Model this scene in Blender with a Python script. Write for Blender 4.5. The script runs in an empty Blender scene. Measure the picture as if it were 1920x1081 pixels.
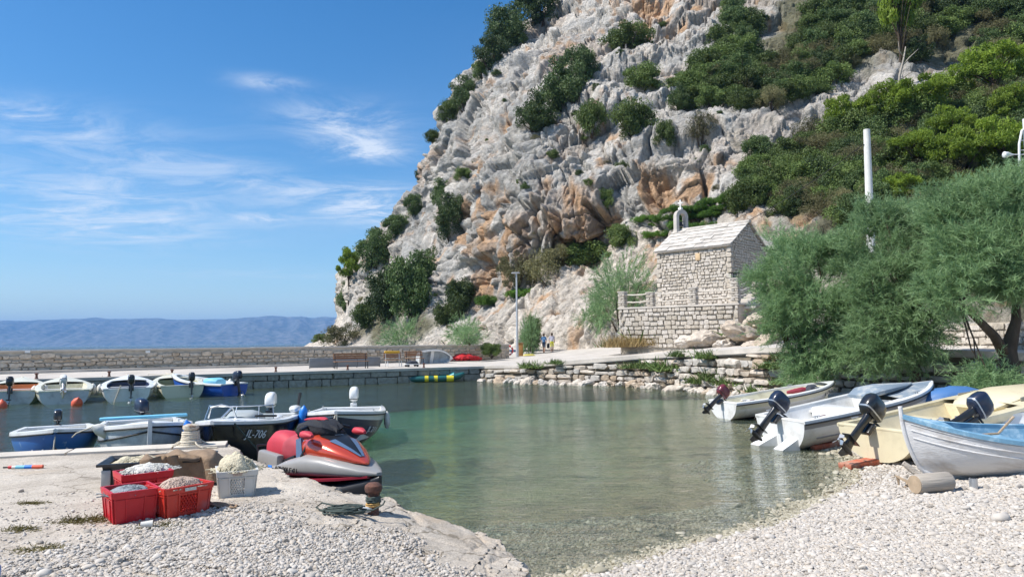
import bpy, bmesh, math, random
import numpy as np
from mathutils import Vector, Matrix
from mathutils.bvhtree import BVHTree

SC = bpy.context.scene
COL = SC.collection
R = math.radians
# ------------------------------------------------------------------ camera
CAM_H, FPX, PITCH, ROLL = 2.4, 1350.0, R(4.17), R(-0.6)
cam_data = bpy.data.cameras.new('camera')
cam = bpy.data.objects.new('camera', cam_data)
COL.objects.link(cam)
SC.camera = cam
cam_data.sensor_width = 36.0
cam_data.lens = 36.0 * FPX / 1920.0
cam_data.clip_start = 0.1
cam_data.clip_end = 60000.0
CAM_R = Matrix.Rotation(R(90) + PITCH, 3, 'X') @ Matrix.Rotation(ROLL, 3, 'Z')
cam.matrix_world = Matrix.Translation((0, 0, CAM_H)) @ CAM_R.to_4x4()

# ------------------------------------------------------------------ world, sun, exposure
SUN_EL = R(50)
SUN_H = Vector((-0.97, -0.25, 0)).normalized()
world = bpy.data.worlds.new('World')
SC.world = world
world.use_nodes = True
wt = world.node_tree
wt.nodes.clear()
def wn(t, **k):
    n = wt.nodes.new(t)
    for a, b in k.items():
        setattr(n, a, b)
    return n
w_out = wn('ShaderNodeOutputWorld')
w_bg = wn('ShaderNodeBackground')
w_sky = wn('ShaderNodeTexSky', sky_type='NISHITA')
w_sky.sun_disc = False
w_sky.sun_elevation = SUN_EL
w_sky.sun_rotation = math.atan2(SUN_H.x, SUN_H.y)
w_sky.altitude = 0
w_sky.air_density = 1.0
w_sky.dust_density = 0.35
w_sky.ozone_density = 3.0
w_bg.inputs['Strength'].default_value = 0.110
# thin cirrus: noise on the plane where each view direction meets the cloud deck
w_tc = wn('ShaderNodeTexCoord')
w_sep = wn('ShaderNodeSeparateXYZ')
wt.links.new(w_tc.outputs['Generated'], w_sep.inputs[0])
def wm(op, a, b=None, c=None):
    n = wn('ShaderNodeMath', operation=op)
    for i, v in enumerate((a, b, c)):
        if v is None: continue
        if isinstance(v, (int, float)): n.inputs[i].default_value = v
        else: wt.links.new(v, n.inputs[i])
    return n.outputs[0]
zc = wm('MAXIMUM', w_sep.outputs['Z'], 0.02)
zc = wm('ADD', zc, 0.06)
cu = wm('DIVIDE', w_sep.outputs['X'], zc)
cv = wm('DIVIDE', w_sep.outputs['Y'], zc)
w_comb = wn('ShaderNodeCombineXYZ')
wt.links.new(cu, w_comb.inputs[0]); wt.links.new(cv, w_comb.inputs[1])
def wnoise(scale, detail, rough, dist, rot, stretch, off):
    mp = wn('ShaderNodeMapping')
    mp.inputs['Rotation'].default_value = (0, 0, rot)
    mp.inputs['Scale'].default_value = stretch
    mp.inputs['Location'].default_value = off
    wt.links.new(w_comb.outputs[0], mp.inputs[0])
    nz = wn('ShaderNodeTexNoise')
    nz.inputs['Scale'].default_value = scale
    nz.inputs['Detail'].default_value = detail
    nz.inputs['Roughness'].default_value = rough
    nz.inputs['Distortion'].default_value = dist
    wt.links.new(mp.outputs[0], nz.inputs[0])
    return nz.outputs[0]
def wramp(v, lo, hi):
    n = wn('ShaderNodeMapRange', interpolation_type='SMOOTHSTEP')
    n.inputs['From Min'].default_value = lo; n.inputs['From Max'].default_value = hi
    wt.links.new(v, n.inputs['Value'])
    return n.outputs[0]
az = wm('ARCTAN2', w_sep.outputs['X'], w_sep.outputs['Y'])
elv = w_sep.outputs['Z']
# the cloud banks in view: azimuth, height, half widths (rad), strength
BANKS = [(-.230, .291, .070, .020, .95), (-.222, .262, .055, .012, .60), (-.190, .251, .050, .012, .80), (-.330, .330, .040, .008, .55), (-.205, .186, .095, .022, .95), (-.160, .170, .050, .014, .6), (-.335, .163, .030, .007, .75),
         (-.530, .170, .130, .034, .70), (-.590, .255, .075, .020, .85), (-.460, .228, .090, .010, .55), (-.430, .245, .110, .030, .16), (-.520, .140, .120, .020, .5), (-.36, .205, .14, .014, .40), (-.33, .090, .16, .006, .30)]
mass = None
for (a0, e0, wa, we, st) in BANKS:
    da = wm('MULTIPLY', wm('SUBTRACT', az, a0), 1 / wa); de = wm('MULTIPLY', wm('SUBTRACT', elv, e0), 1 / we)
    r2 = wm('MULTIPLY_ADD', da, da, wm('MULTIPLY', de, de))
    g = wm('MULTIPLY', wm('EXPONENT', wm('MULTIPLY', r2, -0.9)), st)
    mass = g if mass is None else wm('ADD', mass, g)
big = wm('MULTIPLY', wramp(wnoise(0.42, 3, 0.5, 0.3, R(12), (0.8, 1.0, 1), (3.1, 7.9, 0)), 0.52, 0.72), wramp(wm('ABSOLUTE', wm('ADD', az, 0.35)), 0.45, 0.8))
fine = wramp(wnoise(3.0, 11, 0.70, 0.7, R(40), (0.75, 1.15, 1), (1.3, 2.2, 0)), 0.36, 0.70)
veil = wramp(wnoise(0.25, 4, 0.5, 0.2, R(-8), (1, 1.3, 1), (8.3, 0.4, 0)), 0.40, 0.75)
cl = wm('MULTIPLY', wm('ADD', mass, big), wm('MULTIPLY_ADD', fine, 1.05, 0.05))
cl = wm('MULTIPLY_ADD', veil, 0.09, cl)
cl = wm('MINIMUM', wm('MULTIPLY', cl, 0.9), 0.78)
w_mix = wn('ShaderNodeMix', data_type='RGBA')
w_hsv = wn('ShaderNodeHueSaturation')
w_hsv.inputs['Saturation'].default_value = 1.33
wt.links.new(w_sky.outputs[0], w_hsv.inputs['Color'])
wt.links.new(cl, w_mix.inputs['Factor'])
wt.links.new(w_hsv.outputs[0], w_mix.inputs['A'])
w_mix.inputs['B'].default_value = (5.9, 6.3, 6.9, 1)
wt.links.new(w_mix.outputs['Result'], w_bg.inputs['Color'])
wt.links.new(w_bg.outputs[0], w_out.inputs[0])

sun_d = bpy.data.lights.new('sun', 'SUN')
sun_d.energy = 4.6
sun_d.angle = R(0.53)
sun_d.color = (1.0, 0.955, 0.89)
sun = bpy.data.objects.new('sun', sun_d)
COL.objects.link(sun)
to_sun = Vector((SUN_H.x * math.cos(SUN_EL), SUN_H.y * math.cos(SUN_EL), math.sin(SUN_EL)))
sun.rotation_euler = to_sun.to_track_quat('Z', 'Y').to_euler()
sun.location = to_sun * 200

SC.view_settings.view_transform = 'Standard'
SC.view_settings.look = 'None'
SC.view_settings.gamma = 1.0
SC.view_settings.exposure = 0.52
SC.view_settings.use_curve_mapping = False
SC.render.engine = 'CYCLES'
SC.cycles.max_bounces = 6
SC.cycles.diffuse_bounces = 3
SC.cycles.glossy_bounces = 3
SC.cycles.use_adaptive_sampling = True
SC.cycles.adaptive_threshold = 0.015
SC.cycles.transparent_max_bounces = 24
SC.cycles.volume_bounces = 0
SC.cycles.caustics_reflective = False
SC.cycles.caustics_refractive = False

# ------------------------------------------------------------------ surveying helpers: photo pixel -> place
def ray(px, py):
    return CAM_R @ Vector(((px - 960.0) / FPX, -(py - 540.5) / FPX, -1.0))
def at(px, py, Y):
    d = ray(px, py)
    return Vector((0, 0, CAM_H)) + d * (Y / d.y)
def gz(px, py, z):
    d = ray(px, py)
    return Vector((0, 0, CAM_H)) + d * ((z - CAM_H) / d.z)
def pxm(Y):
    return Y / FPX           # metres per photo pixel at depth Y

# ------------------------------------------------------------------ numpy noise
def _h(i, j, k, s):
    n = (i * 374761393 + j * 668265263 + k * 2147483647 + s * 974634541) & 0xFFFFFFFF
    n = ((n ^ (n >> 13)) * 1274126177) & 0xFFFFFFFF
    n = ((n ^ (n >> 16)) * 2246822519) & 0xFFFFFFFF
    return ((n ^ (n >> 15)) & 0xFFFF) / 65535.0
def vnoise(p, s=0):
    p = np.asarray(p, dtype=np.float64)
    f = np.floor(p); i = f.astype(np.int64); t = p - f
    t = t * t * t * (t * (t * 6 - 15) + 10)
    x, y, z = t[..., 0], t[..., 1], t[..., 2]
    i0, j0, k0 = i[..., 0], i[..., 1], i[..., 2]
    c = {}
    for a in (0, 1):
        for b in (0, 1):
            for d in (0, 1):
                c[a, b, d] = _h(i0 + a, j0 + b, k0 + d, s)
    def L(a, b, t): return a + (b - a) * t
    return L(L(L(c[0,0,0], c[1,0,0], x), L(c[0,1,0], c[1,1,0], x), y),
             L(L(c[0,0,1], c[1,0,1], x), L(c[0,1,1], c[1,1,1], x), y), z) * 2 - 1
def fbm(p, oct=4, s=0, gain=0.5, lac=2.03):
    p = np.asarray(p, dtype=np.float64); a = 1.0; r = 0; n = 0
    for o in range(oct):
        r = r + a * vnoise(p + o * 17.3, s + o); n += a
        p = p * lac; a *= gain
    return r / n
def ridged(p, oct=4, s=0):
    p = np.asarray(p, dtype=np.float64); a = 1.0; r = 0; n = 0
    for o in range(oct):
        r = r + a * (1 - np.abs(vnoise(p + o * 11.7, s + o)) * 2); n += a
        p = p * 2.1; a *= 0.5
    return r / n
def voro(p, s=0):
    """distance to nearest and second nearest feature point, and a random value of the nearest cell"""
    p = np.asarray(p, dtype=np.float64)
    f = np.floor(p).astype(np.int64)
    d1 = np.full(p.shape[:-1], 9.0); d2 = d1.copy(); idv = np.zeros(p.shape[:-1])
    for a in (-1, 0, 1):
        for b in (-1, 0, 1):
            for c in (-1, 0, 1):
                i, j, k = f[..., 0] + a, f[..., 1] + b, f[..., 2] + c
                q = np.stack((i + _h(i, j, k, s), j + _h(i, j, k, s + 1), k + _h(i, j, k, s + 2)), -1)
                d = np.sqrt(((q - p) ** 2).sum(-1))
                near = d < d1
                d2 = np.where(near, d1, np.minimum(d2, d))
                idv = np.where(near, _h(i, j, k, s + 3), idv)
                d1 = np.where(near, d, d1)
    return d1, d2, idv
def slabs(p, s=0):
    """piecewise planar facets: every cell is a tilted plane; returns height, edge distance, random value"""
    p = np.asarray(p, dtype=np.float64); f = np.floor(p).astype(np.int64)
    d1 = np.full(p.shape[:-1], 9.0); d2 = d1.copy(); hgt = np.zeros(p.shape[:-1]); idv = hgt.copy()
    for a in (-1, 0, 1):
        for b in (-1, 0, 1):
            for c in (-1, 0, 1):
                i, j, k = f[..., 0] + a, f[..., 1] + b, f[..., 2] + c
                e = np.stack((i + _h(i, j, k, s), j + _h(i, j, k, s + 1), k + _h(i, j, k, s + 2)), -1) - p
                d = np.sqrt((e ** 2).sum(-1)); near = d < d1
                t = (_h(i, j, k, s + 4) - .5) * e[..., 0] + (_h(i, j, k, s + 5) - .5) * e[..., 1] + (_h(i, j, k, s + 6) - .5) * e[..., 2]
                rv = _h(i, j, k, s + 3)
                d2 = np.where(near, d1, np.minimum(d2, d)); hgt = np.where(near, t * 1.6 + rv - .5, hgt); idv = np.where(near, rv, idv); d1 = np.where(near, d, d1)
    return hgt, d2 - d1, idv
def sstep(x, a, b):
    t = np.clip((x - a) / (b - a), 0, 1)
    return t * t * (3 - 2 * t)

# ------------------------------------------------------------------ materials
def mat(name, col, rough=0.6, spec=0.5, metal=0.0, var=0.0, vscale=6.0, bump=0.0, bscale=20.0, coat=0.0,
        rnd=0.0, dirt=None, dscale=3.0, dlo=0.5, dhi=0.7, bdist=0.02, stretch=None, sub=0.0):
    m = bpy.data.materials.new(name)
    m.use_nodes = True
    nt = m.node_tree
    b = nt.nodes['Principled BSDF']
    b.inputs['Roughness'].default_value = rough
    b.inputs['Metallic'].default_value = metal
    b.inputs['Specular IOR Level'].default_value = spec
    b.inputs['Coat Weight'].default_value = coat
    b.inputs['Coat Roughness'].default_value = 0.08
    c4 = (col[0], col[1], col[2], 1)
    b.inputs['Base Color'].default_value = c4
    tc = nt.nodes.new('ShaderNodeTexCoord')
    src = tc.outputs['Object']
    if stretch:
        mp = nt.nodes.new('ShaderNodeMapping'); mp.inputs['Scale'].default_value = stretch
        nt.links.new(src, mp.inputs[0]); src = mp.outputs[0]
    cur = None
    if var > 0:
        nz = nt.nodes.new('ShaderNodeTexNoise'); nz.inputs['Scale'].default_value = vscale
        nz.inputs['Detail'].default_value = 6; nz.inputs['Roughness'].default_value = 0.6
        nt.links.new(src, nz.inputs[0])
        rm = nt.nodes.new('ShaderNodeMapRange')
        rm.inputs['From Min'].default_value = 0.25; rm.inputs['From Max'].default_value = 0.75
        rm.inputs['To Min'].default_value = 1 - var; rm.inputs['To Max'].default_value = 1 + var
        nt.links.new(nz.outputs[0], rm.inputs[0])
        mx = nt.nodes.new('ShaderNodeVectorMath'); mx.operation = 'SCALE'
        mx.inputs[0].default_value = col
        nt.links.new(rm.outputs[0], mx.inputs['Scale'])
        cur = mx.outputs[0]
    if rnd > 0:
        oi = nt.nodes.new('ShaderNodeObjectInfo')
        rm = nt.nodes.new('ShaderNodeMapRange')
        rm.inputs['To Min'].default_value = 1 - rnd; rm.inputs['To Max'].default_value = 1 + rnd
        nt.links.new(oi.outputs['Random'], rm.inputs[0])
        mx = nt.nodes.new('ShaderNodeVectorMath'); mx.operation = 'SCALE'
        mx.inputs[0].default_value = col
        if cur is not None: nt.links.new(cur, mx.inputs[0])
        nt.links.new(rm.outputs[0], mx.inputs['Scale'])
        cur = mx.outputs[0]
    if dirt is not None:
        nz = nt.nodes.new('ShaderNodeTexNoise'); nz.inputs['Scale'].default_value = dscale
        nz.inputs['Detail'].default_value = 7; nz.inputs['Roughness'].default_value = 0.65
        nt.links.new(src, nz.inputs[0])
        rm = nt.nodes.new('ShaderNodeMapRange')
        rm.inputs['From Min'].default_value = dlo; rm.inputs['From Max'].default_value = dhi
        nt.links.new(nz.outputs[0], rm.inputs[0])
        mx = nt.nodes.new('ShaderNodeMix'); mx.data_type = 'RGBA'
        mx.inputs['A'].default_value = c4
        if cur is not None: nt.links.new(cur, mx.inputs['A'])
        mx.inputs['B'].default_value = (dirt[0], dirt[1], dirt[2], 1)
        nt.links.new(rm.outputs[0], mx.inputs['Factor'])
        cur = mx.outputs['Result']
    if cur is not None:
        nt.links.new(cur, b.inputs['Base Color'])
    if bump > 0:
        nz = nt.nodes.new('ShaderNodeTexNoise'); nz.inputs['Scale'].default_value = bscale
        nz.inputs['Detail'].default_value = 5
        nt.links.new(src, nz.inputs[0])
        bp = nt.nodes.new('ShaderNodeBump'); bp.inputs['Strength'].default_value = bump
        bp.inputs['Distance'].default_value = bdist
        nt.links.new(nz.outputs[0], bp.inputs['Height'])
        nt.links.new(bp.outputs[0], b.inputs['Normal'])
    return m
def leafmat(name, col, col2, trans=0.35, rnd=0.12):
    """two-sided leaf: diffuse plus light passing through"""
    m = bpy.data.materials.new(name); m.use_nodes = True
    nt = m.node_tree; nt.nodes.clear()
    out = nt.nodes.new('ShaderNodeOutputMaterial')
    at_ = nt.nodes.new('ShaderNodeAttribute'); at_.attribute_name = 'tone'
    mx = nt.nodes.new('ShaderNodeMix'); mx.data_type = 'RGBA'
    mx.inputs['A'].default_value = (*col, 1); mx.inputs['B'].default_value = (*col2, 1)
    nt.links.new(at_.outputs['Fac'], mx.inputs['Factor'])
    oi = nt.nodes.new('ShaderNodeObjectInfo')
    rm = nt.nodes.new('ShaderNodeMapRange')
    rm.inputs['To Min'].default_value = 1 - rnd; rm.inputs['To Max'].default_value = 1 + rnd
    nt.links.new(oi.outputs['Random'], rm.inputs[0])
    sc = nt.nodes.new('ShaderNodeVectorMath'); sc.operation = 'SCALE'
    nt.links.new(mx.outputs['Result'], sc.inputs[0]); nt.links.new(rm.outputs[0], sc.inputs['Scale'])
    d = nt.nodes.new('ShaderNodeBsdfPrincipled'); d.inputs['Roughness'].default_value = 0.55
    d.inputs['Specular IOR Level'].default_value = 0.3
    t = nt.nodes.new('ShaderNodeBsdfTranslucent')
    nt.links.new(sc.outputs[0], d.inputs['Base Color']); nt.links.new(sc.outputs[0], t.inputs['Color'])
    ms = nt.nodes.new('ShaderNodeMixShader'); ms.inputs[0].default_value = trans
    nt.links.new(d.outputs[0], ms.inputs[1]); nt.links.new(t.outputs[0], ms.inputs[2])
    nt.links.new(ms.outputs[0], out.inputs[0])
    return m

# ------------------------------------------------------------------ mesh helpers
def link(name, me, parent=None, loc=None, rot=None, scale=None):
    o = bpy.data.objects.new(name, me); COL.objects.link(o)
    if parent is not None: o.parent = parent
    if loc is not None: o.location = loc
    if rot is not None: o.rotation_euler = rot
    if scale is not None: o.scale = scale
    return o
def tag(o, label=None, cat=None, group=None, kind=None):
    if label: o['label'] = label
    if cat: o['category'] = cat
    if group: o['group'] = group
    if kind: o['kind'] = kind
    return o
def thing(name, label, cat, loc=(0, 0, 0), rz=0.0, group=None, rot=None):
    o = bpy.data.objects.new(name, None); COL.objects.link(o)
    o.empty_display_size = 0.2
    o.location = loc
    o.rotation_euler = rot if rot is not None else (0, 0, rz)
    return tag(o, label, cat, group)
def copy_tree(o, parent=None):
    c = o.copy(); COL.objects.link(c)
    if parent is not None: c.parent = parent
    for ch in list(o.children): copy_tree(ch, c)
    return c
def mesh_np(name, V, F, mats=(), smooth=True, sharp=None, mi=None):
    """V (n,3) array, F (m,3|4) array"""
    V = np.asarray(V, dtype=np.float32); F = np.asarray(F, dtype=np.int32)
    me = bpy.data.meshes.new(name)
    k = F.shape[1]
    me.vertices.add(len(V)); me.vertices.foreach_set('co', V.ravel())
    me.loops.add(F.size); me.loops.foreach_set('vertex_index', F.ravel())
    me.polygons.add(len(F))
    me.polygons.foreach_set('loop_start', np.arange(0, F.size, k, dtype=np.int32))
    me.polygons.foreach_set('loop_total', np.full(len(F), k, dtype=np.int32))
    if mi is not None: me.polygons.foreach_set('material_index', np.asarray(mi, dtype=np.int32))
    me.polygons.foreach_set('use_smooth', np.full(len(F), smooth, dtype=bool))
    me.update(calc_edges=True); me.validate()
    for m in mats: me.materials.append(m)
    if sharp: me.set_sharp_from_angle(angle=sharp)
    return me
def grid_faces(nu, nv):
    a = np.arange(nu * nv).reshape(nu, nv)
    return np.stack((a[:-1, :-1], a[1:, :-1], a[1:, 1:], a[:-1, 1:]), -1).reshape(-1, 4)

class MB:
    """collects shapes of one part and links them as one mesh object"""
    def __init__(s): s.v = []; s.f = []; s.m = []
    def add(s, vs, fs, mi=0):
        o = len(s.v)
        s.v += [tuple(p) for p in vs]
        s.f += [tuple(i + o for i in f) for f in fs]
        s.m += [mi] * len(fs)
        return s
    def box(s, c, d, rz=0.0, M=None, mi=0, bev=0.0):
        hx, hy, hz = d[0] / 2, d[1] / 2, d[2] / 2
        T = Matrix.Translation(c) @ Matrix.Rotation(rz, 4, 'Z')
        if M is not None: T = Matrix.Translation(c) @ M
        if bev <= 0:
            vs = [T @ Vector((x * hx, y * hy, z * hz)) for z in (-1, 1) for y in (-1, 1) for x in (-1, 1)]
            fs = [(0, 2, 3, 1), (4, 5, 7, 6), (0, 1, 5, 4), (1, 3, 7, 5), (3, 2, 6, 7), (2, 0, 4, 6)]
            return s.add(vs, fs, mi)
        bm = bmesh.new(); bmesh.ops.create_cube(bm, size=1)
        for v in bm.verts: v.co = Vector((v.co.x * d[0], v.co.y * d[1], v.co.z * d[2]))
        bmesh.ops.bevel(bm, geom=bm.edges[:], offset=bev, segments=2, profile=0.5, affect='EDGES')
        bm.verts.ensure_lookup_table()
        vs = [T @ v.co for v in bm.verts]; fs = [[v.index for v in f.verts] for f in bm.faces]
        bm.free()
        return s.add(vs, fs, mi)
    def tube(s, pts, rad, n=8, mi=0, cap=True, sq=1.0):
        pts = [Vector(p) for p in pts]
        if not hasattr(rad, '__len__'): rad = [rad] * len(pts)
        vs, fs = [], []
        up = None
        for i, p in enumerate(pts):
            a = pts[max(0, i - 1)]; b = pts[min(len(pts) - 1, i + 1)]
            t = (b - a)
            if t.length < 1e-9: t = Vector((0, 0, 1))
            t.normalize()
            if up is None:
                up = Vector((0, 0, 1)) if abs(t.z) < 0.9 else Vector((1, 0, 0))
            x = t.cross(up)
            if x.length < 1e-6: x = t.orthogonal()
            x.normalize(); y = x.cross(t).normalized(); up = y
            for k in range(n):
                an = 2 * math.pi * k / n
                vs.append(p + (x * math.cos(an) + y * math.sin(an) * sq) * rad[i])
        for i in range(len(pts) - 1):
            for k in range(n):
                k2 = (k + 1) % n
                fs.append((i * n + k, i * n + k2, (i + 1) * n + k2, (i + 1) * n + k))
        if cap:
            fs.append(tuple(range(n - 1, -1, -1)))
            fs.append(tuple((len(pts) - 1) * n + k for k in range(n)))
        return s.add(vs, fs, mi)
    def lathe(s, prof, n=16, M=None, mi=0):
        """prof: list of (r, z)"""
        M = M or Matrix.Identity(4)
        vs = [M @ Vector((r * math.cos(2 * math.pi * k / n), r * math.sin(2 * math.pi * k / n), z)) for r, z in prof for k in range(n)]
        fs = [(i * n + k, i * n + (k + 1) % n, (i + 1) * n + (k + 1) % n, (i + 1) * n + k) for i in range(len(prof) - 1) for k in range(n)]
        fs.append(tuple(range(n - 1, -1, -1))); fs.append(tuple((len(prof) - 1) * n + k for k in range(n)))
        return s.add(vs, fs, mi)
    def loft(s, rings, mi=0, closed=True, cap=True):
        n = len(rings[0]); vs = [p for r in rings for p in r]; fs = []
        for i in range(len(rings) - 1):
            for k in range(n if closed else n - 1):
                k2 = (k + 1) % n
                fs.append((i * n + k, i * n + k2, (i + 1) * n + k2, (i + 1) * n + k))
        if cap and closed:
            fs.append(tuple(range(n - 1, -1, -1))); fs.append(tuple((len(rings) - 1) * n + k for k in range(n)))
        return s.add(vs, fs, mi)
    def prism(s, pts, a, b, mi=0):
        """polygon pts swept from offset vector a to b"""
        a = Vector(a); b = Vector(b); n = len(pts)
        vs = [Vector(p) + a for p in pts] + [Vector(p) + b for p in pts]
        fs = [tuple(range(n - 1, -1, -1)), tuple(range(n, 2 * n))]
        fs += [(k, (k + 1) % n, n + (k + 1) % n, n + k) for k in range(n)]
        return s.add(vs, fs, mi)
    def mesh(s, name, mats, smooth=True, sharp=R(38), fix=True):
        me = bpy.data.meshes.new(name)
        me.from_pydata(s.v, [], s.f)
        if not isinstance(mats, (list, tuple)): mats = [mats]
        for m in mats: me.materials.append(m)
        me.polygons.foreach_set('material_index', s.m)
        if fix:
            bm = bmesh.new(); bm.from_mesh(me)
            bmesh.ops.recalc_face_normals(bm, faces=bm.faces[:])
            bm.to_mesh(me); bm.free()
        me.polygons.foreach_set('use_smooth', [smooth] * len(me.polygons))
        me.update()
        if smooth and sharp: me.set_sharp_from_angle(angle=sharp)
        return me
    def build(s, name, mats, parent=None, loc=None, rot=None, smooth=True, sharp=R(38)):
        return link(name, s.mesh(name, mats, smooth, sharp), parent, loc, rot)
# ================================================================== THE SETTING
rng = np.random.default_rng(7)
random.seed(7)
M = {}
# ------------------------------------------------------------------ far island across the channel
def build_island():
    nu, nv = 760, 60
    u = np.linspace(-15000, 3500, nu); v = np.linspace(0, 1, nv)
    U, Vv = np.meshgrid(u, v, indexing='ij')
    coast = 7600 + 260 * fbm(np.stack((U / 1500, U * 0, U * 0), -1), 3, 5)
    Y = coast + Vv * 2600
    crest = 345 + 26 * fbm(np.stack((U / 1900, U * 0 + 3, U * 0), -1), 4, 9) + 36 * np.exp(-((U + 1850) / 520) ** 2) \
        + 30 * np.exp(-((U + 3150) / 600) ** 2) + 22 * np.exp(-((U + 5650) / 130) ** 2) + 22 * np.exp(-((U + 900) / 500) ** 2)
    prof = np.clip(Vv * 1.25, 0, 1) ** 0.75
    P = np.stack((U / 300 + Vv * 2.5, Vv * 2600 / 1100, U * 0), -1)
    gul = ridged(P, 5, 21)
    Z = crest * prof + (gul - 0.4) * 75 * np.sin(np.clip(Vv * 1.15, 0, 1) * math.pi)
    Z = np.where(Vv > 0.8, Z - (Vv - 0.8) * 600, Z)
    Z[:, 0] = -5
    m = mat('island_rock', (0.22, 0.205, 0.19), 0.9, 0.1, var=0.25, vscale=0.03, dirt=(0.055, 0.07, 0.055), dscale=0.016, dlo=0.35, dhi=0.62)
    me = mesh_np('far_island', np.stack((U, Y, Z), -1).reshape(-1, 3), grid_faces(nu, nv), [m])
    tag(link('far_island', me), kind='structure')
build_island()

# ------------------------------------------------------------------ shoreline, quay edge, pier edge (plan)
SHORE = [(-0.9, 5.0), (-0.3, 6.9), (0.25, 7.45), (0.85, 7.85), (1.9, 8.6), (3.2, 9.55), (4.45, 10.9), (5.6, 12.3), (6.4, 13.6), (6.75, 14.9),
         (6.9, 16.4), (7.3, 19), (8.0, 22.5), (8.9, 26), (10.2, 30), (14, 36)]
def seg_dist(X, Y, pl):
    """signed distance to polyline, positive on its right-hand side"""
    best = np.full(X.shape, 1e9); sg = np.ones(X.shape)
    for (ax, ay), (bx, by) in zip(pl[:-1], pl[1:]):
        dx, dy = bx - ax, by - ay; l2 = dx * dx + dy * dy
        t = np.clip(((X - ax) * dx + (Y - ay) * dy) / l2, 0, 1)
        d = np.hypot(X - ax - t * dx, Y - ay - t * dy)
        cr = (X - ax) * dy - (Y - ay) * dx
        n = d < best - 1e-9
        best = np.where(n, d, best); sg = np.where(n, np.sign(cr), sg)
    return best * sg
def beach_z(X, Y):
    X = np.asarray(X, dtype=float); Y = np.asarray(Y, dtype=float)
    d = seg_dist(X, Y, SHORE)
    land = 0.13 * np.minimum(d, 3.0) + 0.035 * np.maximum(d - 3.0, 0)
    sea = np.where(d > -5, d * 0.105, -0.525 + (d + 5) * 0.070)
    z = np.where(d > 0, land, np.maximum(sea, -3.2))
    P = np.stack((X, Y, X * 0), -1)
    z = z + 0.05 * fbm(P * 0.9, 3, 3) * sstep(np.abs(d), 0.0, 1.5) + 0.012 * fbm(P * 4, 2, 4)
    return np.minimum(z, 1.0)
def beach_at(x, y):
    return float(beach_z(np.array([x]), np.array([y]))[0])

def pebble_ground():
    """wet at the water's edge, pale pebbles above, algae and sand below the water"""
    m = bpy.data.materials.new('pebble_ground'); m.use_nodes = True
    nt = m.node_tree; b = nt.nodes['Principled BSDF']; b.inputs['Roughness'].default_value = 0.85
    N = nt.nodes.new
    tc = N('ShaderNodeTexCoord'); 
    v = N('ShaderNodeTexVoronoi'); v.inputs['Scale'].default_value = 26; v.inputs['Randomness'].default_value = 1
    nt.links.new(tc.outputs['Object'], v.inputs[0])
    cr = N('ShaderNodeValToRGB')
    e = cr.color_ramp.elements
    e[0].position = 0.0; e[0].color = (0.30, 0.27, 0.23, 1); e[1].position = 1.0; e[1].color = (0.62, 0.58, 0.53, 1)
    x = e.new(0.5); x.color = (0.48, 0.45, 0.41, 1)
    sepc = N('ShaderNodeSeparateColor'); nt.links.new(v.outputs['Color'], sepc.inputs[0])
    nt.links.new(sepc.outputs[0], cr.inputs[0])
    # underwater bed: pebbles mixed with sand and weed
    nz = N('ShaderNodeTexNoise'); nz.inputs['Scale'].default_value = 0.55; nz.inputs['Detail'].default_value = 6
    nz.inputs['Roughness'].default_value = 0.6
    nt.links.new(tc.outputs['Object'], nz.inputs[0])
    rb = N('ShaderNodeValToRGB'); e = rb.color_ramp.elements
    e[0].position = 0.34; e[0].color = (0.22, 0.22, 0.13, 1); e[1].position = 0.60; e[1].color = (0.52, 0.48, 0.35, 1)
    nt.links.new(nz.outputs[0], rb.inputs[0])
    mb = N('ShaderNodeMix'); mb.data_type = 'RGBA'; mb.inputs['Factor'].default_value = 0.50
    nt.links.new(cr.outputs[0], mb.inputs['A']); nt.links.new(rb.outputs[0], mb.inputs['B'])
    sx = N('ShaderNodeSeparateXYZ'); nt.links.new(tc.outputs['Object'], sx.inputs[0])
    rm = N('ShaderNodeMapRange'); rm.inputs['From Min'].default_value = -0.16; rm.inputs['From Max'].default_value = 0.02
    nt.links.new(sx.outputs['Z'], rm.inputs[0])
    mm = N('ShaderNodeMix'); mm.data_type = 'RGBA'
    nt.links.new(rm.outputs[0], mm.inputs['Factor']); nt.links.new(mb.outputs['Result'], mm.inputs['A']); nt.links.new(cr.outputs[0], mm.inputs['B'])
    # brownish tide line
    r2 = N('ShaderNodeMapRange'); r2.inputs['From Min'].default_value = 0.13; r2.inputs['From Max'].default_value = 0.02
    nt.links.new(sx.outputs['Z'], r2.inputs[0])
    m2 = N('ShaderNodeMix'); m2.data_type = 'RGBA'; m2.blend_type = 'MULTIPLY'
    nt.links.new(r2.outputs[0], m2.inputs['Factor']); nt.links.new(mm.outputs['Result'], m2.inputs['A']); m2.inputs['B'].default_value = (0.72, 0.60, 0.42, 1)
    nt.links.new(m2.outputs['Result'], b.inputs['Base Color'])
    bp = N('ShaderNodeBump'); bp.inputs['Strength'].default_value = 0.9; bp.inputs['Distance'].default_value = 0.03; bp.invert = True
    nt.links.new(v.outputs['Distance'], bp.inputs['Height']); nt.links.new(bp.outputs[0], b.inputs['Normal'])
    return m
M['ground'] = pebble_ground()
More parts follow.
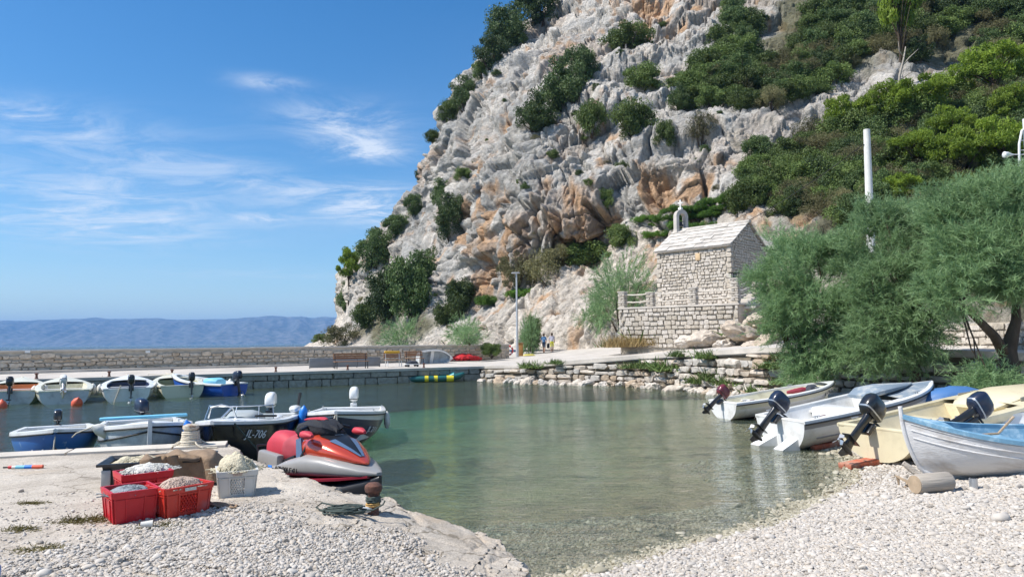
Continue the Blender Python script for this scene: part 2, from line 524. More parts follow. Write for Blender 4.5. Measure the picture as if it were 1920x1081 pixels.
def build_beach():
    # fine sheet round the harbour
    xs = np.concatenate((np.linspace(-60, -14, 60)[:-1], np.linspace(-14, 18, 330)[:-1], np.linspace(18, 60, 40)))
    ys = np.concatenate((np.linspace(-12, 4, 30)[:-1], np.linspace(4, 26, 240)[:-1], np.linspace(26, 75, 80)))
    X, Y = np.meshgrid(xs, ys, indexing='ij')
    Z = beach_z(X, Y)
    me = mesh_np('beach', np.stack((X, Y, Z), -1).reshape(-1, 3), grid_faces(len(xs), len(ys)), [M['ground']])
    tag(link('beach', me), kind='structure')
    m = mat('deep_bed', (0.06, 0.09, 0.10), 0.9, 0.1)
    mb = MB(); 
    mb.add([(-30000, -300, -6), (30000, -300, -6), (30000, 30000, -6), (-30000, 30000, -6)], [(0, 1, 2, 3)])
    tag(mb.build('seabed', m), kind='structure')
build_beach()

# ------------------------------------------------------------------ water
def water_material():
    m = bpy.data.materials.new('water'); m.use_nodes = True
    nt = m.node_tree; nt.nodes.clear(); N = nt.nodes.new
    out = N('ShaderNodeOutputMaterial')
    tc = N('ShaderNodeTexCoord')
    def nz(scale, st, det, rough=0.5, dist=0.0):
        mp = N('ShaderNodeMapping'); mp.inputs['Scale'].default_value = st; mp.inputs['Rotation'].default_value = (0, 0, R(9))
        nt.links.new(tc.outputs['Object'], mp.inputs[0])
        n = N('ShaderNodeTexNoise'); n.inputs['Scale'].default_value = scale; n.inputs['Detail'].default_value = det
        n.inputs['Roughness'].default_value = rough; n.inputs['Distortion'].default_value = dist
        nt.links.new(mp.outputs[0], n.inputs[0]); return n.outputs[0]
    a = nz(5.5, (0.50, 1.7, 1), 4, 0.6, 0.5); b_ = nz(1.1, (0.7, 1.6, 1), 2)
    patch = nz(0.16, (1, 1, 1), 2)
    rp = N('ShaderNodeMapRange'); rp.inputs['From Min'].default_value = 0.35; rp.inputs['From Max'].default_value = 0.7
    rp.inputs['To Min'].default_value = 0.45; rp.inputs['To Max'].default_value = 1.0
    nt.links.new(patch, rp.inputs[0])
    ad = N('ShaderNodeMath'); ad.operation = 'MULTIPLY_ADD'; nt.links.new(b_, ad.inputs[0]); ad.inputs[1].default_value = 2.2; nt.links.new(a, ad.inputs[2])
    bp = N('ShaderNodeBump'); bp.inputs['Distance'].default_value = 0.13
    st = N('ShaderNodeMath'); st.operation = 'MULTIPLY'; st.inputs[1].default_value = 0.95
    nt.links.new(rp.outputs[0], st.inputs[0]); nt.links.new(st.outputs[0], bp.inputs['Strength'])
    nt.links.new(ad.outputs[0], bp.inputs['Height'])
    gl = N('ShaderNodeBsdfGlossy'); gl.inputs['Roughness'].default_value = 0.05
    gl.inputs['Color'].default_value = (1, 1, 1, 1)
    tr = N('ShaderNodeBsdfTransparent'); tr.inputs['Color'].default_value = (0.96, 0.985, 0.985, 1)
    fr = N('ShaderNodeFresnel'); fr.inputs['IOR'].default_value = 1.333
    nt.links.new(bp.outputs[0], gl.inputs['Normal']); nt.links.new(bp.outputs[0], fr.inputs['Normal'])
    df = N('ShaderNodeBsdfDiffuse'); df.inputs['Color'].default_value = (0.185, 0.240, 0.165, 1)      # suspended silt
    mt = N('ShaderNodeMixShader'); mt.inputs[0].default_value = 0.17
    nt.links.new(tr.outputs[0], mt.inputs[1]); nt.links.new(df.outputs[0], mt.inputs[2])
    ms = N('ShaderNodeMixShader')
    nt.links.new(fr.outputs[0], ms.inputs[0]); nt.links.new(mt.outputs[0], ms.inputs[1]); nt.links.new(gl.outputs[0], ms.inputs[2])
    nt.links.new(ms.outputs[0], out.inputs['Surface'])
    va = N('ShaderNodeVolumeAbsorption'); va.inputs['Color'].default_value = (0.42, 0.86, 0.82, 1); va.inputs['Density'].default_value = 0.24
    nt.links.new(va.outputs[0], out.inputs['Volume'])
    return m
M['water'] = water_material()
def build_water():
    mb = MB()
    mb.add([(-30000, -300, 0), (30000, -300, 0), (30000, 30000, 0), (-30000, 30000, 0),
            (-30000, -300, -40), (30000, -300, -40), (30000, 30000, -40), (-30000, 30000, -40)],
           [(0, 1, 2, 3), (4, 7, 6, 5), (0, 4, 5, 1), (1, 5, 6, 2), (2, 6, 7, 3), (3, 7, 4, 0)])
    tag(mb.build('water', M['water'], smooth=False), kind='structure')
build_water()

# ------------------------------------------------------------------ near quay: old concrete and worn rock
QE = [(-700, 885, .70), (-300, 868, .70), (0, 852, .70), (200, 842, .70), (380, 833, .70), (428, 832, .70), (452, 846, .70), (450, 858, .69), (490, 871, .67), (560, 905, .62), (650, 930, .58),
      (735, 934, .56), (772, 952, .52), (850, 967, .47), (920, 984, .42), (948, 1014, .38), (990, 1045, .33), (1003, 1075, .28), (1000, 1140, .24), (985, 1300, .2)]
QE3 = [gz(*q) for q in QE]
def resample(pts, n):
    P = np.array([tuple(p) for p in pts]); d = np.concatenate(([0], np.cumsum(np.linalg.norm(np.diff(P, axis=0), axis=1))))
    s = np.linspace(0, d[-1], n)
    return np.stack([np.interp(s, d, P[:, k]) for k in range(P.shape[1])], -1)
def quay_base(X, Y):
    return 0.70 - 0.44 * sstep(X, -2.6, 0.5) + 0.0 * Y
def quay_z(X, Y):
    X = np.asarray(X, dtype=float); Y = np.asarray(Y, dtype=float)
    z = quay_base(X, Y)
    P = np.stack((X, Y, X * 0), -1)
    rock = sstep(X + 0.35 * (9 - Y), -4.2, -1.0) * 0.85 + 0.15     # smooth concrete at the back left, worn rock to the right
    rock = np.maximum(rock, sstep(7.6 - Y, 0, 1.2))
    d1, d2, idv = voro(np.stack((X * 0.9 + 0.2 * fbm(P * 2, 2, 31), Y * 1.5 + X * 0.3, X * 0), -1), 77)
    crack = sstep(d2 - d1, 0.0, 0.05)
    d1b, d2b, idb = voro(np.stack((X * 2.6 + 0.5 * fbm(P * 3, 2, 35), Y * 3.4 + X * 1.2, X * 0 + .5), -1), 79)
    crackb = sstep(d2b - d1b, 0.0, 0.07)
    lay = ((Y * 1.9 + X * 0.75 + 0.55 * fbm(P * 1.3, 3, 38)) % 1.0)
    z = z + rock * (0.03 * (idv - 0.5) - 0.03 * (1 - crack) + 0.022 * fbm(P * 1.1, 4, 33) + 0.014 * (idb - .5) - 0.012 * (1 - crackb) + 0.02 * (lay ** 3 - .3)) + 0.007 * fbm(P * 9, 4, 37, .6)
    return z
def concrete_material():
    m = bpy.data.materials.new('worn_concrete'); m.use_nodes = True
    nt = m.node_tree; b = nt.nodes['Principled BSDF']; b.inputs['Roughness'].default_value = 0.88; N = nt.nodes.new
    b.inputs['Specular IOR Level'].default_value = 0.25
    tc = N('ShaderNodeTexCoord')
    def noise(s, d, r=0.6):
        n = N('ShaderNodeTexNoise'); n.inputs['Scale'].default_value = s; n.inputs['Detail'].default_value = d; n.inputs['Roughness'].default_value = r
        nt.links.new(tc.outputs['Object'], n.inputs[0]); return n.outputs[0]
    cr = N('ShaderNodeValToRGB'); e = cr.color_ramp.elements
    e[0].position = 0.3; e[0].color = (0.36, 0.315, 0.26, 1); e[1].position = 0.75; e[1].color = (0.60, 0.55, 0.48, 1)
    x = e.new(0.5); x.color = (0.49, 0.44, 0.375, 1)
    nt.links.new(noise(1.1, 8, 0.62), cr.inputs[0])
    # aggregate speckle
    c2 = N('ShaderNodeValToRGB'); e = c2.color_ramp.elements
    e[0].position = 0.35; e[0].color = (0.62, 0.60, 0.58, 1); e[1].position = 0.6; e[1].color = (1.08, 1.06, 1.03, 1)
    nt.links.new(noise(55, 3), c2.inputs[0])
    mx = N('ShaderNodeMix'); mx.data_type = 'RGBA'; mx.blend_type = 'MULTIPLY'; mx.inputs['Factor'].default_value = 0.8
    nt.links.new(cr.outputs[0], mx.inputs['A']); nt.links.new(c2.outputs[0], mx.inputs['B'])
    # rusty-ochre and weedy stains
    r3 = N('ShaderNodeMapRange'); r3.inputs['From Min'].default_value = 0.60; r3.inputs['From Max'].default_value = 0.72; r3.inputs['To Max'].default_value = 0.5
    nt.links.new(noise(0.8, 6, 0.65), r3.inputs[0])
    m3 = N('ShaderNodeMix'); m3.data_type = 'RGBA'; nt.links.new(r3.outputs[0], m3.inputs['Factor'])
    nt.links.new(mx.outputs['Result'], m3.inputs['A']); m3.inputs['B'].default_value = (0.42, 0.31, 0.20, 1)
    # hairline cracks and joints, and dark grit lodged in hollows
    dn = N('ShaderNodeTexNoise'); dn.inputs['Scale'].default_value = 2.2; dn.inputs['Detail'].default_value = 5; nt.links.new(tc.outputs['Object'], dn.inputs[0])
    dv = N('ShaderNodeVectorMath'); dv.operation = 'MULTIPLY_ADD'; dv.inputs[1].default_value = (.7, .7, 0); nt.links.new(dn.outputs['Color'], dv.inputs[0]); nt.links.new(tc.outputs['Object'], dv.inputs[2])
    vc = N('ShaderNodeTexVoronoi'); vc.feature = 'DISTANCE_TO_EDGE'; vc.inputs['Scale'].default_value = 1.15; nt.links.new(dv.outputs[0], vc.inputs[0])
    rc = N('ShaderNodeMapRange'); rc.inputs['From Min'].default_value = 0.014; rc.inputs['From Max'].default_value = 0.004; nt.links.new(vc.outputs['Distance'], rc.inputs[0])
    gk = N('ShaderNodeMath'); gk.operation = 'MULTIPLY'; nt.links.new(rc.outputs[0], gk.inputs[0])
    rk_ = N('ShaderNodeMapRange'); rk_.inputs['From Min'].default_value = 0.42; rk_.inputs['From Max'].default_value = 0.58; nt.links.new(noise(0.9, 3), rk_.inputs[0]); nt.links.new(rk_.outputs[0], gk.inputs[1])
    gr = N('ShaderNodeMapRange'); gr.inputs['From Min'].default_value = 0.60; gr.inputs['From Max'].default_value = 0.70; gr.inputs['To Max'].default_value = 0.55; nt.links.new(noise(7, 6, .7), gr.inputs[0])
    mxk = N('ShaderNodeMath'); mxk.operation = 'MAXIMUM'; nt.links.new(gk.outputs[0], mxk.inputs[0]); nt.links.new(gr.outputs[0], mxk.inputs[1])
    mk = N('ShaderNodeMix'); mk.data_type = 'RGBA'; nt.links.new(mxk.outputs[0], mk.inputs['Factor']); nt.links.new(m3.outputs['Result'], mk.inputs['A']); mk.inputs['B'].default_value = (0.20, 0.17, 0.13, 1)
    m3 = mk
    # waterline: dark weed below 0.15 m
    sx = N('ShaderNodeSeparateXYZ'); nt.links.new(tc.outputs['Object'], sx.inputs[0])
    zz = N('ShaderNodeMath'); zz.operation = 'MULTIPLY_ADD'; nt.links.new(noise(3, 4), zz.inputs[0]); zz.inputs[1].default_value = 0.22; nt.links.new(sx.outputs['Z'], zz.inputs[2])
    r4 = N('ShaderNodeMapRange'); r4.inputs['From Min'].default_value = 0.32; r4.inputs['From Max'].default_value = 0.16
    nt.links.new(zz.outputs[0], r4.inputs[0])
    m4 = N('ShaderNodeMix'); m4.data_type = 'RGBA'; nt.links.new(r4.outputs[0], m4.inputs['Factor'])
    nt.links.new(m3.outputs['Result'], m4.inputs['A']); m4.inputs['B'].default_value = (0.09, 0.075, 0.045, 1)
    nt.links.new(m4.outputs['Result'], b.inputs['Base Color'])
    bp = N('ShaderNodeBump'); bp.inputs['Strength'].default_value = 0.6; bp.inputs['Distance'].default_value = 0.015
    nt.links.new(noise(38, 6, 0.7), bp.inputs['Height']); nt.links.new(bp.outputs[0], b.inputs['Normal'])
    return m
M['quay'] = concrete_material()
QEDGE = resample(QE3, 520)
def build_quay():
    E = QEDGE.copy(); n = len(E)
    P = np.stack((E[:, 0], E[:, 1], E[:, 2] * 0), -1)
    amp = sstep(E[:, 0], -5, -2) * 0.9 + 0.1
    tang = np.gradient(E[:, :2], axis=0); tang /= np.linalg.norm(tang, axis=1)[:, None]
    nrm = np.stack((-tang[:, 1], tang[:, 0]), -1)      # towards the water
    _, _, chip = voro(P * np.array((2.2, 2.2, 1)), 45)
    E[:, :2] += nrm * ((0.16 * fbm(P * 1.6, 4, 41) + 0.13 * (chip - .5) + .05 * fbm(P * 8, 3, 46)) * amp)[:, None]
    back = np.stack((np.linspace(-17, 0.2, n), np.full(n, -3.0)), -1)
    rows = []
    for dz, out in ((-2.4, 0.10), (-0.7, 0.14), (-0.45, 0.02), (-0.25, 0.10), (-0.12, 0.03), (-0.05, 0.02), (-0.012, -0.02)):
        zt = quay_z(E[:, 0], E[:, 1]) if True else None
        j = out + amp * 0.10 * fbm(np.stack((P[:, 0] * 3, P[:, 1] * 3, P[:, 0] * 0 + dz * 6), -1), 3, 43)
        rows.append(np.column_stack((E[:, 0] + nrm[:, 0] * j, E[:, 1] + nrm[:, 1] * j, zt + dz)))
    nr = 150
    for k in range(nr + 1):
        t = (k / nr) ** 1.7
        xy = E[:, :2] * (1 - t) + back * t
        # rows start just inside the edge
        if k == 0: xy = E[:, :2] - nrm * 0.06
        rows.append(np.column_stack((xy, quay_z(xy[:, 0], xy[:, 1]))))
    V = np.stack(rows, 1).reshape(-1, 3)
    me = mesh_np('quay', V, grid_faces(n, len(rows))[:, ::-1], [M['quay']])
    q = tag(link('quay', me), kind='structure')
    # pale coping slabs along the straight back edge
    a, b = Vector(QE3[1]), Vector(QE3[5]); d = (b - a); L_ = d.length; d.normalize(); nn = Vector((-d.y, d.x, 0))
    m = mat('coping_slab', (.56, .51, .44), .88, .2, var=.15, vscale=2, bump=.5, bscale=25, rnd=.06); u = 0.0; rr = random.Random(9)
    while u < L_ - .3:
        w = min(rr.uniform(1.1, 1.7), L_ - u); p = a + d * u; z = .715 + rr.uniform(-.006, .006); k = .02
        o = [p + d * k + nn * (.14 + rr.uniform(-.02, .02)), p + d * (w - k) + nn * (.14 + rr.uniform(-.02, .02)), p + d * (w - k) - nn * (.40 + rr.uniform(-.05, .05)), p + d * k - nn * (.40 + rr.uniform(-.05, .05))]
        mb = MB(); mb.prism([Vector((v.x, v.y, .50)) for v in o], (0, 0, 0), (0, 0, z - .48)); mb.build('slab', m, q, smooth=False); u += w
build_quay()

# ------------------------------------------------------------------ far pier, breakwater line, path on the right quay
P_A = gz(0, 712, .85); P_B = gz(905, 686, .85)
PIER_D = Vector((P_B.x - P_A.x, P_B.y - P_A.y, 0)).normalized()
PIER_N = Vector((PIER_D.y, -PIER_D.x, 0))            # towards the harbour
P_L = P_A - PIER_D * 14                               # beyond the frame on the left
W_A = Vector((-29.1, 41.0, 0)); W_D = Vector((1, 0.6, 0)).normalized()
W_N = Vector((W_D.y, -W_D.x, 0))
W_L = W_A - W_D * 14; W_R = W_A + W_D * 33.6
M['paving'] = mat('pier_paving', (0.50, 0.46, 0.41), 0.85, 0.25, var=0.18, vscale=0.9, bump=0.4, bscale=14, dirt=(0.36, 0.32, 0.27), dscale=0.5, dlo=0.5, dhi=0.72)
# wall of big stones on the right of the harbour: base line (x, y, z base) and path height above it
RW = [(905, 714, 0.0, 0.85), (1000, 718, 0.0, 1.02), (1100, 720, 0.0, 1.25), (1200, 723, 0.0, 1.50), (1330, 734, 0.0, 1.75), (1440, 746, 0.0, 1.93)]
RWP = [(*gz(a, b, c).xy, d) for a, b, c, d in RW] + [(13.0, 27.0, 1.93), (14.9, 24.3, 1.85), (16.0, 21.5, 1.75), (17.2, 17.5, 1.7)]
RWP_np = resample(RWP, 160)
def build_deck():
    # pier deck: grid between the pier edge and behind the breakwater wall, carried on to the path along the right wall
    front = [(P_L.x, P_L.y, .85), (P_A.x, P_A.y, .85), (P_B.x, P_B.y, .85)] + [tuple(p) for p in RWP[1:]]
    backp = [(W_L.x - 1, W_L.y + 1.5, .85), (W_A.x - 1, W_A.y + 1.5, .85), (-3, 74, 1.10), (4.5, 76, 1.75), (8, 68, 2.0), (11.5, 62, 2.3), (14, 51, 2.4), (16.5, 40, 2.4), (19.5, 34, 2.4), (21, 29, 2.3), (22, 24, 2.2), (24, 18, 2.1)]
    n = 200
    # equal parameter for both: use control index so corners meet
    def rs(pl, m):
        t = np.linspace(0, len(pl) - 1, m); P = np.array(pl); i = np.arange(len(pl))
        return np.stack([np.interp(t, i, P[:, k]) for k in range(3)], -1)
    F_, B_ = rs(front, n), rs(backp, n)
    rows = []
    tn = np.gradient(F_[:, :2], axis=0); tn /= np.linalg.norm(tn, axis=1)[:, None]
    out = np.stack((tn[:, 1], -tn[:, 0]), -1)
    pier = (np.arange(n) < n * 2 / (len(front) - 1))
    lip = np.where(pier, 0.10, 0.02)
    rows.append(np.column_stack((F_[:, :2] - out * 0.5, F_[:, 2] * 0 - 5)))
    rows.append(np.column_stack((F_[:, :2] - out * 0.5, F_[:, 2] - 0.16)))
    rows.append(np.column_stack((F_[:, :2] + out * lip[:, None], F_[:, 2] - 0.15)))
    rows.append(np.column_stack((F_[:, :2] + out * lip[:, None], F_[:, 2])))
    for k in range(1, 25):
        t = k / 24
        r = F_ * (1 - t) + B_ * t
        ease = F_[:, 2] * (1 - t * t) + B_[:, 2] * t * t
        r[:, 2] = ease + 0.02 * fbm(np.stack((r[:, 0] * .6, r[:, 1] * .6, r[:, 0] * 0), -1), 3, 51)
        rows.append(r)
    V = np.stack(rows, 1).reshape(-1, 3)
    me = mesh_np('pier_deck', V, grid_faces(n, len(rows)), [M['paving']], sharp=R(40))
    tag(link('pier_deck', me), kind='structure')
    return me
deck_me = build_deck()
DECK = BVHTree.FromPolygons([tuple(v.co) for v in deck_me.vertices], [tuple(p.vertices) for p in deck_me.polygons])
def on_deck(p):
    h = DECK.ray_cast(Vector((p.x, p.y, 20)), Vector((0, 0, -1)), 40)[0]
    return Vector((p.x, p.y, h.z if h is not None else p.z))

# ------------------------------------------------------------------ the cliff
# control points: (photo x, photo y, depth, vegetation, pale fresh rock, orange) along each column from foot to top
CL = [
 [(610,655,175,0,1,0),(650,600,175,0,.5,0),(670,520,178,0,.5,0),(800,385,185,0,.1,0),(850,270,190,0,0,0),(940,125,200,.3,0,0),(1090,0,215,.5,0,0),(1200,-90,240,.6,0,0)],
 [(560,655,120,.1,1,0),(628,604,122,.3,.6,0),(642,520,125,.2,.7,0),(762,388,128,.1,.2,.05),(806,272,132,0,0,.1),(897,127,140,.2,0,.1),(1045,0,150,.4,0,0),(1140,-90,168,.5,0,0)],
 [(700,655,95,.5,.8,0),(718,610,98,.8,.4,0),(722,520,104,.7,.5,0),(815,370,110,.1,.1,.1),(872,225,114,0,.05,.1),(962,110,124,0,0,.05),(1090,-20,140,.2,0,.1),(1200,-110,160,.5,0,0)],
 [(830,655,80,.2,.9,0),(842,608,83,.5,.8,0),(842,560,87,.4,.2,.45),(900,400,87,0,.05,.5),(955,245,95,.1,.1,.1),(1050,115,108,0,.05,.1),(1150,-30,125,0,0,.15),(1260,-130,148,.4,0,0)],
 [(960,655,72,0,1,.05),(960,610,73,0,1,.05),(965,540,77.5,.3,.6,.4),(985,410,77.2,0,.05,.5),(1035,235,86,.1,.15,.1),(1130,115,101,0,.1,.05),(1220,-30,116,0,.05,.35),(1330,-140,142,.4,0,0)],
 [(1090,655,64,0,1,.05),(1090,590,66,0,1,.05),(1090,490,75,.2,.9,.15),(1105,385,74.8,0,.1,.42),(1150,205,85,.2,.2,.05),(1225,105,99,.05,.3,0),(1310,-30,114,.1,.1,.4),(1420,-140,142,.6,0,0)],
 [(1240,650,55,.1,1,0),(1240,560,58,.2,1,.05),(1240,440,66,.4,.7,.05),(1248,330,70,.0,.3,.1),(1290,195,81,.3,.3,.0),(1340,95,95,.2,.3,0),(1400,-30,110,.4,.3,.1),(1500,-140,142,.9,0,0)],
 [(1430,645,46,.2,.9,.05),(1420,560,51,.3,.8,.15),(1405,420,60,.6,.6,.1),(1405,320,67,.5,.5,.05),(1430,195,79,.7,.4,0),(1460,95,92,.9,.1,0),(1500,-30,107,.9,.1,0),(1580,-140,137,1,0,0)],
 [(1640,640,38,.3,.8,.05),(1640,560,43,.5,.5,.1),(1640,410,53,.9,.2,.1),(1640,305,61,.8,.2,0),(1640,185,74,.15,.7,0),(1640,85,87,.9,.1,0),(1640,-30,102,1,0,0),(1660,-140,132,1,0,0)],
 [(1930,632,31,.4,.7,0),(1930,555,37,.8,.2,0),(1930,405,47,1,0,0),(1930,300,55,.9,.1,0),(1930,185,67,.8,.2,0),(1930,85,80,.8,.2,0),(1930,-30,95,1,0,0),(1950,-140,126,1,0,0)],
 [(2400,632,24,.5,.5,0),(2400,555,29,1,0,0),(2400,405,39,1,0,0),(2400,300,47,1,0,0),(2400,185,60,1,0,0),(2400,85,72,1,0,0),(2400,-30,88,1,0,0),(2400,-140,120,1,0,0)],
]
def catmull(C, n, axis):
    """Catmull-Rom resampling of control array along axis"""
    C = np.moveaxis(C, axis, 0); m = len(C)
    Cp = np.concatenate((2 * C[:1] - C[1:2], C, 2 * C[-1:] - C[-2:-1]))
    t = np.linspace(0, m - 1 - 1e-6, n); i = t.astype(int); f = (t - i).reshape((-1,) + (1,) * (C.ndim - 1))
    p0, p1, p2, p3 = Cp[i], Cp[i + 1], Cp[i + 2], Cp[i + 3]
    o = 0.5 * (2 * p1 + (p2 - p0) * f + (2 * p0 - 5 * p1 + 4 * p2 - p3) * f ** 2 + (3 * p1 - p0 - 3 * p2 + p3) * f ** 3)
    return np.moveaxis(o, 0, axis)
def cliff_material():
    m = bpy.data.materials.new('limestone'); m.use_nodes = True
    nt = m.node_tree; b = nt.nodes['Principled BSDF']; b.inputs['Roughness'].default_value = 0.9; N = nt.nodes.new
    b.inputs['Specular IOR Level'].default_value = 0.2
    at_ = N('ShaderNodeAttribute'); at_.attribute_name = 'rock'
    tc = N('ShaderNodeTexCoord')
    n1 = N('ShaderNodeTexNoise'); n1.inputs['Scale'].default_value = 1.6; n1.inputs['Detail'].default_value = 8; n1.inputs['Roughness'].default_value = 0.68
    nt.links.new(tc.outputs['Object'], n1.inputs[0])
    r1 = N('ShaderNodeMapRange'); r1.inputs['From Min'].default_value = 0.3; r1.inputs['From Max'].default_value = 0.7
    r1.inputs['To Min'].default_value = 0.58; r1.inputs['To Max'].default_value = 1.30
    nt.links.new(n1.outputs[0], r1.inputs[0])
    sc = N('ShaderNodeVectorMath'); sc.operation = 'SCALE'
    nt.links.new(at_.outputs['Color'], sc.inputs[0]); nt.links.new(r1.outputs[0], sc.inputs['Scale'])
    nt.links.new(sc.outputs[0], b.inputs['Base Color'])
    n2 = N('ShaderNodeTexNoise'); n2.inputs['Scale'].default_value = 2.6; n2.inputs['Detail'].default_value = 7; n2.inputs['Roughness'].default_value = 0.7
    nt.links.new(tc.outputs['Object'], n2.inputs[0])
    bp = N('ShaderNodeBump'); bp.inputs['Strength'].default_value = 1.0; bp.inputs['Distance'].default_value = 0.55
    nt.links.new(n2.outputs[0], bp.inputs['Height']); nt.links.new(bp.outputs[0], b.inputs['Normal'])
    return m
M['cliff'] = cliff_material()
CAVES = [  # photo x, y, depth, half width, half height (m), how deep
    (1240, 355, 68, 3.0, 3.4, 3.6), (1315, 345, 67, 2.2, 2.6, 2.4), (880, 225, 100, 3.5, 3.0, 2.0), (940, 215, 98, 3.5, 3.0, 2.5),
    (890, 520, 84, 3.2, 3.5, 2.6), (1060, 455, 75, 3.5, 1.6, .9), (1130, 400, 72, 2.0, 2.5, 1.2), (1230, 15, 112, 6, 4.5, 3.5), (1020, 190, 94, 2.5, 2.5, 2.0),
    (1465, 430, 57, 1.5, 1.2, 1.0)]
def build_cliff():
    C = np.zeros((len(CL), 8, 6))
    for i, colm in enumerate(CL):
        for j, (x, y, d, v, p, o) in enumerate(colm):
            C[i, j, :3] = at(x, y, d); C[i, j, 3:] = (v, p, o)
    nu, nv = 860, 520
    S = catmull(catmull(C, nu, 0), nv, 1)
    # a skirt into the ground
    V = S[..., :3].copy(); veg, pale, org = [np.clip(S[..., k], 0, 1) for k in (3, 4, 5)]
    def normals(V):
        a = np.gradient(V, axis=0); b = np.gradient(V, axis=1)
        n = np.cross(a, b); n /= np.linalg.norm(n, axis=-1)[..., None] + 1e-9
        return n
    Nn = normals(V)
    flip = -1.0 if Nn[nu // 2, nv // 2, 1] > 0 else 1.0
    Nn = Nn * flip
    for (x, y, d, hw, hh, dep) in CAVES:
        c = np.array(at(x, y, d))
        dx = np.hypot(V[..., 0] - c[0], (V[..., 1] - c[1]) * 0.35) / hw; dz = (V[..., 2] - c[2]) / hh
        w = np.exp(-(dx ** 2) * 1.2) * np.where(dz > 0, np.exp(-(dz ** 4) * 2.5), np.exp(-(dz ** 2) * 0.8))
        V = V + np.array((0.25, 0.95, 0)) * (w * dep)[..., None]
        org = np.maximum(org, w * 0.9)
    steep = np.clip(1 - Nn[..., 2], 0, 1)
    rocky = 1 - 0.65 * veg
    P = V.copy()
    Pw = P + 1.2 * np.stack([fbm(P * 0.12 + k * 31, 3, 60 + k) for k in range(3)], -1)
    # beds dipping down to the left
    q = Pw[..., 2] - 0.42 * Pw[..., 0] + 0.12 * Pw[..., 1]
    def beds(per, off, s):
        t = (q / per + off + 0.5 * fbm(P * 0.05, 2, s)) % 1.0
        return np.interp(t, [0, .05, .14, .6, .93, 1], [0.0, .85, 1.0, .72, .25, 0])
    bmask = sstep(fbm(P * 0.055, 3, 67), -0.25, 0.3)
    bed = beds(9.5, 0.3, 66) * bmask * 1.5 + beds(3.4, 0.6, 68) * sstep(fbm(P * 0.11, 2, 69), -0.1, 0.35) * 0.55
    big = ridged(np.stack((Pw[..., 0] * 0.060 + Pw[..., 2] * 0.022, Pw[..., 1] * 0.060, Pw[..., 2] * 0.022), -1), 3, 70)
    lump = fbm(Pw * np.array((0.10, 0.10, 0.07)), 5, 72, 0.55)
    flute = ridged(np.stack((Pw[..., 0] * 0.26 + Pw[..., 2] * 0.05, Pw[..., 1] * 0.26, Pw[..., 2] * 0.040), -1), 4, 75)
    thin = fbm(np.stack((P[..., 0] * 1.3 + P[..., 2] * 0.1, P[..., 1] * 1.3, P[..., 2] * 0.10), -1), 3, 78)
    wob = fbm(P * .35, 3, 84)[..., None]
    sk = np.stack((Pw[..., 0] + 0.30 * Pw[..., 2], Pw[..., 1], Pw[..., 2] - 0.35 * Pw[..., 0]), -1)     # joints lean with the beds
    s1, e1, id1 = slabs(sk * np.array((0.13, 0.13, 0.060)) + wob * .25, 80)
    s2, e2, id2 = slabs(sk * np.array((0.34, 0.34, 0.17)) + wob * .35, 180)
    s3, e3, id3 = slabs(P * np.array((0.85, 0.85, 0.55)) + wob * .5, 280)
    crk = 1 - sstep(e1, 0.0, 0.05); crk2 = 1 - sstep(e2, 0.0, 0.07); crk3 = 1 - sstep(e3, 0.0, 0.09)
    fine = fbm(P * np.array((0.9, 0.9, 0.6)), 5, 90, 0.62)
    pock = sstep(fbm(P * np.array((0.6, 0.6, 0.35)), 3, 93), 0.30, 0.55)
    fiss = 1 - sstep(np.abs(fbm(np.stack((Pw[..., 0] * .17 + Pw[..., 2] * .035, Pw[..., 1] * .17, Pw[..., 2] * .014), -1), 3, 131)), 0, .040)      # long upright fissures
    fisb = 1 - sstep(np.abs(fbm(np.stack((q * .12, P[..., 0] * .014, P[..., 1] * .014), -1), 3, 135)), 0, .035)                                     # bedding planes
    h = rocky * (-1.5 * fiss * steep - 0.8 * fisb + 2.6 * (big - 0.45) + 0.8 * lump + (bed - 0.7) * 0.9 + 1.7 * (flute - 0.35) * steep * (1 - 0.75 * pale) + 0.25 * thin * steep
                 + 1.7 * s1 - 1.1 * crk + (0.62 + 0.25 * pale) * s2 - 0.42 * crk2 + (0.13 + 0.34 * pale) * s3 - 0.14 * crk3 + 0.28 * fine - 0.5 * pock * steep) + (1 - rocky) * 0.9 * fbm(P * 0.3, 3, 95)
    rowf = np.linspace(0, 1, nv)[None, :]
    h = h * sstep(rowf, 0.0, 0.05) * (0.40 + 0.60 * sstep(rowf, 0.08, 0.38))
    V = V + Nn * h[..., None]
    # colour of the rock itself: grey weathered limestone, pale fresh rock, iron-stained orange, grey drip streaks, soil
    n_a = fbm(P * 0.22, 4, 101); n_b = fbm(P * np.array((0.16, 0.16, 0.10)), 4, 105)
    st = fbm(np.stack((P[..., 0] * 0.75 + P[..., 1] * 0.2, P[..., 1] * 0.6, P[..., 2] * 0.06), -1), 4, 110)
    grey = np.array((0.43, 0.415, 0.385)); lite = np.array((0.60, 0.56, 0.505)); palec = np.array((0.62, 0.555, 0.475))
    orange = np.array((0.54, 0.33, 0.18)); dark = np.array((0.17, 0.17, 0.168)); soil = np.array((0.13, 0.125, 0.065)); pink = np.array((0.46, 0.36, 0.28))
    def mixc(a, b, t): return a * (1 - t[..., None]) + b * t[..., None]
    c = mixc(np.broadcast_to(grey, P.shape), np.broadcast_to(lite, P.shape), sstep(n_a, -0.25, 0.35))
    c = mixc(c, palec, sstep(pale + 0.5 * n_b, 0.3, 0.8))
    c = mixc(c, pink, 0.55 * sstep(fbm(P * 0.13, 3, 121) + .3 * st, 0.05, 0.4) * (1 - pale))
    c = mixc(c, orange, sstep(org + 0.40 * n_b + 1.0 * st, 0.30, 0.85) * 0.88)
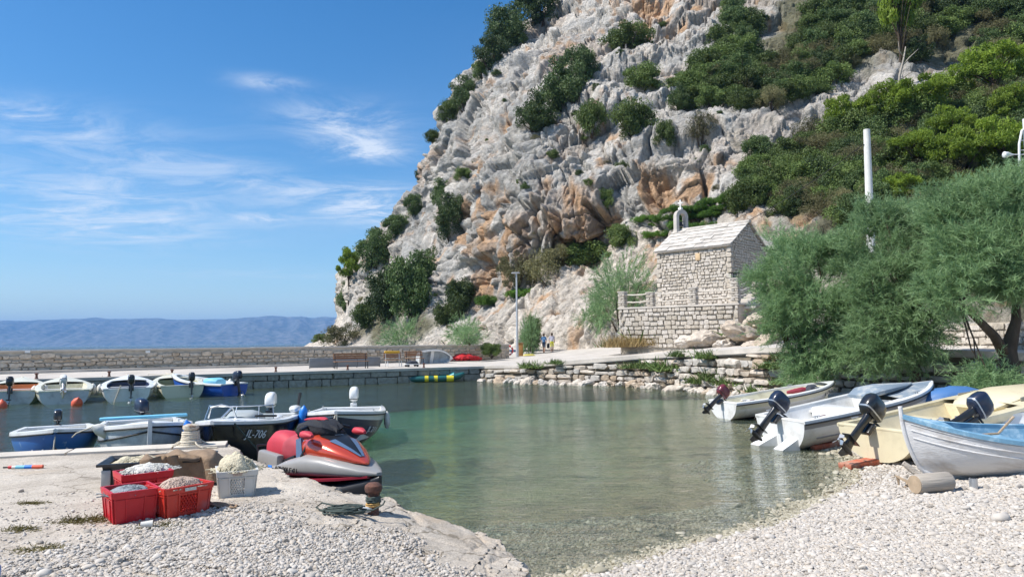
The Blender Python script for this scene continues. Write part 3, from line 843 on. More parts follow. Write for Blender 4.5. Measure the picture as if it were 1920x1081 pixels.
    st2 = fbm(np.stack((P[..., 0] * 1.6 + P[..., 1] * 0.5, P[..., 1] * 1.2, P[..., 2] * 0.05), -1), 3, 113)
    c = mixc(c, dark, 0.78 * sstep(0.6 * st + 0.55 * st2 + 0.3 * n_a, 0.10, 0.42) * steep * (1 - 0.85 * pale))
    c = c * (0.88 + 0.24 * id2)[..., None]
    c = mixc(c, soil, sstep(veg + 0.35 * n_a, 0.55, 0.85) * 0.9)
    me = mesh_np('cliff', V.reshape(-1, 3), grid_faces(nu, nv) if flip > 0 else grid_faces(nu, nv)[:, ::-1], [M['cliff']])
    ca = me.color_attributes.new('rock', 'FLOAT_COLOR', 'POINT')
    ca.data.foreach_set('color', np.concatenate((c, np.ones(c.shape[:2] + (1,))), -1).astype(np.float32).ravel())
    tag(link('cliff', me), kind='structure')
    Vc = V[::3, ::3].reshape(-1, 3)
    fc = grid_faces(len(range(0, nu, 3)), len(range(0, nv, 3)))
    return BVHTree.FromPolygons([tuple(v) for v in Vc], [tuple(f) for f in fc])
CLIFF = build_cliff()
def on_cliff(px, py):
    hit, nrm, _, _ = CLIFF.ray_cast(Vector((0, 0, CAM_H)), ray(px, py).normalized(), 400)
    return hit, nrm
# ================================================================== VEGETATION
M['bark'] = mat('bark', (0.085, 0.065, 0.048), 0.95, 0.1, var=0.4, vscale=5, bump=0.6, bscale=12, stretch=(1, 1, .25))
M['pale_bark'] = mat('pale_bark', (0.36, 0.32, 0.27), 0.9, 0.1, var=0.3, vscale=4, bump=0.5, bscale=10)
M['maquis'] = leafmat('maquis_leaf', (0.050, 0.088, 0.024), (0.162, 0.221, 0.059), 0.24, 0.40)
M['oak'] = leafmat('holm_oak_leaf', (0.038, 0.074, 0.023), (0.119, 0.173, 0.055), 0.2, 0.38)
M['creeper'] = leafmat('creeper_leaf', (0.065, 0.138, 0.022), (0.145, 0.275, 0.043), 0.3, 0.2)
M['olive'] = leafmat('olive_shrub_leaf', (0.106, 0.110, 0.046), (0.239, 0.221, 0.104), 0.25, 0.40)
M['pine'] = leafmat('pine_needle', (0.109, 0.181, 0.020), (0.275, 0.377, 0.043), 0.35, 0.18)
M['tamarisk'] = leafmat('tamarisk_frond', (0.110, 0.200, 0.085), (0.33, 0.48, 0.23), 0.42, 0.10)
M['dry_grass'] = leafmat('dry_grass_blade', (0.24, 0.17, 0.07), (0.40, 0.30, 0.14), 0.3, 0.2)
M['weed'] = leafmat('weed_leaf', (0.07, 0.12, 0.03), (0.16, 0.22, 0.07), 0.3, 0.2)

def leaf_mesh(name, pos, tone, size, m, r, aspect=0.5, updir=0.0):
    """pos (n,3); each leaf one small folded diamond of two triangles"""
    n = len(pos)
    d = r.normal(size=(n, 3)); d[:, 2] += updir; d /= np.linalg.norm(d, axis=1)[:, None]
    e = np.cross(d, r.normal(size=(n, 3))); e /= np.linalg.norm(e, axis=1)[:, None] + 1e-9
    nn = np.cross(d, e)
    L = (size * (0.6 + 0.8 * r.random(n)))[:, None]
    a = pos - d * L * 0.5; b = pos + e * L * aspect * 0.5 + nn * L * 0.08; c = pos + d * L * 0.5; f = pos - e * L * aspect * 0.5 + nn * L * 0.08
    V = np.stack((a, b, c, f), 1).reshape(-1, 3)
    F = np.arange(4 * n).reshape(-1, 4)
    me = mesh_np(name, V, F, [m], smooth=False)
    t = me.attributes.new('tone', 'FLOAT', 'POINT'); t.data.foreach_set('value', np.repeat(np.clip(tone, 0, 1), 4).astype(np.float32))
    return me
def clumps(r, K, rx, rz, zc, flat=0.0):
    c = r.normal(size=(K, 3)); c /= np.linalg.norm(c, axis=1)[:, None]
    c *= (r.random(K) ** 0.45)[:, None]
    c[:, 0] *= rx; c[:, 1] *= rx; c[:, 2] = c[:, 2] * rz + zc
    return c
def stems(name, cs, m, base_r, r, root=(0, 0, -0.15)):
    mb = MB()
    for c in cs:
        c = Vector(c); b = Vector(root); mid = b.lerp(c, 0.5) + Vector(r.normal(size=3)) * 0.06 + Vector((0, 0, 0.05))
        mb.tube([b, b.lerp(mid, .6), mid, c], [base_r, base_r * .8, base_r * .55, base_r * .2], n=5)
    return mb.mesh(name, m, sharp=None)
PROTO = {}
def bush_proto(kind, seed, K, per, m, leaf, rx=0.95, rz=0.55, zc=0.6, cr=0.30, aspect=0.5, bark='bark', br=0.045):
    r = np.random.default_rng(seed)
    cs = clumps(r, K, rx, rz, zc)
    cs[:, 2] = np.maximum(cs[:, 2], 0.06)
    rad = cr * (0.6 + 0.8 * r.random(K))
    d = r.normal(size=(K, per, 3)); d /= np.linalg.norm(d, axis=2)[..., None]
    d *= (r.random((K, per, 1)) ** 0.4)
    d[..., 2] *= 0.75
    pos = cs[:, None, :] + d * rad[:, None, None]
    tone = (0.15 + 0.55 * r.random(K))[:, None] + 0.35 * r.random((K, per))
    me = leaf_mesh(kind + '_crown', pos.reshape(-1, 3), tone.ravel(), leaf, m, r, aspect)
    PROTO.setdefault(kind, []).append((me, stems(kind + '_stem', cs[:7] * 0.85, M[bark], br, r)))
for s in range(4):
    bush_proto('maquis', 100 + s, 52, 190, M['maquis'], 0.085)
for s in range(3):
    bush_proto('oak', 120 + s, 54, 190, M['oak'], 0.08, rx=0.85, rz=0.7, zc=0.75, cr=0.28)
for s in range(2):
    bush_proto('creeper', 140 + s, 60, 170, M['creeper'], 0.08, rx=1.0, rz=0.28, zc=0.25, cr=0.24)
for s in range(3):
    bush_proto('olive', 160 + s, 40, 170, M['olive'], 0.075, rx=0.95, rz=0.55, zc=0.6, cr=0.27, aspect=0.35)
NAMES = {'maquis': ('shrub', 'shrub'), 'oak': ('holm_oak', 'tree'), 'creeper': ('ground_shrub', 'shrub'), 'olive': ('shrub', 'shrub'), 'pine': ('pine_tree', 'tree'), 'tamarisk': ('tamarisk_bush', 'bush')}
bush_rnd = random.Random(5)
def plant(kind, loc, w, h, label, group=None, rz=None, tilt=(0, 0)):
    """w, h in metres"""
    nm, cat = NAMES[kind]
    me, st = PROTO[kind][bush_rnd.randrange(len(PROTO[kind]))]
    t = thing(nm, label, cat, loc, group=group, rot=(tilt[0], tilt[1], bush_rnd.uniform(0, 6.28) if rz is None else rz))
    t.scale = (w / 2, w / 2, h / 1.25)
    link('crown', me, t); link('trunk', st, t)
    return t
def plant_px(kind, px, py, wp, hp, label, group=None, Y=None):
    """px, py: foot-centre of the bush in the photo; wp, hp its size there"""
    hit, nrm = on_cliff(px, py)
    if Y is not None or hit is None:
        hit = at(px, py, Y or 90); nrm = Vector((0, -1, 0.3))
    s = pxm(hit.y)
    return plant(kind, hit - nrm * 0.25 + Vector((0, 0, -0.1 * hp * s)), wp * s, hp * s, label, group)

# --- pines: needles in flat-topped puffs on visible limbs
def pine_proto(seed):
    r = np.random.default_rng(seed)
    K = 34
    cs = clumps(r, K, 0.85, 0.40, 1.0); cs[:, 2] += 0.10 * (1 - np.hypot(cs[:, 0], cs[:, 1]))
    per = 190
    rad = 0.24 * (0.7 + 0.6 * r.random(K))
    d = r.normal(size=(K, per, 3)); d /= np.linalg.norm(d, axis=2)[..., None]; d *= r.random((K, per, 1)) ** 0.4
    d[..., 2] *= 0.55
    pos = cs[:, None, :] + d * rad[:, None, None]
    tone = (0.1 + 0.6 * r.random(K))[:, None] + 0.35 * r.random((K, per))
    me = leaf_mesh('pine_crown', pos.reshape(-1, 3), tone.ravel(), 0.105, M['pine'], r, 0.28, 0.5)
    mb = MB()
    top = Vector((0.05, 0, 1.1)); root = Vector((0, 0, -0.3))
    mb.tube([root, (0.03, .02, .3), (-0.02, .03, .7), top], [.055, .045, .035, .012], n=6)
    for c in cs[:14]:
        c = Vector(c); s0 = root.lerp(top, 0.35 + 0.4 * r.random()); mb.tube([s0, s0.lerp(c, .5) + Vector((0, 0, .04)), c], [.02, .014, .006], n=5)
    PROTO.setdefault('pine', []).append((me, mb.mesh('pine_trunk', M['bark'], sharp=None)))
for s in range(4): pine_proto(200 + s)

# --- tamarisk: thousands of thin feathery fronds
def frond_mesh(name, base, direc, length, width, tone, m, r, droop=0.25):
    """each frond a slim ribbon tapering to its tip"""
    n = len(base)
    side = np.cross(direc, r.normal(size=(n, 3))); side /= np.linalg.norm(side, axis=1)[:, None] + 1e-9
    L = length[:, None]; W = width[:, None] if hasattr(width, '__len__') else width
    p2 = base + direc * L + np.array((0, 0, -1.0)) * L * droop
    V = np.stack((base - side * W * .5, base + side * W * .5, p2 + side * W * .15, p2 - side * W * .15), 1).reshape(-1, 3)
    F = np.arange(4 * n).reshape(-1, 4)
    me = mesh_np(name, V, F, [m], smooth=True)
    t = me.attributes.new('tone', 'FLOAT', 'POINT'); t.data.foreach_set('value', np.repeat(np.clip(tone, 0, 1), 4).astype(np.float32))
    return me
def tamarisk_crown(name, cs, rad, per, r, L=0.20, W=0.017, up=0.45, m=None, spread=1.0):
    """fronds along short twigs that run outwards through each clump"""
    K = len(cs); cen = cs.mean(0)
    tw = max(1, per // 26)                       # twigs per clump
    d = r.normal(size=(K, tw, 3)); d /= np.linalg.norm(d, axis=2)[..., None]
    out = cs - cen; out /= np.linalg.norm(out, axis=1)[:, None] + 1e-6
    dirs = d * 0.8 + out[:, None, :] * 0.7 + np.array((0, 0, up)) ; dirs /= np.linalg.norm(dirs, axis=2)[..., None]
    p0 = cs[:, None, :] + d * (r.random((K, tw, 1)) ** .5) * rad[:, None, None] * np.array((1, 1, .75))
    tl_ = rad[:, None] * (0.5 + 0.9 * r.random((K, tw)))
    u = r.random((K, tw, 26))
    base = p0[:, :, None, :] + dirs[:, :, None, :] * (u * tl_[..., None])[..., None] + np.array((0, 0, -1)) * (u ** 2 * tl_[..., None] * .06)[..., None]
    g = dirs[:, :, None, :] * 0.9 + 0.75 * r.normal(size=(K, tw, 26, 3)); g /= np.linalg.norm(g, axis=3)[..., None]
    tone = (0.10 + 0.45 * r.random((K, 1, 1))) + 0.25 * r.random((K, tw, 1)) + 0.25 * r.random((K, tw, 26))
    base = base.reshape(-1, 3); n = len(base)
    return frond_mesh(name, base, g.reshape(-1, 3), L * (0.4 + 0.8 * r.random(n)), W * (0.7 + 0.6 * r.random(n)), tone.ravel(), m or M['tamarisk'], r, .0)
def tamarisk_bush_proto(seed):
    r = np.random.default_rng(seed); K = 26
    cs = clumps(r, K, 0.85, 0.5, 0.6); cs[:, 2] = np.maximum(cs[:, 2], 0.05)
    me = tamarisk_crown('tamarisk_crown', cs, 0.30 * (.6 + .8 * r.random(K)), 420, r, 0.11, 0.011, 0.3)
    PROTO.setdefault('tamarisk', []).append((me, stems('tamarisk_stem', cs[:8], M['bark'], 0.03, r)))
for s in range(3): tamarisk_bush_proto(230 + s)

def big_tamarisk(label, root, limbs, blobs, seed):
    """limbs: lists of (x,y,z,r) in world metres; blobs: (photo x, y, depth, radius m, clump count)"""
    r = np.random.default_rng(seed)
    t = thing('tamarisk_tree', label, 'tree', root, group='tamarisk trees along the shore wall')
    rt = Vector(root)
    mb = MB()
    cs, rad = [], []
    ends = []
    for (px, py, Y, rr, k) in blobs:
        c = np.array(at(px, py, Y) - rt); ends.append(c)
        q = r.normal(size=(k, 3)); q /= np.linalg.norm(q, axis=1)[:, None]; q *= (r.random((k, 1)) ** 0.45)
        q[:, 2] *= 0.8
        cs.append(c + q * rr); rad.append(.24 + .36 * r.random(k))
    for lb in limbs:
        mb.tube([Vector(p[:3]) - rt for p in lb], [p[3] for p in lb], n=9)
    tips = [Vector(lb[-1][:3]) - rt for lb in limbs]
    for c in np.concatenate(cs)[::3]:
        c = Vector(c); s = min(tips, key=lambda p: (p - c).length)
        mb.tube([s, s.lerp(c, .5) + Vector(r.normal(size=3)) * .12, c], [.035, .022, .008], n=4)
    mb.build('trunk', M['bark'], t, sharp=None)
    link('crown', tamarisk_crown('crown', np.concatenate(cs), np.concatenate(rad), 780, r), t)
    return t
def W3(px, py, Y, r): return (*at(px, py, Y), r)
big_tamarisk('feathery green tamarisk spilling over the shore wall, nearest the chapel', at(1500, 742, 26.3),
    [[W3(1500, 750, 26.3, .20), W3(1498, 690, 26.2, .17), W3(1505, 630, 26.2, .13), W3(1530, 560, 26.2, .07)],
     [W3(1498, 690, 26.2, .13), W3(1470, 630, 25.8, .09), W3(1465, 560, 25.5, .05)],
     [W3(1500, 660, 26.2, .12), W3(1560, 600, 25.5, .08), W3(1600, 560, 25, .05)]],
    [(1465, 520, 26, 1.0, 16), (1500, 470, 26.6, 1.0, 16), (1470, 585, 25.6, 1.0, 16), (1530, 560, 25.3, 1.1, 18), (1560, 490, 26, 1.1, 18), (1520, 640, 25.4, .9, 14), (1590, 570, 25.2, 1.1, 18),
     (1510, 700, 25.2, .55, 8), (1545, 670, 25.2, .6, 8), (1585, 640, 25.0, .8, 12)], 301)
big_tamarisk('broad feathery tamarisk in the middle of the row above the wall', at(1715, 735, 23.8),
    [[W3(1715, 745, 23.8, .20), W3(1716, 690, 23.9, .16), W3(1710, 630, 24, .12), W3(1700, 560, 24, .07)],
     [W3(1716, 690, 23.9, .12), W3(1660, 620, 23.6, .09), W3(1640, 570, 23.4, .05)], [W3(1712, 650, 23.9, .12), W3(1760, 600, 23.4, .08), W3(1770, 540, 23.2, .05)]],
    [(1620, 470, 24.5, 1.1, 18), (1660, 420, 24.8, 1.0, 18), (1640, 540, 23.6, 1.1, 20), (1690, 500, 23.8, 1.1, 20), (1740, 430, 24.2, 1.1, 20), (1650, 610, 23.4, 1.0, 18), (1710, 590, 23.2, 1.0, 18),
     (1750, 520, 23.4, 1.0, 18), (1700, 650, 23.2, .75, 12), (1640, 660, 23.4, .6, 8)], 302)
big_tamarisk('dark-trunked feathery tamarisk leaning at the right edge of the photo', at(1895, 745, 20.5),
    [[W3(1895, 760, 20.5, .30), W3(1893, 700, 20.5, .27), W3(1890, 655, 20.5, .22), W3(1905, 600, 20.6, .13), W3(1905, 540, 20.7, .08)],
     [W3(1885, 665, 20.5, .16), W3(1865, 630, 20.3, .13), W3(1835, 600, 20.1, .10), W3(1800, 570, 20, .05)]],
    [(1800, 480, 20.8, 1.0, 20), (1850, 420, 21.2, 1.05, 22), (1800, 400, 21.6, .9, 18), (1900, 370, 21, .95, 20), (1880, 480, 20.4, 1.0, 20), (1830, 520, 20.2, .7, 11), (1900, 535, 20, .7, 11), (1780, 540, 20.1, .6, 9),
     (1950, 450, 20.5, 1.1, 18), (1860, 700, 19.8, .45, 5), (1845, 735, 19.6, .4, 5)], 303)

# --- single shrubs on the cliff: (kind, x, y of the foot, width, height, label)
SHRUBS = [
 ('oak', 1012, 45, 85, 62, 'dark tree crowning the cliff top against the sky'),
 ('oak', 958, 92, 85, 70, 'dark tree on the skyline just below the cliff top'),
 ('oak', 920, 125, 60, 52, 'dark rounded tree on the upper skyline, second step down'),
 ('maquis', 905, 145, 40, 30, 'small dark shrub at a notch in the upper skyline'),
 ('oak', 872, 205, 60, 52, 'dark shrub on the skyline ledge halfway up the cliff'),
 ('maquis', 845, 222, 48, 36, 'low dark shrub left of the skyline ledge halfway up'),
 ('maquis', 810, 262, 26, 22, 'tiny shrub on the steep skyline at mid height'),
 ('maquis', 788, 340, 20, 24, 'lone little bush sticking out from the left cliff edge'),
 ('oak', 775, 405, 34, 38, 'dark bush on the left cliff edge under the lone little bush'),
 ('oak', 745, 442, 52, 36, 'dark low bush on the left cliff edge above the round trees'),
 ('oak', 700, 500, 64, 58, 'round dark tree on the lower left cliff edge'),
 ('pine', 652, 545, 48, 62, 'bright green pine on the lower left cliff edge'),
 ('oak', 650, 580, 38, 40, 'dark shrub below the bright pine on the left edge'),
 ('oak', 1092, 165, 64, 70, 'tall dark tree at the top of the big thicket on the cliff face'),
 ('oak', 1060, 205, 90, 80, 'widest dark tree in the big thicket on the cliff face'),
 ('oak', 1008, 245, 75, 58, 'dark tree at the left foot of the big thicket on the face'),
 ('maquis', 1112, 245, 48, 56, 'dark shrub at the right foot of the big thicket on the face'),
 ('maquis', 1182, 92, 78, 46, 'green shrub below the high orange hollow'),
 ('maquis', 1205, 165, 62, 46, 'green shrub on the ledge above the long diagonal band'),
 ('maquis', 1190, 250, 78, 62, 'rounded green shrub under the long diagonal band'),
 ('maquis', 1245, 272, 40, 46, 'narrow green shrub in a groove above the twin caves'),
 ('olive', 1312, 268, 58, 60, 'grey-green shrub hanging above the right cave'),
 ('oak', 842, 440, 62, 62, 'dark bush on the grey buttress at left'),
 ('oak', 825, 385, 38, 42, 'smaller dark bush on the grey buttress at left'),
 ('maquis', 866, 332, 34, 20, 'flat green tuft on the shoulder of the grey buttress'),
 ('maquis', 1038, 296, 22, 18, 'tiny green tuft on bare rock in the middle of the face'),
 ('maquis', 1168, 335, 30, 30, 'small bright tuft left of the twin caves'),
 ('maquis', 1140, 392, 34, 42, 'green bush in the dark crack left of the caves'),
 ('oak', 778, 592, 92, 96, 'largest dark tree in the grove at the cliff foot'),
 ('oak', 722, 602, 74, 80, 'dark tree left of the largest one in the grove'),
 ('oak', 800, 545, 60, 62, 'dark tree high at the back of the grove'),
 ('maquis', 688, 608, 56, 44, 'low green shrub at the left of the grove'),
 ('olive', 640, 645, 72, 42, 'grey-green shrub low on the headland tip'),
 ('maquis', 605, 640, 36, 18, 'small shrub at the seaward tip of the headland'),
 ('tamarisk', 752, 652, 82, 56, 'light feathery bush behind the breakwater below the grove'),
 ('maquis', 835, 605, 48, 40, 'green shrub at the right of the grove'),
 ('oak', 862, 588, 58, 58, 'dark tree right of the grove under the orange wall'),
 ('creeper', 915, 565, 40, 30, 'bright green shrub under the orange wall'),
 ('olive', 972, 535, 72, 66, 'grey-green tree in front of the dark overhang'),
 ('olive', 1025, 530, 78, 76, 'olive-brown tree in front of the overhang, right of its twin'),
 ('creeper', 985, 552, 80, 26, 'bright low growth under the twin olive-toned trees'),
 ('maquis', 1095, 495, 84, 42, 'green shrub strip at the right end of the overhang'),
 ('maquis', 1170, 460, 54, 48, 'round green shrub above the chapel bush'),
 ('tamarisk', 876, 645, 74, 46, 'light feathery bush behind the wall near the red heap'),
 ('tamarisk', 1165, 600, 120, 118, 'tall feathery bush left of the chapel terrace'),
 ('tamarisk', 1120, 605, 60, 50, 'smaller feathery bush at the foot of the chapel bush'),
]
for k, x, y, w, h, lab in SHRUBS:
    plant_px(k, x, y, w * 1.2, h * 1.2, lab, 'shrubs and trees on the cliff')

sc_r = random.Random(31); n_t = 0
while n_t < 60:
    px, py = sc_r.uniform(660, 1420), sc_r.uniform(20, 620)
    hit, nrm = on_cliff(px, py)
    if hit is None or hit.y > 160: continue
    w_ = sc_r.uniform(9, 24); plant_px(sc_r.choice(['maquis', 'maquis', 'olive', 'oak']), px, py, w_, w_ * .7, 'small tuft of scrub clinging to a crack in the bare cliff', 'small tufts on the cliff'); n_t += 1
# --- thickets on the right-hand slopes
def in_poly(x, y, pl):
    c = False; j = len(pl) - 1
    for i in range(len(pl)):
        if ((pl[i][1] > y) != (pl[j][1] > y)) and x < (pl[j][0] - pl[i][0]) * (y - pl[i][1]) / (pl[j][1] - pl[i][1]) + pl[i][0]: c = not c
        j = i
    return c
BARE = [[(1540, 225), (1560, 150), (1640, 110), (1665, 200), (1600, 235)], [(1755, 150), (1790, 55), (1850, 65), (1840, 150), (1790, 165)], [(1420, 120), (1440, 20), (1520, 0), (1515, 60), (1470, 110)]]
def thicket(pl, step, kinds, wr, hr, label, group, seed):
    r = random.Random(seed)
    xs = [p[0] for p in pl]; ys = [p[1] for p in pl]
    y = min(ys)
    while y < max(ys):
        x = min(xs) + r.uniform(0, step)
        while x < max(xs):
            jx, jy = x + r.uniform(-.35, .35) * step, y + r.uniform(-.35, .35) * step * .6
            if in_poly(jx, jy, pl) and not any(in_poly(jx, jy - 8, b_) for b_ in BARE):
                kd = r.choice(kinds)
                plant_px(kd, jx, jy, r.uniform(*wr), r.uniform(*hr), label[kd] if isinstance(label, dict) else label, group)
            x += step
        y += step * 0.55
thicket([(1240, 215), (1290, 150), (1370, 100), (1440, 110), (1480, 75), (1530, 20), (1600, -10), (1725, -10), (1720, 60), (1650, 100), (1590, 150), (1520, 185), (1430, 208), (1330, 205)], 31,
        ['maquis', 'maquis', 'oak', 'olive'], (50, 84), (34, 54), {'maquis': 'green shrub in the thicket on the upper slope right of the cliff', 'oak': 'dark small tree in the thicket on the upper slope right of the cliff', 'olive': 'dull olive shrub in the thicket on the upper slope right of the cliff'}, 'thicket on the upper slope', 11)
thicket([(1340, 110), (1350, 40), (1400, 10), (1425, 70), (1400, 115)], 34, ['oak', 'oak', 'maquis'], (44, 66), (44, 60), {'oak': 'dark tree in the clump beside the white slab at the top', 'maquis': 'green shrub in the clump beside the white slab at the top'}, 'clump beside the white slab', 12)
thicket([(1395, 345), (1400, 290), (1470, 290), (1530, 250), (1600, 245), (1660, 280), (1670, 420), (1600, 430), (1530, 410), (1440, 400), (1390, 400)], 35,
        ['oak', 'maquis', 'maquis', 'olive'], (54, 90), (42, 66), {'oak': 'dark tree in the thicket above the chapel roof', 'maquis': 'green shrub in the thicket above the chapel roof', 'olive': 'olive-brown shrub in the thicket above the chapel roof'}, 'thicket above the chapel', 13)
thicket([(1200, 435), (1215, 410), (1290, 380), (1390, 360), (1395, 392), (1330, 425), (1260, 450)], 30, ['creeper'], (46, 66), (22, 32), 'bright green low shrub in the carpet above the chapel', 'green carpet above the chapel', 14)
thicket([(1690, 130), (1700, 60), (1720, -10), (1930, -10), (1930, 150), (1840, 150), (1850, 60), (1780, 50), (1750, 120)], 38, ['maquis', 'oak', 'olive'], (56, 90), (40, 60),
        {'maquis': 'green shrub in the thicket in the top right corner', 'oak': 'dark tree in the thicket in the top right corner', 'olive': 'dull olive shrub in the thicket in the top right corner'}, 'thicket in the top right corner', 15)
thicket([(1600, 330), (1620, 240), (1700, 195), (1790, 170), (1930, 140), (1930, 420), (1640, 430)], 42, ['maquis', 'olive', 'oak'], (60, 100), (44, 66),
        {'maquis': 'green shrub on the slope behind the pines', 'oak': 'dark tree on the slope behind the pines', 'olive': 'olive shrub on the slope behind the pines'}, 'undergrowth behind the pines', 16)
PINES = [(1690, 120, 100, 175, 'yellow-green pine standing high above the bare pale branches'), (1600, 275, 120, 95, 'bright pine at the left of the pine stand'),
         (1665, 250, 110, 90, 'bright pine in the pine stand behind the white pole'), (1730, 235, 130, 90, 'bright pine under the bare pale branches'),
         (1770, 215, 110, 80, 'bright pine right of the bare pale branches'), (1860, 190, 150, 110, 'wide bright pine below the white rock slab at right'), (1720, 325, 110, 80, 'yellow-green pine right of the white pole'),
         (1800, 345, 130, 95, 'bright pine just above the tamarisk crowns'), (1880, 330, 130, 110, 'bright pine behind the lamp arm at the right edge'), (1790, 280, 110, 80, 'bright pine in the middle of the right slope'), (1900, 255, 110, 90, 'bright pine at the right edge above the lamp arm'),
         (1690, 395, 90, 70, 'low yellow-green pine behind the tamarisks')]
for x, y, w, h, lab in PINES:
    plant_px('pine', x, y, w, h, lab, 'pines on the right slope')
def bare_tree():
    hit, n = on_cliff(1690, 165)
    s = pxm(hit.y); mb = MB()
    def P(x, y, d=0): return at(x, y, hit.y - 0.8 + d) - hit
    mb.tube([P(1685, 170), P(1687, 140), P(1694, 112), P(1698, 88)], [.16, .13, .09, .05], n=6)
    mb.tube([P(1690, 125), P(1705, 108), P(1722, 92, .5)], [.08, .06, .02], n=5)
    mb.tube([P(1688, 150), P(1704, 138), P(1716, 133, .3), P(1728, 122, .3)], [.08, .06, .04, .02], n=5)
    mb.tube([P(1695, 108), P(1686, 95), P(1684, 78, -.3)], [.06, .04, .02], n=5)
    t = thing('dead_tree', 'bare pale dead tree with forked branches on the right slope', 'tree', hit)
    mb.build('trunk', M['pale_bark'], t, sharp=None)
bare_tree()

# --- weeds and grass tufts
def tuft_mesh(name, seed, m, n=160, spread=0.5, L=0.7, W=0.05, up=1.0):
    r = np.random.default_rng(seed)
    base = np.column_stack((r.normal(size=n) * spread * .5, r.normal(size=n) * spread * .5, np.zeros(n)))
    d = r.normal(size=(n, 3)) * 0.6; d[:, 2] = up + 0.3 * r.random(n); d /= np.linalg.norm(d, axis=1)[:, None]
    return frond_mesh(name, base, d, L * (0.5 + 0.7 * r.random(n)), np.full(n, W), r.random(n), m, r, 0.15)
TUFT = {'weed': [tuft_mesh('weed_tuft', 400 + i, M['weed'], 220, .6, .6, .07, .6) for i in range(3)],
        'dry': [tuft_mesh('dry_tuft', 410 + i, M['dry_grass'], 200, .7, .8, .035, 1.3) for i in range(3)],
        'leafy': [tuft_mesh('leafy_tuft', 420 + i, M['creeper'], 170, .6, .8, .10, 1.0) for i in range(2)]}
def tuft(kind, loc, s, label, group, name='weed_tuft', cat='weed', rot=None):
    o = link(name, TUFT[kind][bush_rnd.randrange(len(TUFT[kind]))], None, loc, rot or (0, 0, bush_rnd.uniform(0, 6)), (s, s, s))
    return tag(o, label, cat, group)
for x, y, Y, s, k, lab in [(1215, 640, 46, 1.3, 'leafy', 'bright leafy weed below the terrace wall, left of its twin'), (1250, 638, 46, 1.5, 'leafy', 'bright leafy weed below the terrace wall, right of its twin'),
                           (1385, 628, 41, 1.2, 'weed', 'yellowish weed on the rock below the terrace corner'), (1145, 650, 47, 1.0, 'weed', 'green weed at the left foot of the terrace wall')]:
    tuft(k, at(x, y, Y), s, lab, 'weeds along the path')
for i, x in enumerate(range(1150, 1330, 12)):
    tuft('dry', at(x + bush_rnd.uniform(-5, 5), 651 - (x - 1150) * 0.05, 45.5 + bush_rnd.uniform(-.7, .7)), bush_rnd.uniform(.7, 1.2), 'dry straw-coloured grass tuft along the path below the terrace', 'dry grass along the path', 'dry_grass_tuft', 'grass')
# ================================================================== MASONRY
def stone_variants(prefix, n, seed, power, jit):
    """rounded, uneven blocks of unit size: front towards -Y"""
    out = []
    r = np.random.default_rng(seed)
    for k in range(n):
        bm = bmesh.new(); bmesh.ops.create_cube(bm, size=1.0)
        bmesh.ops.subdivide_edges(bm, edges=bm.edges[:], cuts=1, use_grid_fill=True)
        for v in bm.verts:
            c = np.array(v.co) * 2
            m = (np.abs(c) ** power).sum() ** (1 / power)
            c = c / max(m, 1e-6) * min(m, 1.0) * 0.5 if m > 1 else c * 0.5
            c = c + r.normal(size=3) * jit
            v.co = Vector(c)
        me = bpy.data.meshes.new(prefix); bm.to_mesh(me); bm.free()
        me.polygons.foreach_set('use_smooth', [True] * len(me.polygons)); me.set_sharp_from_angle(angle=R(40))
        out.append(me)
    return out
def stone_mat(name, a, b, c, bump=0.5, bs=9.0):
    """three natural stone tones chosen per stone, with grain"""
    m = bpy.data.materials.new(name); m.use_nodes = True; nt = m.node_tree; N = nt.nodes.new
    p = nt.nodes['Principled BSDF']; p.inputs['Roughness'].default_value = 0.9; p.inputs['Specular IOR Level'].default_value = 0.2
    oi = N('ShaderNodeObjectInfo'); cr = N('ShaderNodeValToRGB'); e = cr.color_ramp.elements
    e[0].position = 0; e[0].color = (*a, 1); e[1].position = 1; e[1].color = (*c, 1); x = e.new(.5); x.color = (*b, 1)
    nt.links.new(oi.outputs['Random'], cr.inputs[0])
    tc = N('ShaderNodeTexCoord'); g = N('ShaderNodeNewGeometry')
    nz = N('ShaderNodeTexNoise'); nz.inputs['Scale'].default_value = bs; nz.inputs['Detail'].default_value = 6
    nt.links.new(g.outputs['Position'], nz.inputs[0])
    rm = N('ShaderNodeMapRange'); rm.inputs['From Min'].default_value = .3; rm.inputs['From Max'].default_value = .7; rm.inputs['To Min'].default_value = .75; rm.inputs['To Max'].default_value = 1.2
    nt.links.new(nz.outputs[0], rm.inputs[0])
    sc = N('ShaderNodeVectorMath'); sc.operation = 'SCALE'; nt.links.new(cr.outputs[0], sc.inputs[0]); nt.links.new(rm.outputs[0], sc.inputs['Scale'])
    nt.links.new(sc.outputs[0], p.inputs['Base Color'])
    bp = N('ShaderNodeBump'); bp.inputs['Strength'].default_value = bump; bp.inputs['Distance'].default_value = .06
    nt.links.new(nz.outputs[0], bp.inputs['Height']); nt.links.new(bp.outputs[0], p.inputs['Normal'])
    return m
M['stone_pale'] = stone_mat('pale_stone', (0.42, 0.37, 0.30), (0.56, 0.51, 0.45), (0.49, 0.43, 0.35))
M['stone_shore'] = stone_mat('shore_stone', (0.40, 0.31, 0.22), (0.54, 0.48, 0.41), (0.46, 0.43, 0.39), 0.8, 5)
M['stone_wall'] = stone_mat('breakwater_stone', (0.46, 0.36, 0.26), (0.60, 0.50, 0.39), (0.52, 0.46, 0.38), 0.7, 6)
M['stone_block'] = stone_mat('grey_block', (0.27, 0.25, 0.22), (0.37, 0.345, 0.30), (0.32, 0.29, 0.245), 0.7, 6)
M['mortar'] = mat('mortar', (0.46, 0.41, 0.34), 0.95, 0.1, var=0.25, vscale=3, bump=0.5, bscale=20)
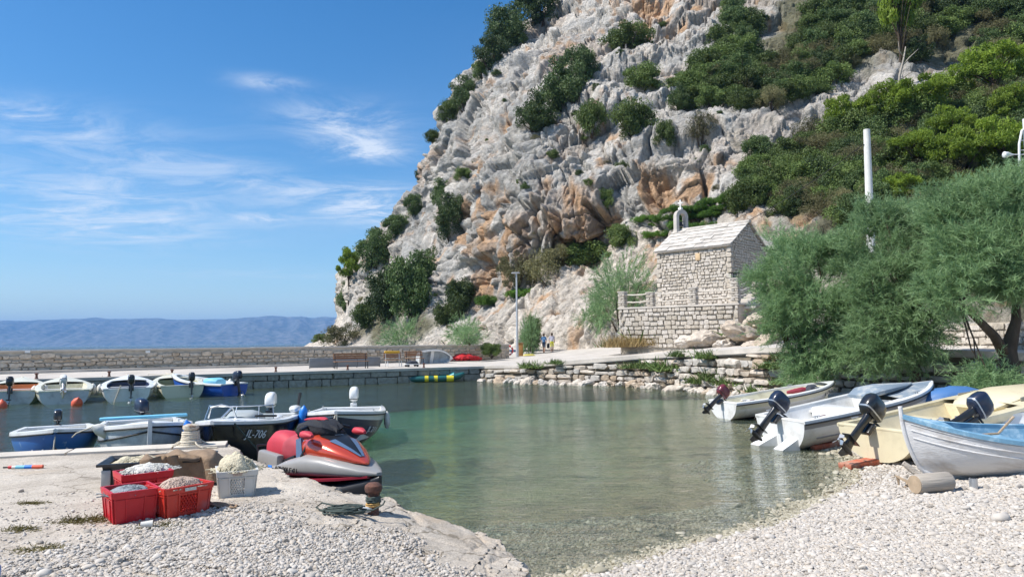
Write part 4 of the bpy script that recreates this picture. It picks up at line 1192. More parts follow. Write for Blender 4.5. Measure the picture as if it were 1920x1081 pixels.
M['mortar_dark'] = mat('dark_joint_earth', (0.16, 0.135, 0.10), 0.95, 0.1, var=0.3, vscale=3)  # dark earthy core colour seen in the joints between the stones
M['coping'] = mat('coping', (0.55, 0.50, 0.44), 0.9, 0.2, var=0.2, vscale=1.2, bump=0.4, bscale=12)
STONES = {}
for nm, m, pw, jt in (('pale', 'stone_pale', 7, .03), ('shore', 'stone_shore', 5, .05), ('wall', 'stone_wall', 5, .05), ('block', 'stone_block', 14, .018)):
    vs = stone_variants('stone', 7, len(nm) * 13, pw, jt * 1.35)
    for me in vs: me.materials.append(M[m])
    STONES[nm] = vs
def rock_variants(n, seed, m):
    out = []
    for k in range(n):
        bm = bmesh.new(); bmesh.ops.create_icosphere(bm, subdivisions=4, radius=.5)
        V = np.array([v.co for v in bm.verts]); q = V * 2.2 + k * 7.7
        dd_ = .32 * fbm(q, 3, seed + k) + .16 * (ridged(V * 5 + k, 3, seed + 9 + k) - .4)
        _, _, iv = voro(V * 2.4 + k * 3, seed + k); dd_ = dd_ + .18 * (iv - .5)
        V = V * (1 + dd_)[:, None]
        for v, c_ in zip(bm.verts, V): v.co = Vector(c_)
        me = bpy.data.meshes.new('boulder'); bm.to_mesh(me); bm.free(); me.polygons.foreach_set('use_smooth', [True] * len(me.polygons)); me.set_sharp_from_angle(angle=R(35)); me.materials.append(m); out.append(me)
    return out
ROCKS = rock_variants(5, 600, M['stone_shore']); ROCKS_WET = rock_variants(5, 640, M['stone_shore'])
def lay_stones(kind, parent, frame, length, hfun, w, h, depth, seed, limit=300, gap=0.02, name='stone', zig=0.35, key=None, skip=None):
    """random courses over a strip: frame(u, v) -> point, tangent, normal; hfun(u) height of wall at u; first `limit` (by key) are parts, the rest one joined part"""
    r = random.Random(seed)
    spots = []
    v = 0.0; hmax = max(hfun(length * i / 50) for i in range(51))
    while v < hmax - 0.06:
        ch = h * r.uniform(.78, 1.25)
        u = -r.uniform(0, w * .8)
        while u < length:
            sw = w * r.uniform(.55, 1.55)
            cu = u + sw / 2
            top = hfun(min(max(cu, 0), length))
            sh = ch * r.uniform(1 - zig * .4, 1 + zig * .25)
            if v + ch * .45 < top and 0 <= cu <= length:
                sh = min(sh, top - v)
                sx = min(sw, 2 * min(cu, length - cu) + .02) if (cu < sw / 2 or length - cu < sw / 2) else sw
                if sx > .08 and not (skip and skip(cu, v + sh / 2)):
                    spots.append((cu, v + sh / 2 + r.uniform(-.1, .1) * ch * zig, sx - gap, sh - gap, r.uniform(-.07, .07) * zig, r.uniform(.9, 1.15), r.randrange(7)))
            u += sw
        v += ch
    if key: spots.sort(key=key)
    rest_v, rest_f = [], []
    pinv = parent.matrix_world.inverted() if parent else Matrix.Identity(4)
    for i, (u, v, sx, sz, a, dj, k) in enumerate(spots):
        p, tn, nr = frame(u, v)
        X = tn.normalized(); Y = -nr.normalized(); Z = X.cross(Y).normalized()
        T = Matrix((X, Y, Z)).transposed().to_4x4(); T.translation = p
        T = T @ Matrix.Rotation(a, 4, 'Y') @ Matrix.Diagonal((sx, depth * dj, sz, 1))
        me = STONES[kind][k]
        if i < limit:
            o = link(name, me, parent); o.matrix_local = pinv @ T
        else:
            o0 = len(rest_v); T2 = pinv @ T
            rest_v += [T2 @ q.co for q in me.vertices]; rest_f += [tuple(j + o0 for j in f.vertices) for f in me.polygons]
    if rest_v:
        me = bpy.data.meshes.new('stones'); me.from_pydata([tuple(q) for q in rest_v], [], rest_f)
        me.materials.append(STONES[kind][0].materials[0]); me.polygons.foreach_set('use_smooth', [True] * len(me.polygons)); me.set_sharp_from_angle(angle=R(40))
        tag(link('stones', me, parent), kind='stuff')
    return len(spots)
def UPD(o):
    bpy.context.view_layer.update(); return o

# --- breakwater wall
bw = UPD(thing('breakwater_wall', 'long rubble stone breakwater wall with pale coping behind the pier', 'wall', (W_L.x, W_L.y, 0.85)))
bw_len = (W_R - W_L).length
def wl(u, z, off=0.0):     # point on the breakwater line
    return W_L + W_D * u + W_N * off + Vector((0, 0, z))
def local(o, pts): return [Vector(p) - o.location for p in pts]
BW_TOP = 2.17
mb = MB(); mb.prism(local(bw, [wl(0, .6, 0), wl(0, BW_TOP - .10, 0), wl(0, BW_TOP - .10, -.7), wl(0, .6, -.7)]), (0, 0, 0), W_D * bw_len)
mb.build('core', M['mortar'], bw, smooth=False)
mb = MB()
n = 12
for i in range(n):
    a, b = bw_len * i / n + .006, bw_len * (i + 1) / n - .006; z = random.uniform(-.012, .012)
    mb = MB(); mb.prism(local(bw, [wl(a, BW_TOP - .10, .07), wl(a, BW_TOP + z, .07), wl(a, BW_TOP + z, -.78), wl(a, BW_TOP - .10, -.78)]), (0, 0, 0), W_D * (b - a))
    mb.build('coping', M['coping'], bw, smooth=False)
mb = MB(); mb.prism(local(bw, [wl(0, .80, .9), wl(0, 1.0, .9), wl(0, 1.0, -.05), wl(0, .80, -.05)]), (0, 0, 0), W_D * (bw_len * .74))
mb.build('base_step', M['paving'], bw, smooth=False)
lay_stones('wall', bw, lambda u, v: (wl(u, .98 + v, .0), W_D, W_N), bw_len, lambda u: BW_TOP - 1.12, .46, .23, .20, 21, zig=.9,
           key=lambda s: abs(s[0] - 22) if s[0] > 13 else 99)
for i, (px, lab) in enumerate(((52, 'small pale tag on the breakwater coping, leftmost'), (277, 'small white tag on the breakwater coping, above the third moored boat'))):
    p = at(px, 658, 43)
    # slide along the ray to the wall face
    d = ray(px, 659); t = ((W_A - Vector((0, 0, CAM_H))).dot(W_N)) / d.dot(W_N); q = Vector((0, 0, CAM_H)) + d * t + W_N * .10
    mb = MB(); mb.box((0, 0, 0), (.26, .025, .13), rz=math.atan2(W_D.y, W_D.x))
    tag(mb.build('wall_tag', M.setdefault('white_paint', mat('white_paint', (.78, .78, .76), .5)), None, q), lab, 'tag')

# --- blocks along the pier face
pl_len = (P_B - P_L).length
pf = UPD(thing('quay_wall', 'dark grey squared stone blocks facing the far pier above the water', 'wall', (P_L.x, P_L.y, 0)))
def pp(u, z, off=0.0): return Vector((P_L.x, P_L.y, 0)) + PIER_D * u + PIER_N * off + Vector((0, 0, z))
mb = MB(); mb.prism(local(pf, [pp(0, -5, -.06), pp(0, .69, -.06), pp(0, .69, -.45), pp(0, -5, -.45)]), (0, 0, 0), PIER_D * pl_len)
mb.build('core', M['mortar_dark'], pf, smooth=False)
lay_stones('block', pf, lambda u, v: (pp(u, v - .06, -.06), PIER_D, PIER_N), pl_len, lambda u: .75, .85, .37, .24, 23, name='block', zig=.12, gap=.016)

# --- shore wall of big rough stones on the right
sw_pts = RWP_np
sw_d = np.concatenate(([0], np.cumsum(np.linalg.norm(np.diff(sw_pts[:, :2], axis=0), axis=1))))
sw_len = sw_d[-1]
sw = UPD(thing('shore_wall', 'rough dry stone shore wall along the path on the right of the harbour', 'wall', (*sw_pts[0, :2], 0)))
def swp(u):
    x, y, z = [float(np.interp(u, sw_d, sw_pts[:, k])) for k in range(3)]
    x2, y2 = [float(np.interp(u + .3, sw_d, sw_pts[:, k])) for k in range(2)]; x1, y1 = [float(np.interp(u - .3, sw_d, sw_pts[:, k])) for k in range(2)]
    t = Vector((x2 - x1, y2 - y1, 0)).normalized()
    return Vector((x, y, 0)), t, Vector((t.y, -t.x, 0)), z
def sw_frame(u, v):
    p, t, n_, z = swp(u)
    lean = 0.32 * (1 - v / max(z, .5)) + 0.06 * math.sin(u * 3.1 + v * 7)
    return p + n_ * (lean - .05) + Vector((0, 0, v - .12)), t, n_
rows = []
for u in np.linspace(0, sw_len, 120):
    p, t, n_, z = swp(u)
    rows.append([p + n_ * .28 + Vector((0, 0, -5)) - sw.location, p + n_ * .25 - sw.location, p - n_ * .10 + Vector((0, 0, z - .16)) - sw.location, p - n_ * .5 + Vector((0, 0, z - .16)) - sw.location])
MB().loft(rows, closed=False).build('core', M['mortar_dark'], sw)
lay_stones('shore', sw, sw_frame, sw_len, lambda u: swp(u)[3] - .06, .60, .33, .40, 29, limit=300, gap=.03, zig=.9, key=lambda s: -s[0] if s[0] < 30 else 99)
# rocks along the water line at its foot
rk = np.random.default_rng(91)
for i in range(46):
    u = 1.5 + i * .52; p, t, n_, z = swp(u)
    s = .35 + .45 * rk.random()
    o = link('boulder', ROCKS_WET[int(rk.integers(5))], None, p + n_ * (.42 + .4 * rk.random()) + Vector((0, 0, -.05 + .12 * rk.random())), (rk.random() * .6, rk.random() * .6, rk.random() * 6), (s * 1.3, s, s * .7))
    tag(o, 'low wet boulder at the water line along the foot of the shore wall', 'boulder', 'boulders at the foot of the shore wall')
# concrete kerb on its top
rows = []
for u in np.linspace(3.5, sw_len, 110):
    p, t, n_, z = swp(u); b = p + Vector((0, 0, z))
    rows.append([b + n_ * .06 + Vector((0, 0, -.10)) - sw.location, b + n_ * .06 + Vector((0, 0, .10)) - sw.location, b - n_ * .34 + Vector((0, 0, .10)) - sw.location, b - n_ * .34 + Vector((0, 0, -.10)) - sw.location])
MB().loft(rows).build('kerb', M['coping'], sw)
# weeds rooted in the wall
for i, (px, py, s) in enumerate([(993, 690, .9), (1042, 682, .6), (1180, 690, .7), (1212, 690, .9), (1250, 695, 1.3), (1270, 668, .7), (1325, 672, .9), (1310, 718, .9), (1335, 712, 1.0), (1365, 722, .9), (1420, 735, .7), (1445, 690, .8), (1470, 672, .7), (1465, 720, .6)]):
    dist = min(np.linspace(0, sw_len, 300), key=lambda u: abs(((swp(u)[0].x) / swp(u)[0].y) - ray(px, 690).x / ray(px, 690).y))
    p, t, n_, z = swp(dist)
    q = at(px, py, p.y - .35)
    tuft('weed', q - n_ * .05, s, ['grey-green weed rooted in the shore wall, %s' % w for w in ('nearest the pier corner', 'just right of the pier corner weed', 'left of the pair in the middle', 'beside the largest wall weed', 'the largest one', 'on top of the kerb in the middle', 'on top right of the middle', 'low above the water on the right', 'low on the right beside its twin', 'low near the first outboard motor', 'at the foot behind the outboard', 'high at the right end', 'topmost at the right end', 'beside the tamarisk trunk')][i], 'weeds in the shore wall')

# --- low wall and bank behind the path on the far right
bk = UPD(thing('path_wall', 'low pale stone wall behind the path under the right-hand tree', 'wall', at(1770, 655, 29)))
pA, pB = at(1765, 652, 29.5), at(2010, 652, 23.5); pA.z = pB.z = 1.75
dd = (pB - pA).normalized(); nn_ = Vector((dd.y, -dd.x, 0)); ln = (pB - pA).length
mb = MB(); mb.prism(local(bk, [pA, pA + Vector((0, 0, 1.15)), pA + Vector((0, 0, 1.15)) - nn_ * .5, pA - nn_ * .5]), (0, 0, 0), dd * ln)
mb.build('core', M['mortar'], bk, smooth=False)
lay_stones('pale', bk, lambda u, v: (pA + dd * u + Vector((0, 0, v)), dd, nn_), ln, lambda u: 1.18, .48, .30, .2, 37, zig=.4)

# ================================================================== CHAPEL
CH = at(1374, 600, 46.0); CH.z = 4.4                 # corner between the long wall and the gable, at floor level
tl = Vector((-0.72, 0.69, 0)).normalized(); tg = Vector((0.69, 0.72, 0)).normalized()
LL, LG, EH, RH = 5.5, 5.3, 4.06, 5.75
nl = -tg; ng = -tl
ch = UPD(thing('chapel', 'small pale stone chapel with slab roof, bell gable and white cross', 'chapel', CH))
Zv = Vector((0, 0, 1))
def cp(l, g, z): return tl * l + tg * g + Zv * z     # local to the chapel root
mb = MB()
i_ = .06
mb.prism([cp(i_, i_, -1.2), cp(LL - i_, i_, -1.2), cp(LL - i_, LG - i_, -1.2), cp(i_, LG - i_, -1.2)], (0, 0, 0), Zv * (EH + 1.2 - .02))
mb.prism([cp(0, i_, EH - .02), cp(0, LG / 2, RH - .05), cp(0, LG - i_, EH - .02)], tl * i_, tl * (LL - i_))
mb.build('wall', M['mortar'], ch, smooth=False)
def fl(u, v): return CH + cp(LL - u, .05, v - .9), -tl, nl
def fg(u, v): return CH + cp(.05, u, v - .9), tg, ng
quoin = .34
NICHE = (LL * .60, EH - .55, .20)
lay_stones('pale', ch, lambda u, v: fl(u + quoin, v), LL - 2 * quoin, lambda u: EH + .88, .30, .215, .14, 41, limit=210, gap=.024, zig=1.0, key=lambda s: -s[1])
lay_stones('pale', ch, lambda u, v: fg(u + quoin, v), LG - quoin, lambda u: EH + .88 + (RH - EH) * max(0, 1 - abs(u + quoin - LG / 2) / (LG / 2)) - .06, .33, .18, .14, 43, limit=90, gap=.022, zig=.9, key=lambda s: s[0])
for k in range(16):          # corner stones, long and short by turns
    z = -.95 + k * .335; 
    for (l0, far) in ((0, 0), (LL, 1)):
        a = .42 if k % 2 else .30
        o = link('quoin', STONES['pale'][k % 7], ch); c = cp(a / 2 if not far else LL - a / 2, .17 if not far else .17, z)
        T = Matrix((tl, tg, Zv)).transposed().to_4x4(); T.translation = c + (ng * .035 if not far else -ng * .03) + nl * .035
        o.matrix_local = T @ Matrix.Diagonal((a, .40 if k % 2 == 0 else .30, .32, 1))
M['ochre_stone'] = mat('ochre_stone', (.58, .42, .25), .85, var=.2, bump=.3)
mb = MB(); c = cp(LL * .42, -.04, EH - .62); T = Matrix((tl, tg, Zv)).transposed().to_4x4()
mb.box(c, (.34, .12, .46), M=T, bev=.02); mb.build('plaque', M['ochre_stone'], ch)
M['slab'] = mat('roof_slab', (.53, .49, .44), .85, .2, var=.22, vscale=2.5, bump=.6, bscale=9, rnd=.16, dirt=(.36, .34, .30), dscale=2.2, dlo=.5, dhi=.75)
half = LG / 2 + .16; rise = RH - EH; sl = math.hypot(LG / 2, rise); slope_v = (tg * (LG / 2) + Zv * rise).normalized(); slope_n = (-tg * rise + Zv * (LG / 2)).normalized()
rr = random.Random(3)
NR = 6
def roof_side(sgn):
    e0 = cp(0, 0, EH) if sgn > 0 else cp(0, LG, EH)
    sv = slope_v if sgn > 0 else (-tg * (LG / 2) + Zv * rise).normalized(); sn = slope_n if sgn > 0 else (tg * rise + Zv * (LG / 2)).normalized()
    full = sl + .20
    for i in range(NR):
        a = -.20 + full * i / NR; b = -.20 + full * (i + 1) / NR + .10
        l = -.12
        while l < LL + .12:
            w = rr.uniform(.5, .85); l2 = min(l + w, LL + .14)
            th = .07 + rr.uniform(-.015, .02)
            b2 = b + rr.uniform(-.03, .03); lift = .018 * rr.random()
            q = [e0 + tl * (l + .008) + sv * a, e0 + tl * (l2 - .008) + sv * a, e0 + tl * (l2 - .008) + sv * b2, e0 + tl * (l + .008) + sv * b2]
            m_ = MB(); m_.prism([q[0] + sn * (.07 + lift), q[1] + sn * (.07 + lift), q[2] + sn * (.015 + lift), q[3] + sn * (.015 + lift)], (0, 0, 0), sn * th)
            m_.build('roof_slab', M['slab'], ch, smooth=False)
            l = l2
roof_side(1); roof_side(-1)
mb = MB(); mb.box(cp(LL / 2, LG / 2, RH + .10), (LL + .3, .34, .14), M=T, bev=.03); mb.build('ridge', M['slab'], ch)
mb = MB(); mb.prism([cp(-.02, -.18, EH - .10), cp(LL + .02, -.18, EH - .10), cp(LL + .02, .12, EH - .10), cp(-.02, .12, EH - .10)], (0, 0, 0), Zv * .10); mb.build('eave', M['coping'], ch, smooth=False)
# bell gable over the far gable end
BX, BW, BH = LL - .40, .50, 1.15
bgp = cp(BX, LG / 2, RH - .10)
mb = MB()
def arch(w, h, n=12): return [(w * math.cos(math.pi * k / n), h + w * math.sin(math.pi * k / n)) for k in range(n + 1)]
bd = Vector((0.93, 0.37, 0)).normalized(); bn = Vector((-bd.y, bd.x, 0))
outer = [(BW, -.2)] + arch(BW, BH) + [(-BW, -.2)]
inner = [(BW * .55, -.2)] + arch(BW * .55, BH - .06) + [(-BW * .55, -.2)]
vs = []; fs = []
for s in (-.19, .19):
    for (x, z) in outer: vs.append(bgp + bd * x + Zv * z + bn * s)
    for (x, z) in inner: vs.append(bgp + bd * x + Zv * z + bn * s)
n_ = len(outer)
for k in range(n_ - 1):
    fs += [(k, k + 1, n_ + k + 1, n_ + k), (2 * n_ + k, 3 * n_ + k, 3 * n_ + k + 1, 2 * n_ + k + 1), (k, 2 * n_ + k, 2 * n_ + k + 1, k + 1), (n_ + k, n_ + k + 1, 3 * n_ + k + 1, 3 * n_ + k)]
mb.add(vs, fs); bgo = mb.build('bell_gable', M['slab'], ch)
M['bronze'] = mat('dark_bronze', (.05, .05, .045), .45, metal=.6)
mb = MB(); mb.lathe([(.19, -.02), (.17, .04), (.125, .16), (.11, .26), (.06, .32), (.02, .34)], 14, Matrix.Translation(bgp + Zv * .46)); mb.tube([bgp + Zv * .8 - bd * .24, bgp + Zv * .8 + bd * .24], .025, 6)
mb.build('bell', M['bronze'], bgo)
M['white_stone'] = mat('white_stone', (.74, .72, .68), .7, var=.08)
mb = MB(); cz = BH + BW; mb.box(bgp + Zv * (cz + .08), (.26, .26, .18), M=T, bev=.02); mb.box(bgp + Zv * (cz + .42), (.10, .09, .62), M=T, bev=.015); mb.box(bgp + Zv * (cz + .50), (.40, .086, .10), M=T, bev=.015)
mb.build('cross', M['white_stone'], bgo)

# --- terrace in front of the chapel
tr0 = at(1162, 600, 46.2); tr0.z = 0
tr1 = at(1385, 600, 41.6); tr1.z = 0
td = (tr1 - tr0); tlen = td.length; td.normalize(); tn_ = Vector((td.y, -td.x, 0))
TZ = 4.4
te = UPD(thing('terrace_wall', 'pale stone terrace wall with slab edge carrying the chapel', 'wall', tr0 + Zv * 2.0))
def tloc(u, z, off=0.0): return tr0 + td * u + tn_ * off + Zv * z - te.location
mb = MB(); mb.prism([tloc(0, 1.2, -.05), tloc(tlen, 1.2, -.05), tloc(tlen + 2.5, 1.2, -9), tloc(-.1, 1.2, -9)], (0, 0, 0), Zv * (TZ - 1.25)); mb.build('core', M['mortar'], te, smooth=False)
mb = MB(); mb.prism([tloc(-.08, TZ - .045, .10), tloc(tlen + .08, TZ - .045, .10), tloc(tlen + .08 + 2.4, TZ - .045, -6.8), tloc(-.2, TZ - .045, -6.8)], (0, 0, 0), Zv * .10); mb.build('slab_edge', M['coping'], te, smooth=False)
lay_stones('pale', te, lambda u, v: (tr0 + td * u + Zv * (1.9 + v), td, tn_), tlen, lambda u: TZ - 1.96, .38, .27, .16, 47, gap=.02, zig=.6)
lay_stones('pale', te, lambda u, v: (tr0 + Zv * (1.9 + v) - tn_ * u, -tn_, -td), 2.5, lambda u: TZ - 1.96, .38, .27, .16, 48, gap=.02, zig=.6)
M['rail'] = mat('pale_rail', (.60, .54, .46), .8, var=.2, vscale=4)
pillars = [0.15, tlen * .40 - .95, tlen * .64, tlen - .2]
pil = []
for i, u in enumerate(pillars + [None]):
    base = (tr0 + td * u - tn_ * .18 + Zv * (TZ + .05)) if u is not None else tr1 + Vector((1.9, 2.4, TZ + .7))
    hgt = (1.0, .95, 1.0, 1.45, 1.1)[i]
    pt = UPD(thing('stone_pillar', ('small stone pillar at the left end of the terrace rail', 'stone pillar second from the left on the terrace rail', 'stone pillar third from the left, before the chapel wall', 'tallest stone pillar with a lantern at the terrace corner', 'stone pillar up the steps by the chapel gable')[i], 'pillar', base, math.atan2(td.y, td.x), 'terrace rail pillars'))
    q = 0
    for k in range(int(hgt / .14)):
        for s in (-1, 1):
            o = link('stone', STONES['pale'][(k + i + q) % 7], pt); q += 1
            o.matrix_local = Matrix.Translation((s * .12 if k % 2 else 0, 0 if k % 2 else s * .12, .07 + k * .14)) @ Matrix.Diagonal((.235 if k % 2 else .46, .46 if k % 2 else .235, .135, 1))
    mb = MB(); mb.box((0, 0, int(hgt / .14) * .14 + .03), (.52, .52, .07), bev=.015); mb.build('cap', M['coping'], pt)
    pil.append((base, hgt))
M['iron'] = mat('dark_iron', (.02, .02, .022), .5, metal=.3)
lt = thing('lantern', 'dark iron lantern on the tallest terrace pillar', 'lantern', pil[3][0] + Zv * 1.47)
MB().box((0, 0, .02), (.34, .34, .04)).box((0, 0, .30), (.52, .40, .05)).tube([(-.15, -.15, .02), (-.15, -.15, .3)], .02, 5).tube([(.15, -.15, .02), (.15, -.15, .3)], .02, 5).tube([(-.15, .15, .02), (-.15, .15, .3)], .02, 5).tube([(.15, .15, .02), (.15, .15, .3)], .02, 5).build('frame', M['iron'], lt)
M['lamp_glass'] = mat('lamp_glass', (.25, .25, .24), .1)
MB().lathe([(.08, .05), (.12, .1), (.12, .2), (.06, .27)], 10).build('glass', M['lamp_glass'], lt)
for i in range(4):
    a, b = pil[i][0], pil[i + 1][0]
    rt_ = thing('wooden_rail', ('pair of pale wooden poles, leftmost span of the terrace rail', 'pair of pale wooden poles, second span of the terrace rail', 'pair of pale wooden poles, span before the chapel wall', 'pale wooden poles rising beside the steps to the gable')[i], 'rail', a, group='terrace rails')
    for z in (.35, .80) if i < 3 else (.3, .62, .95):
        w_ = random.uniform(-.03, .03); d_ = b - a
        MB().tube([Zv * (z + .04), d_ * .35 + Zv * (z - .03 + w_), d_ * .7 + Zv * (z - .02), d_ + Zv * (z + .05)], .045, 7).build('pole', M['rail'], rt_)
stp = thing('stone_steps', 'pale stone steps climbing from the terrace corner beside the gable', 'steps', tr1 + Zv * (TZ - .3) + Vector((.2, .2, 0)))
for k in range(6):
    m_ = MB(); m_.box(Vector((.35 + .30 * k, .40 * k + .4, .10 + .17 * k)), (1.3, .55, .17), rz=R(-25), bev=.02); m_.build('step', M['coping'], stp)

# rocks below the terrace
M['rockpile'] = M['stone_pale']
for i, (px, py, Y, s) in enumerate([(1330, 640, 42.5, 1.9), (1390, 625, 40.5, 1.7), (1425, 600, 41, 1.6), (1360, 650, 41, 1.2), (1290, 642, 43.5, 1.3), (1440, 640, 38.5, 1.4), (1180, 645, 46, 1.0), (1410, 650, 39, 1.0)]):
    o = link('boulder', ROCKS[i % 5], None, at(px, py, Y), (rr.uniform(-.3, .3), rr.uniform(-.3, .3), rr.uniform(0, 6)), (s * 1.5, s * 1.1, s * .62))
    tag(o, ('large pale boulder directly under the terrace wall', 'pale boulder under the terrace corner', 'pale boulder right of the terrace corner, uphill', 'pale boulder beside the path kerb', 'pale boulder under the middle of the terrace', 'pale boulder next to the first tamarisk', 'small pale boulder at the left foot of the terrace', 'small pale boulder by the path, lowest on the right')[i], 'boulder', 'boulders below the terrace')
# ================================================================== BOATS
def gel(name, col, **k):
    k.setdefault('rough', .35); k.setdefault('coat', .25); k.setdefault('var', .06); k.setdefault('vscale', 3)
    return mat(name, col, **k)
M['gel_white'] = gel('white_gelcoat', (.74, .74, .72), dirt=(.52, .50, .46), dscale=2.2, dlo=.52, dhi=.75)
M['gel_cream'] = gel('cream_gelcoat', (.70, .66, .50), dirt=(.50, .46, .33), dscale=2.5, dlo=.55, dhi=.75)
M['gel_beige'] = gel('beige_gelcoat', (.68, .60, .41), dirt=(.52, .45, .30), dscale=2, dlo=.52, dhi=.78)
M['gel_grey'] = gel('weathered_grey_hull', (.52, .56, .58), dirt=(.30, .33, .35), dscale=2.6, dlo=.45, dhi=.72, rough=.5)
M['gel_blue'] = gel('blue_hull_paint', (.02, .13, .42), dirt=(.25, .38, .55), dscale=5, dlo=.62, dhi=.72, rough=.5)
M['gel_navy'] = gel('navy_hull', (.018, .030, .075), rough=.3)
M['gel_black'] = gel('black_hull', (.008, .010, .018), rough=.22)
M['gel_bright_blue'] = gel('bright_blue_hull', (.02, .10, .45))
M['olive_in'] = gel('olive_liner', (.33, .32, .16), rough=.6)
M['orange_in'] = gel('orange_liner', (.62, .27, .10), rough=.6)
M['antifoul'] = mat('dark_antifouling', (.05, .025, .022), .8)
M['rubber'] = mat('black_rubber', (.015, .015, .016), .6)
M['cowl_black'] = mat('black_cowling', (.014, .015, .018), .28, coat=.4)
M['cowl_navy'] = mat('navy_cowling', (.012, .02, .045), .35, coat=.3)
M['cowl_white'] = mat('white_cowling', (.74, .74, .72), .3, coat=.3)
M['cowl_red'] = mat('dark_red_cowling', (.14, .02, .03), .3, coat=.4)
M['alu'] = mat('aluminium', (.55, .56, .57), .4, metal=.8)
M['wood'] = mat('weathered_wood', (.36, .27, .18), .85, var=.3, vscale=6, bump=.5, bscale=16, stretch=(.3, 3, 3))
M['rope'] = mat('pale_rope', (.56, .50, .40), .95, var=.25, vscale=40)
M['rope_dark'] = mat('green_rope', (.06, .08, .07), .9, var=.3, vscale=40)
M['fender_white'] = mat('white_fender', (.70, .68, .62), .55, dirt=(.42, .38, .30), dscale=5, dlo=.45, dhi=.75)
M['fender_blue'] = mat('blue_fender', (.01, .18, .62), .4)
M['buoy_orange'] = mat('orange_buoy', (.70, .11, .05), .5)
M['board_blue'] = mat('light_blue_paint', (.18, .50, .68), .55, var=.1)
M['tarp_blue'] = mat('blue_tarp', (.06, .16, .36), .5, bump=.5, bscale=6)
M['chrome'] = mat('bright_rail', (.75, .76, .77), .25, metal=.9)
def clear_screen():
    m = bpy.data.materials.new('tinted_screen'); m.use_nodes = True; nt = m.node_tree; nt.nodes.clear()
    o = nt.nodes.new('ShaderNodeOutputMaterial'); a = nt.nodes.new('ShaderNodeBsdfTransparent'); g = nt.nodes.new('ShaderNodeBsdfGlossy'); f = nt.nodes.new('ShaderNodeFresnel'); x = nt.nodes.new('ShaderNodeMixShader')
    a.inputs[0].default_value = (.62, .66, .66, 1); g.inputs['Roughness'].default_value = .03; f.inputs[0].default_value = 1.45
    nt.links.new(f.outputs[0], x.inputs[0]); nt.links.new(a.outputs[0], x.inputs[1]); nt.links.new(g.outputs[0], x.inputs[2]); nt.links.new(x.outputs[0], o.inputs[0])
    return m
M['screen'] = clear_screen()
M['crate_grey'] = mat('grey_can', (.30, .30, .28), .5)
M['letter_white'] = mat('white_lettering', (.75, .75, .75), .5)
M['letter_black'] = mat('black_lettering', (.02, .02, .02), .5)

def ring(x, hw, z0, z1, p=2.5, n=16, y0=0.0):
    zc, hh = (z0 + z1) / 2, (z1 - z0) / 2; out = []
    for k in range(n):
        a = 2 * math.pi * (k + .5) / n; c, s = math.cos(a), math.sin(a)
        out.append((x, y0 + hw * math.copysign(abs(c) ** (2 / p), c), zc + hh * math.copysign(abs(s) ** (2 / p), s)))
    return out
def blob(stations, p=2.5, n=16, y0=0.0):
    """loft through (x, half width, z bottom, z top)"""
    return MB().loft([ring(x, w, a, b, p, n, y0) for x, w, a, b in stations])
def text_mesh(txt, size, m, shear=.25, depth=.004):
    c = bpy.data.curves.new('lettering', 'FONT'); c.body = txt; c.size = size; c.shear = shear; c.extrude = depth; c.align_x = 'CENTER'; c.align_y = 'CENTER'; c.resolution_u = 3
    o = bpy.data.objects.new('lettering', c); COL.objects.link(o)
    dg = bpy.context.evaluated_depsgraph_get(); me = bpy.data.meshes.new_from_object(o.evaluated_get(dg))
    bpy.data.objects.remove(o); me.materials.clear(); me.materials.append(m)
    return me

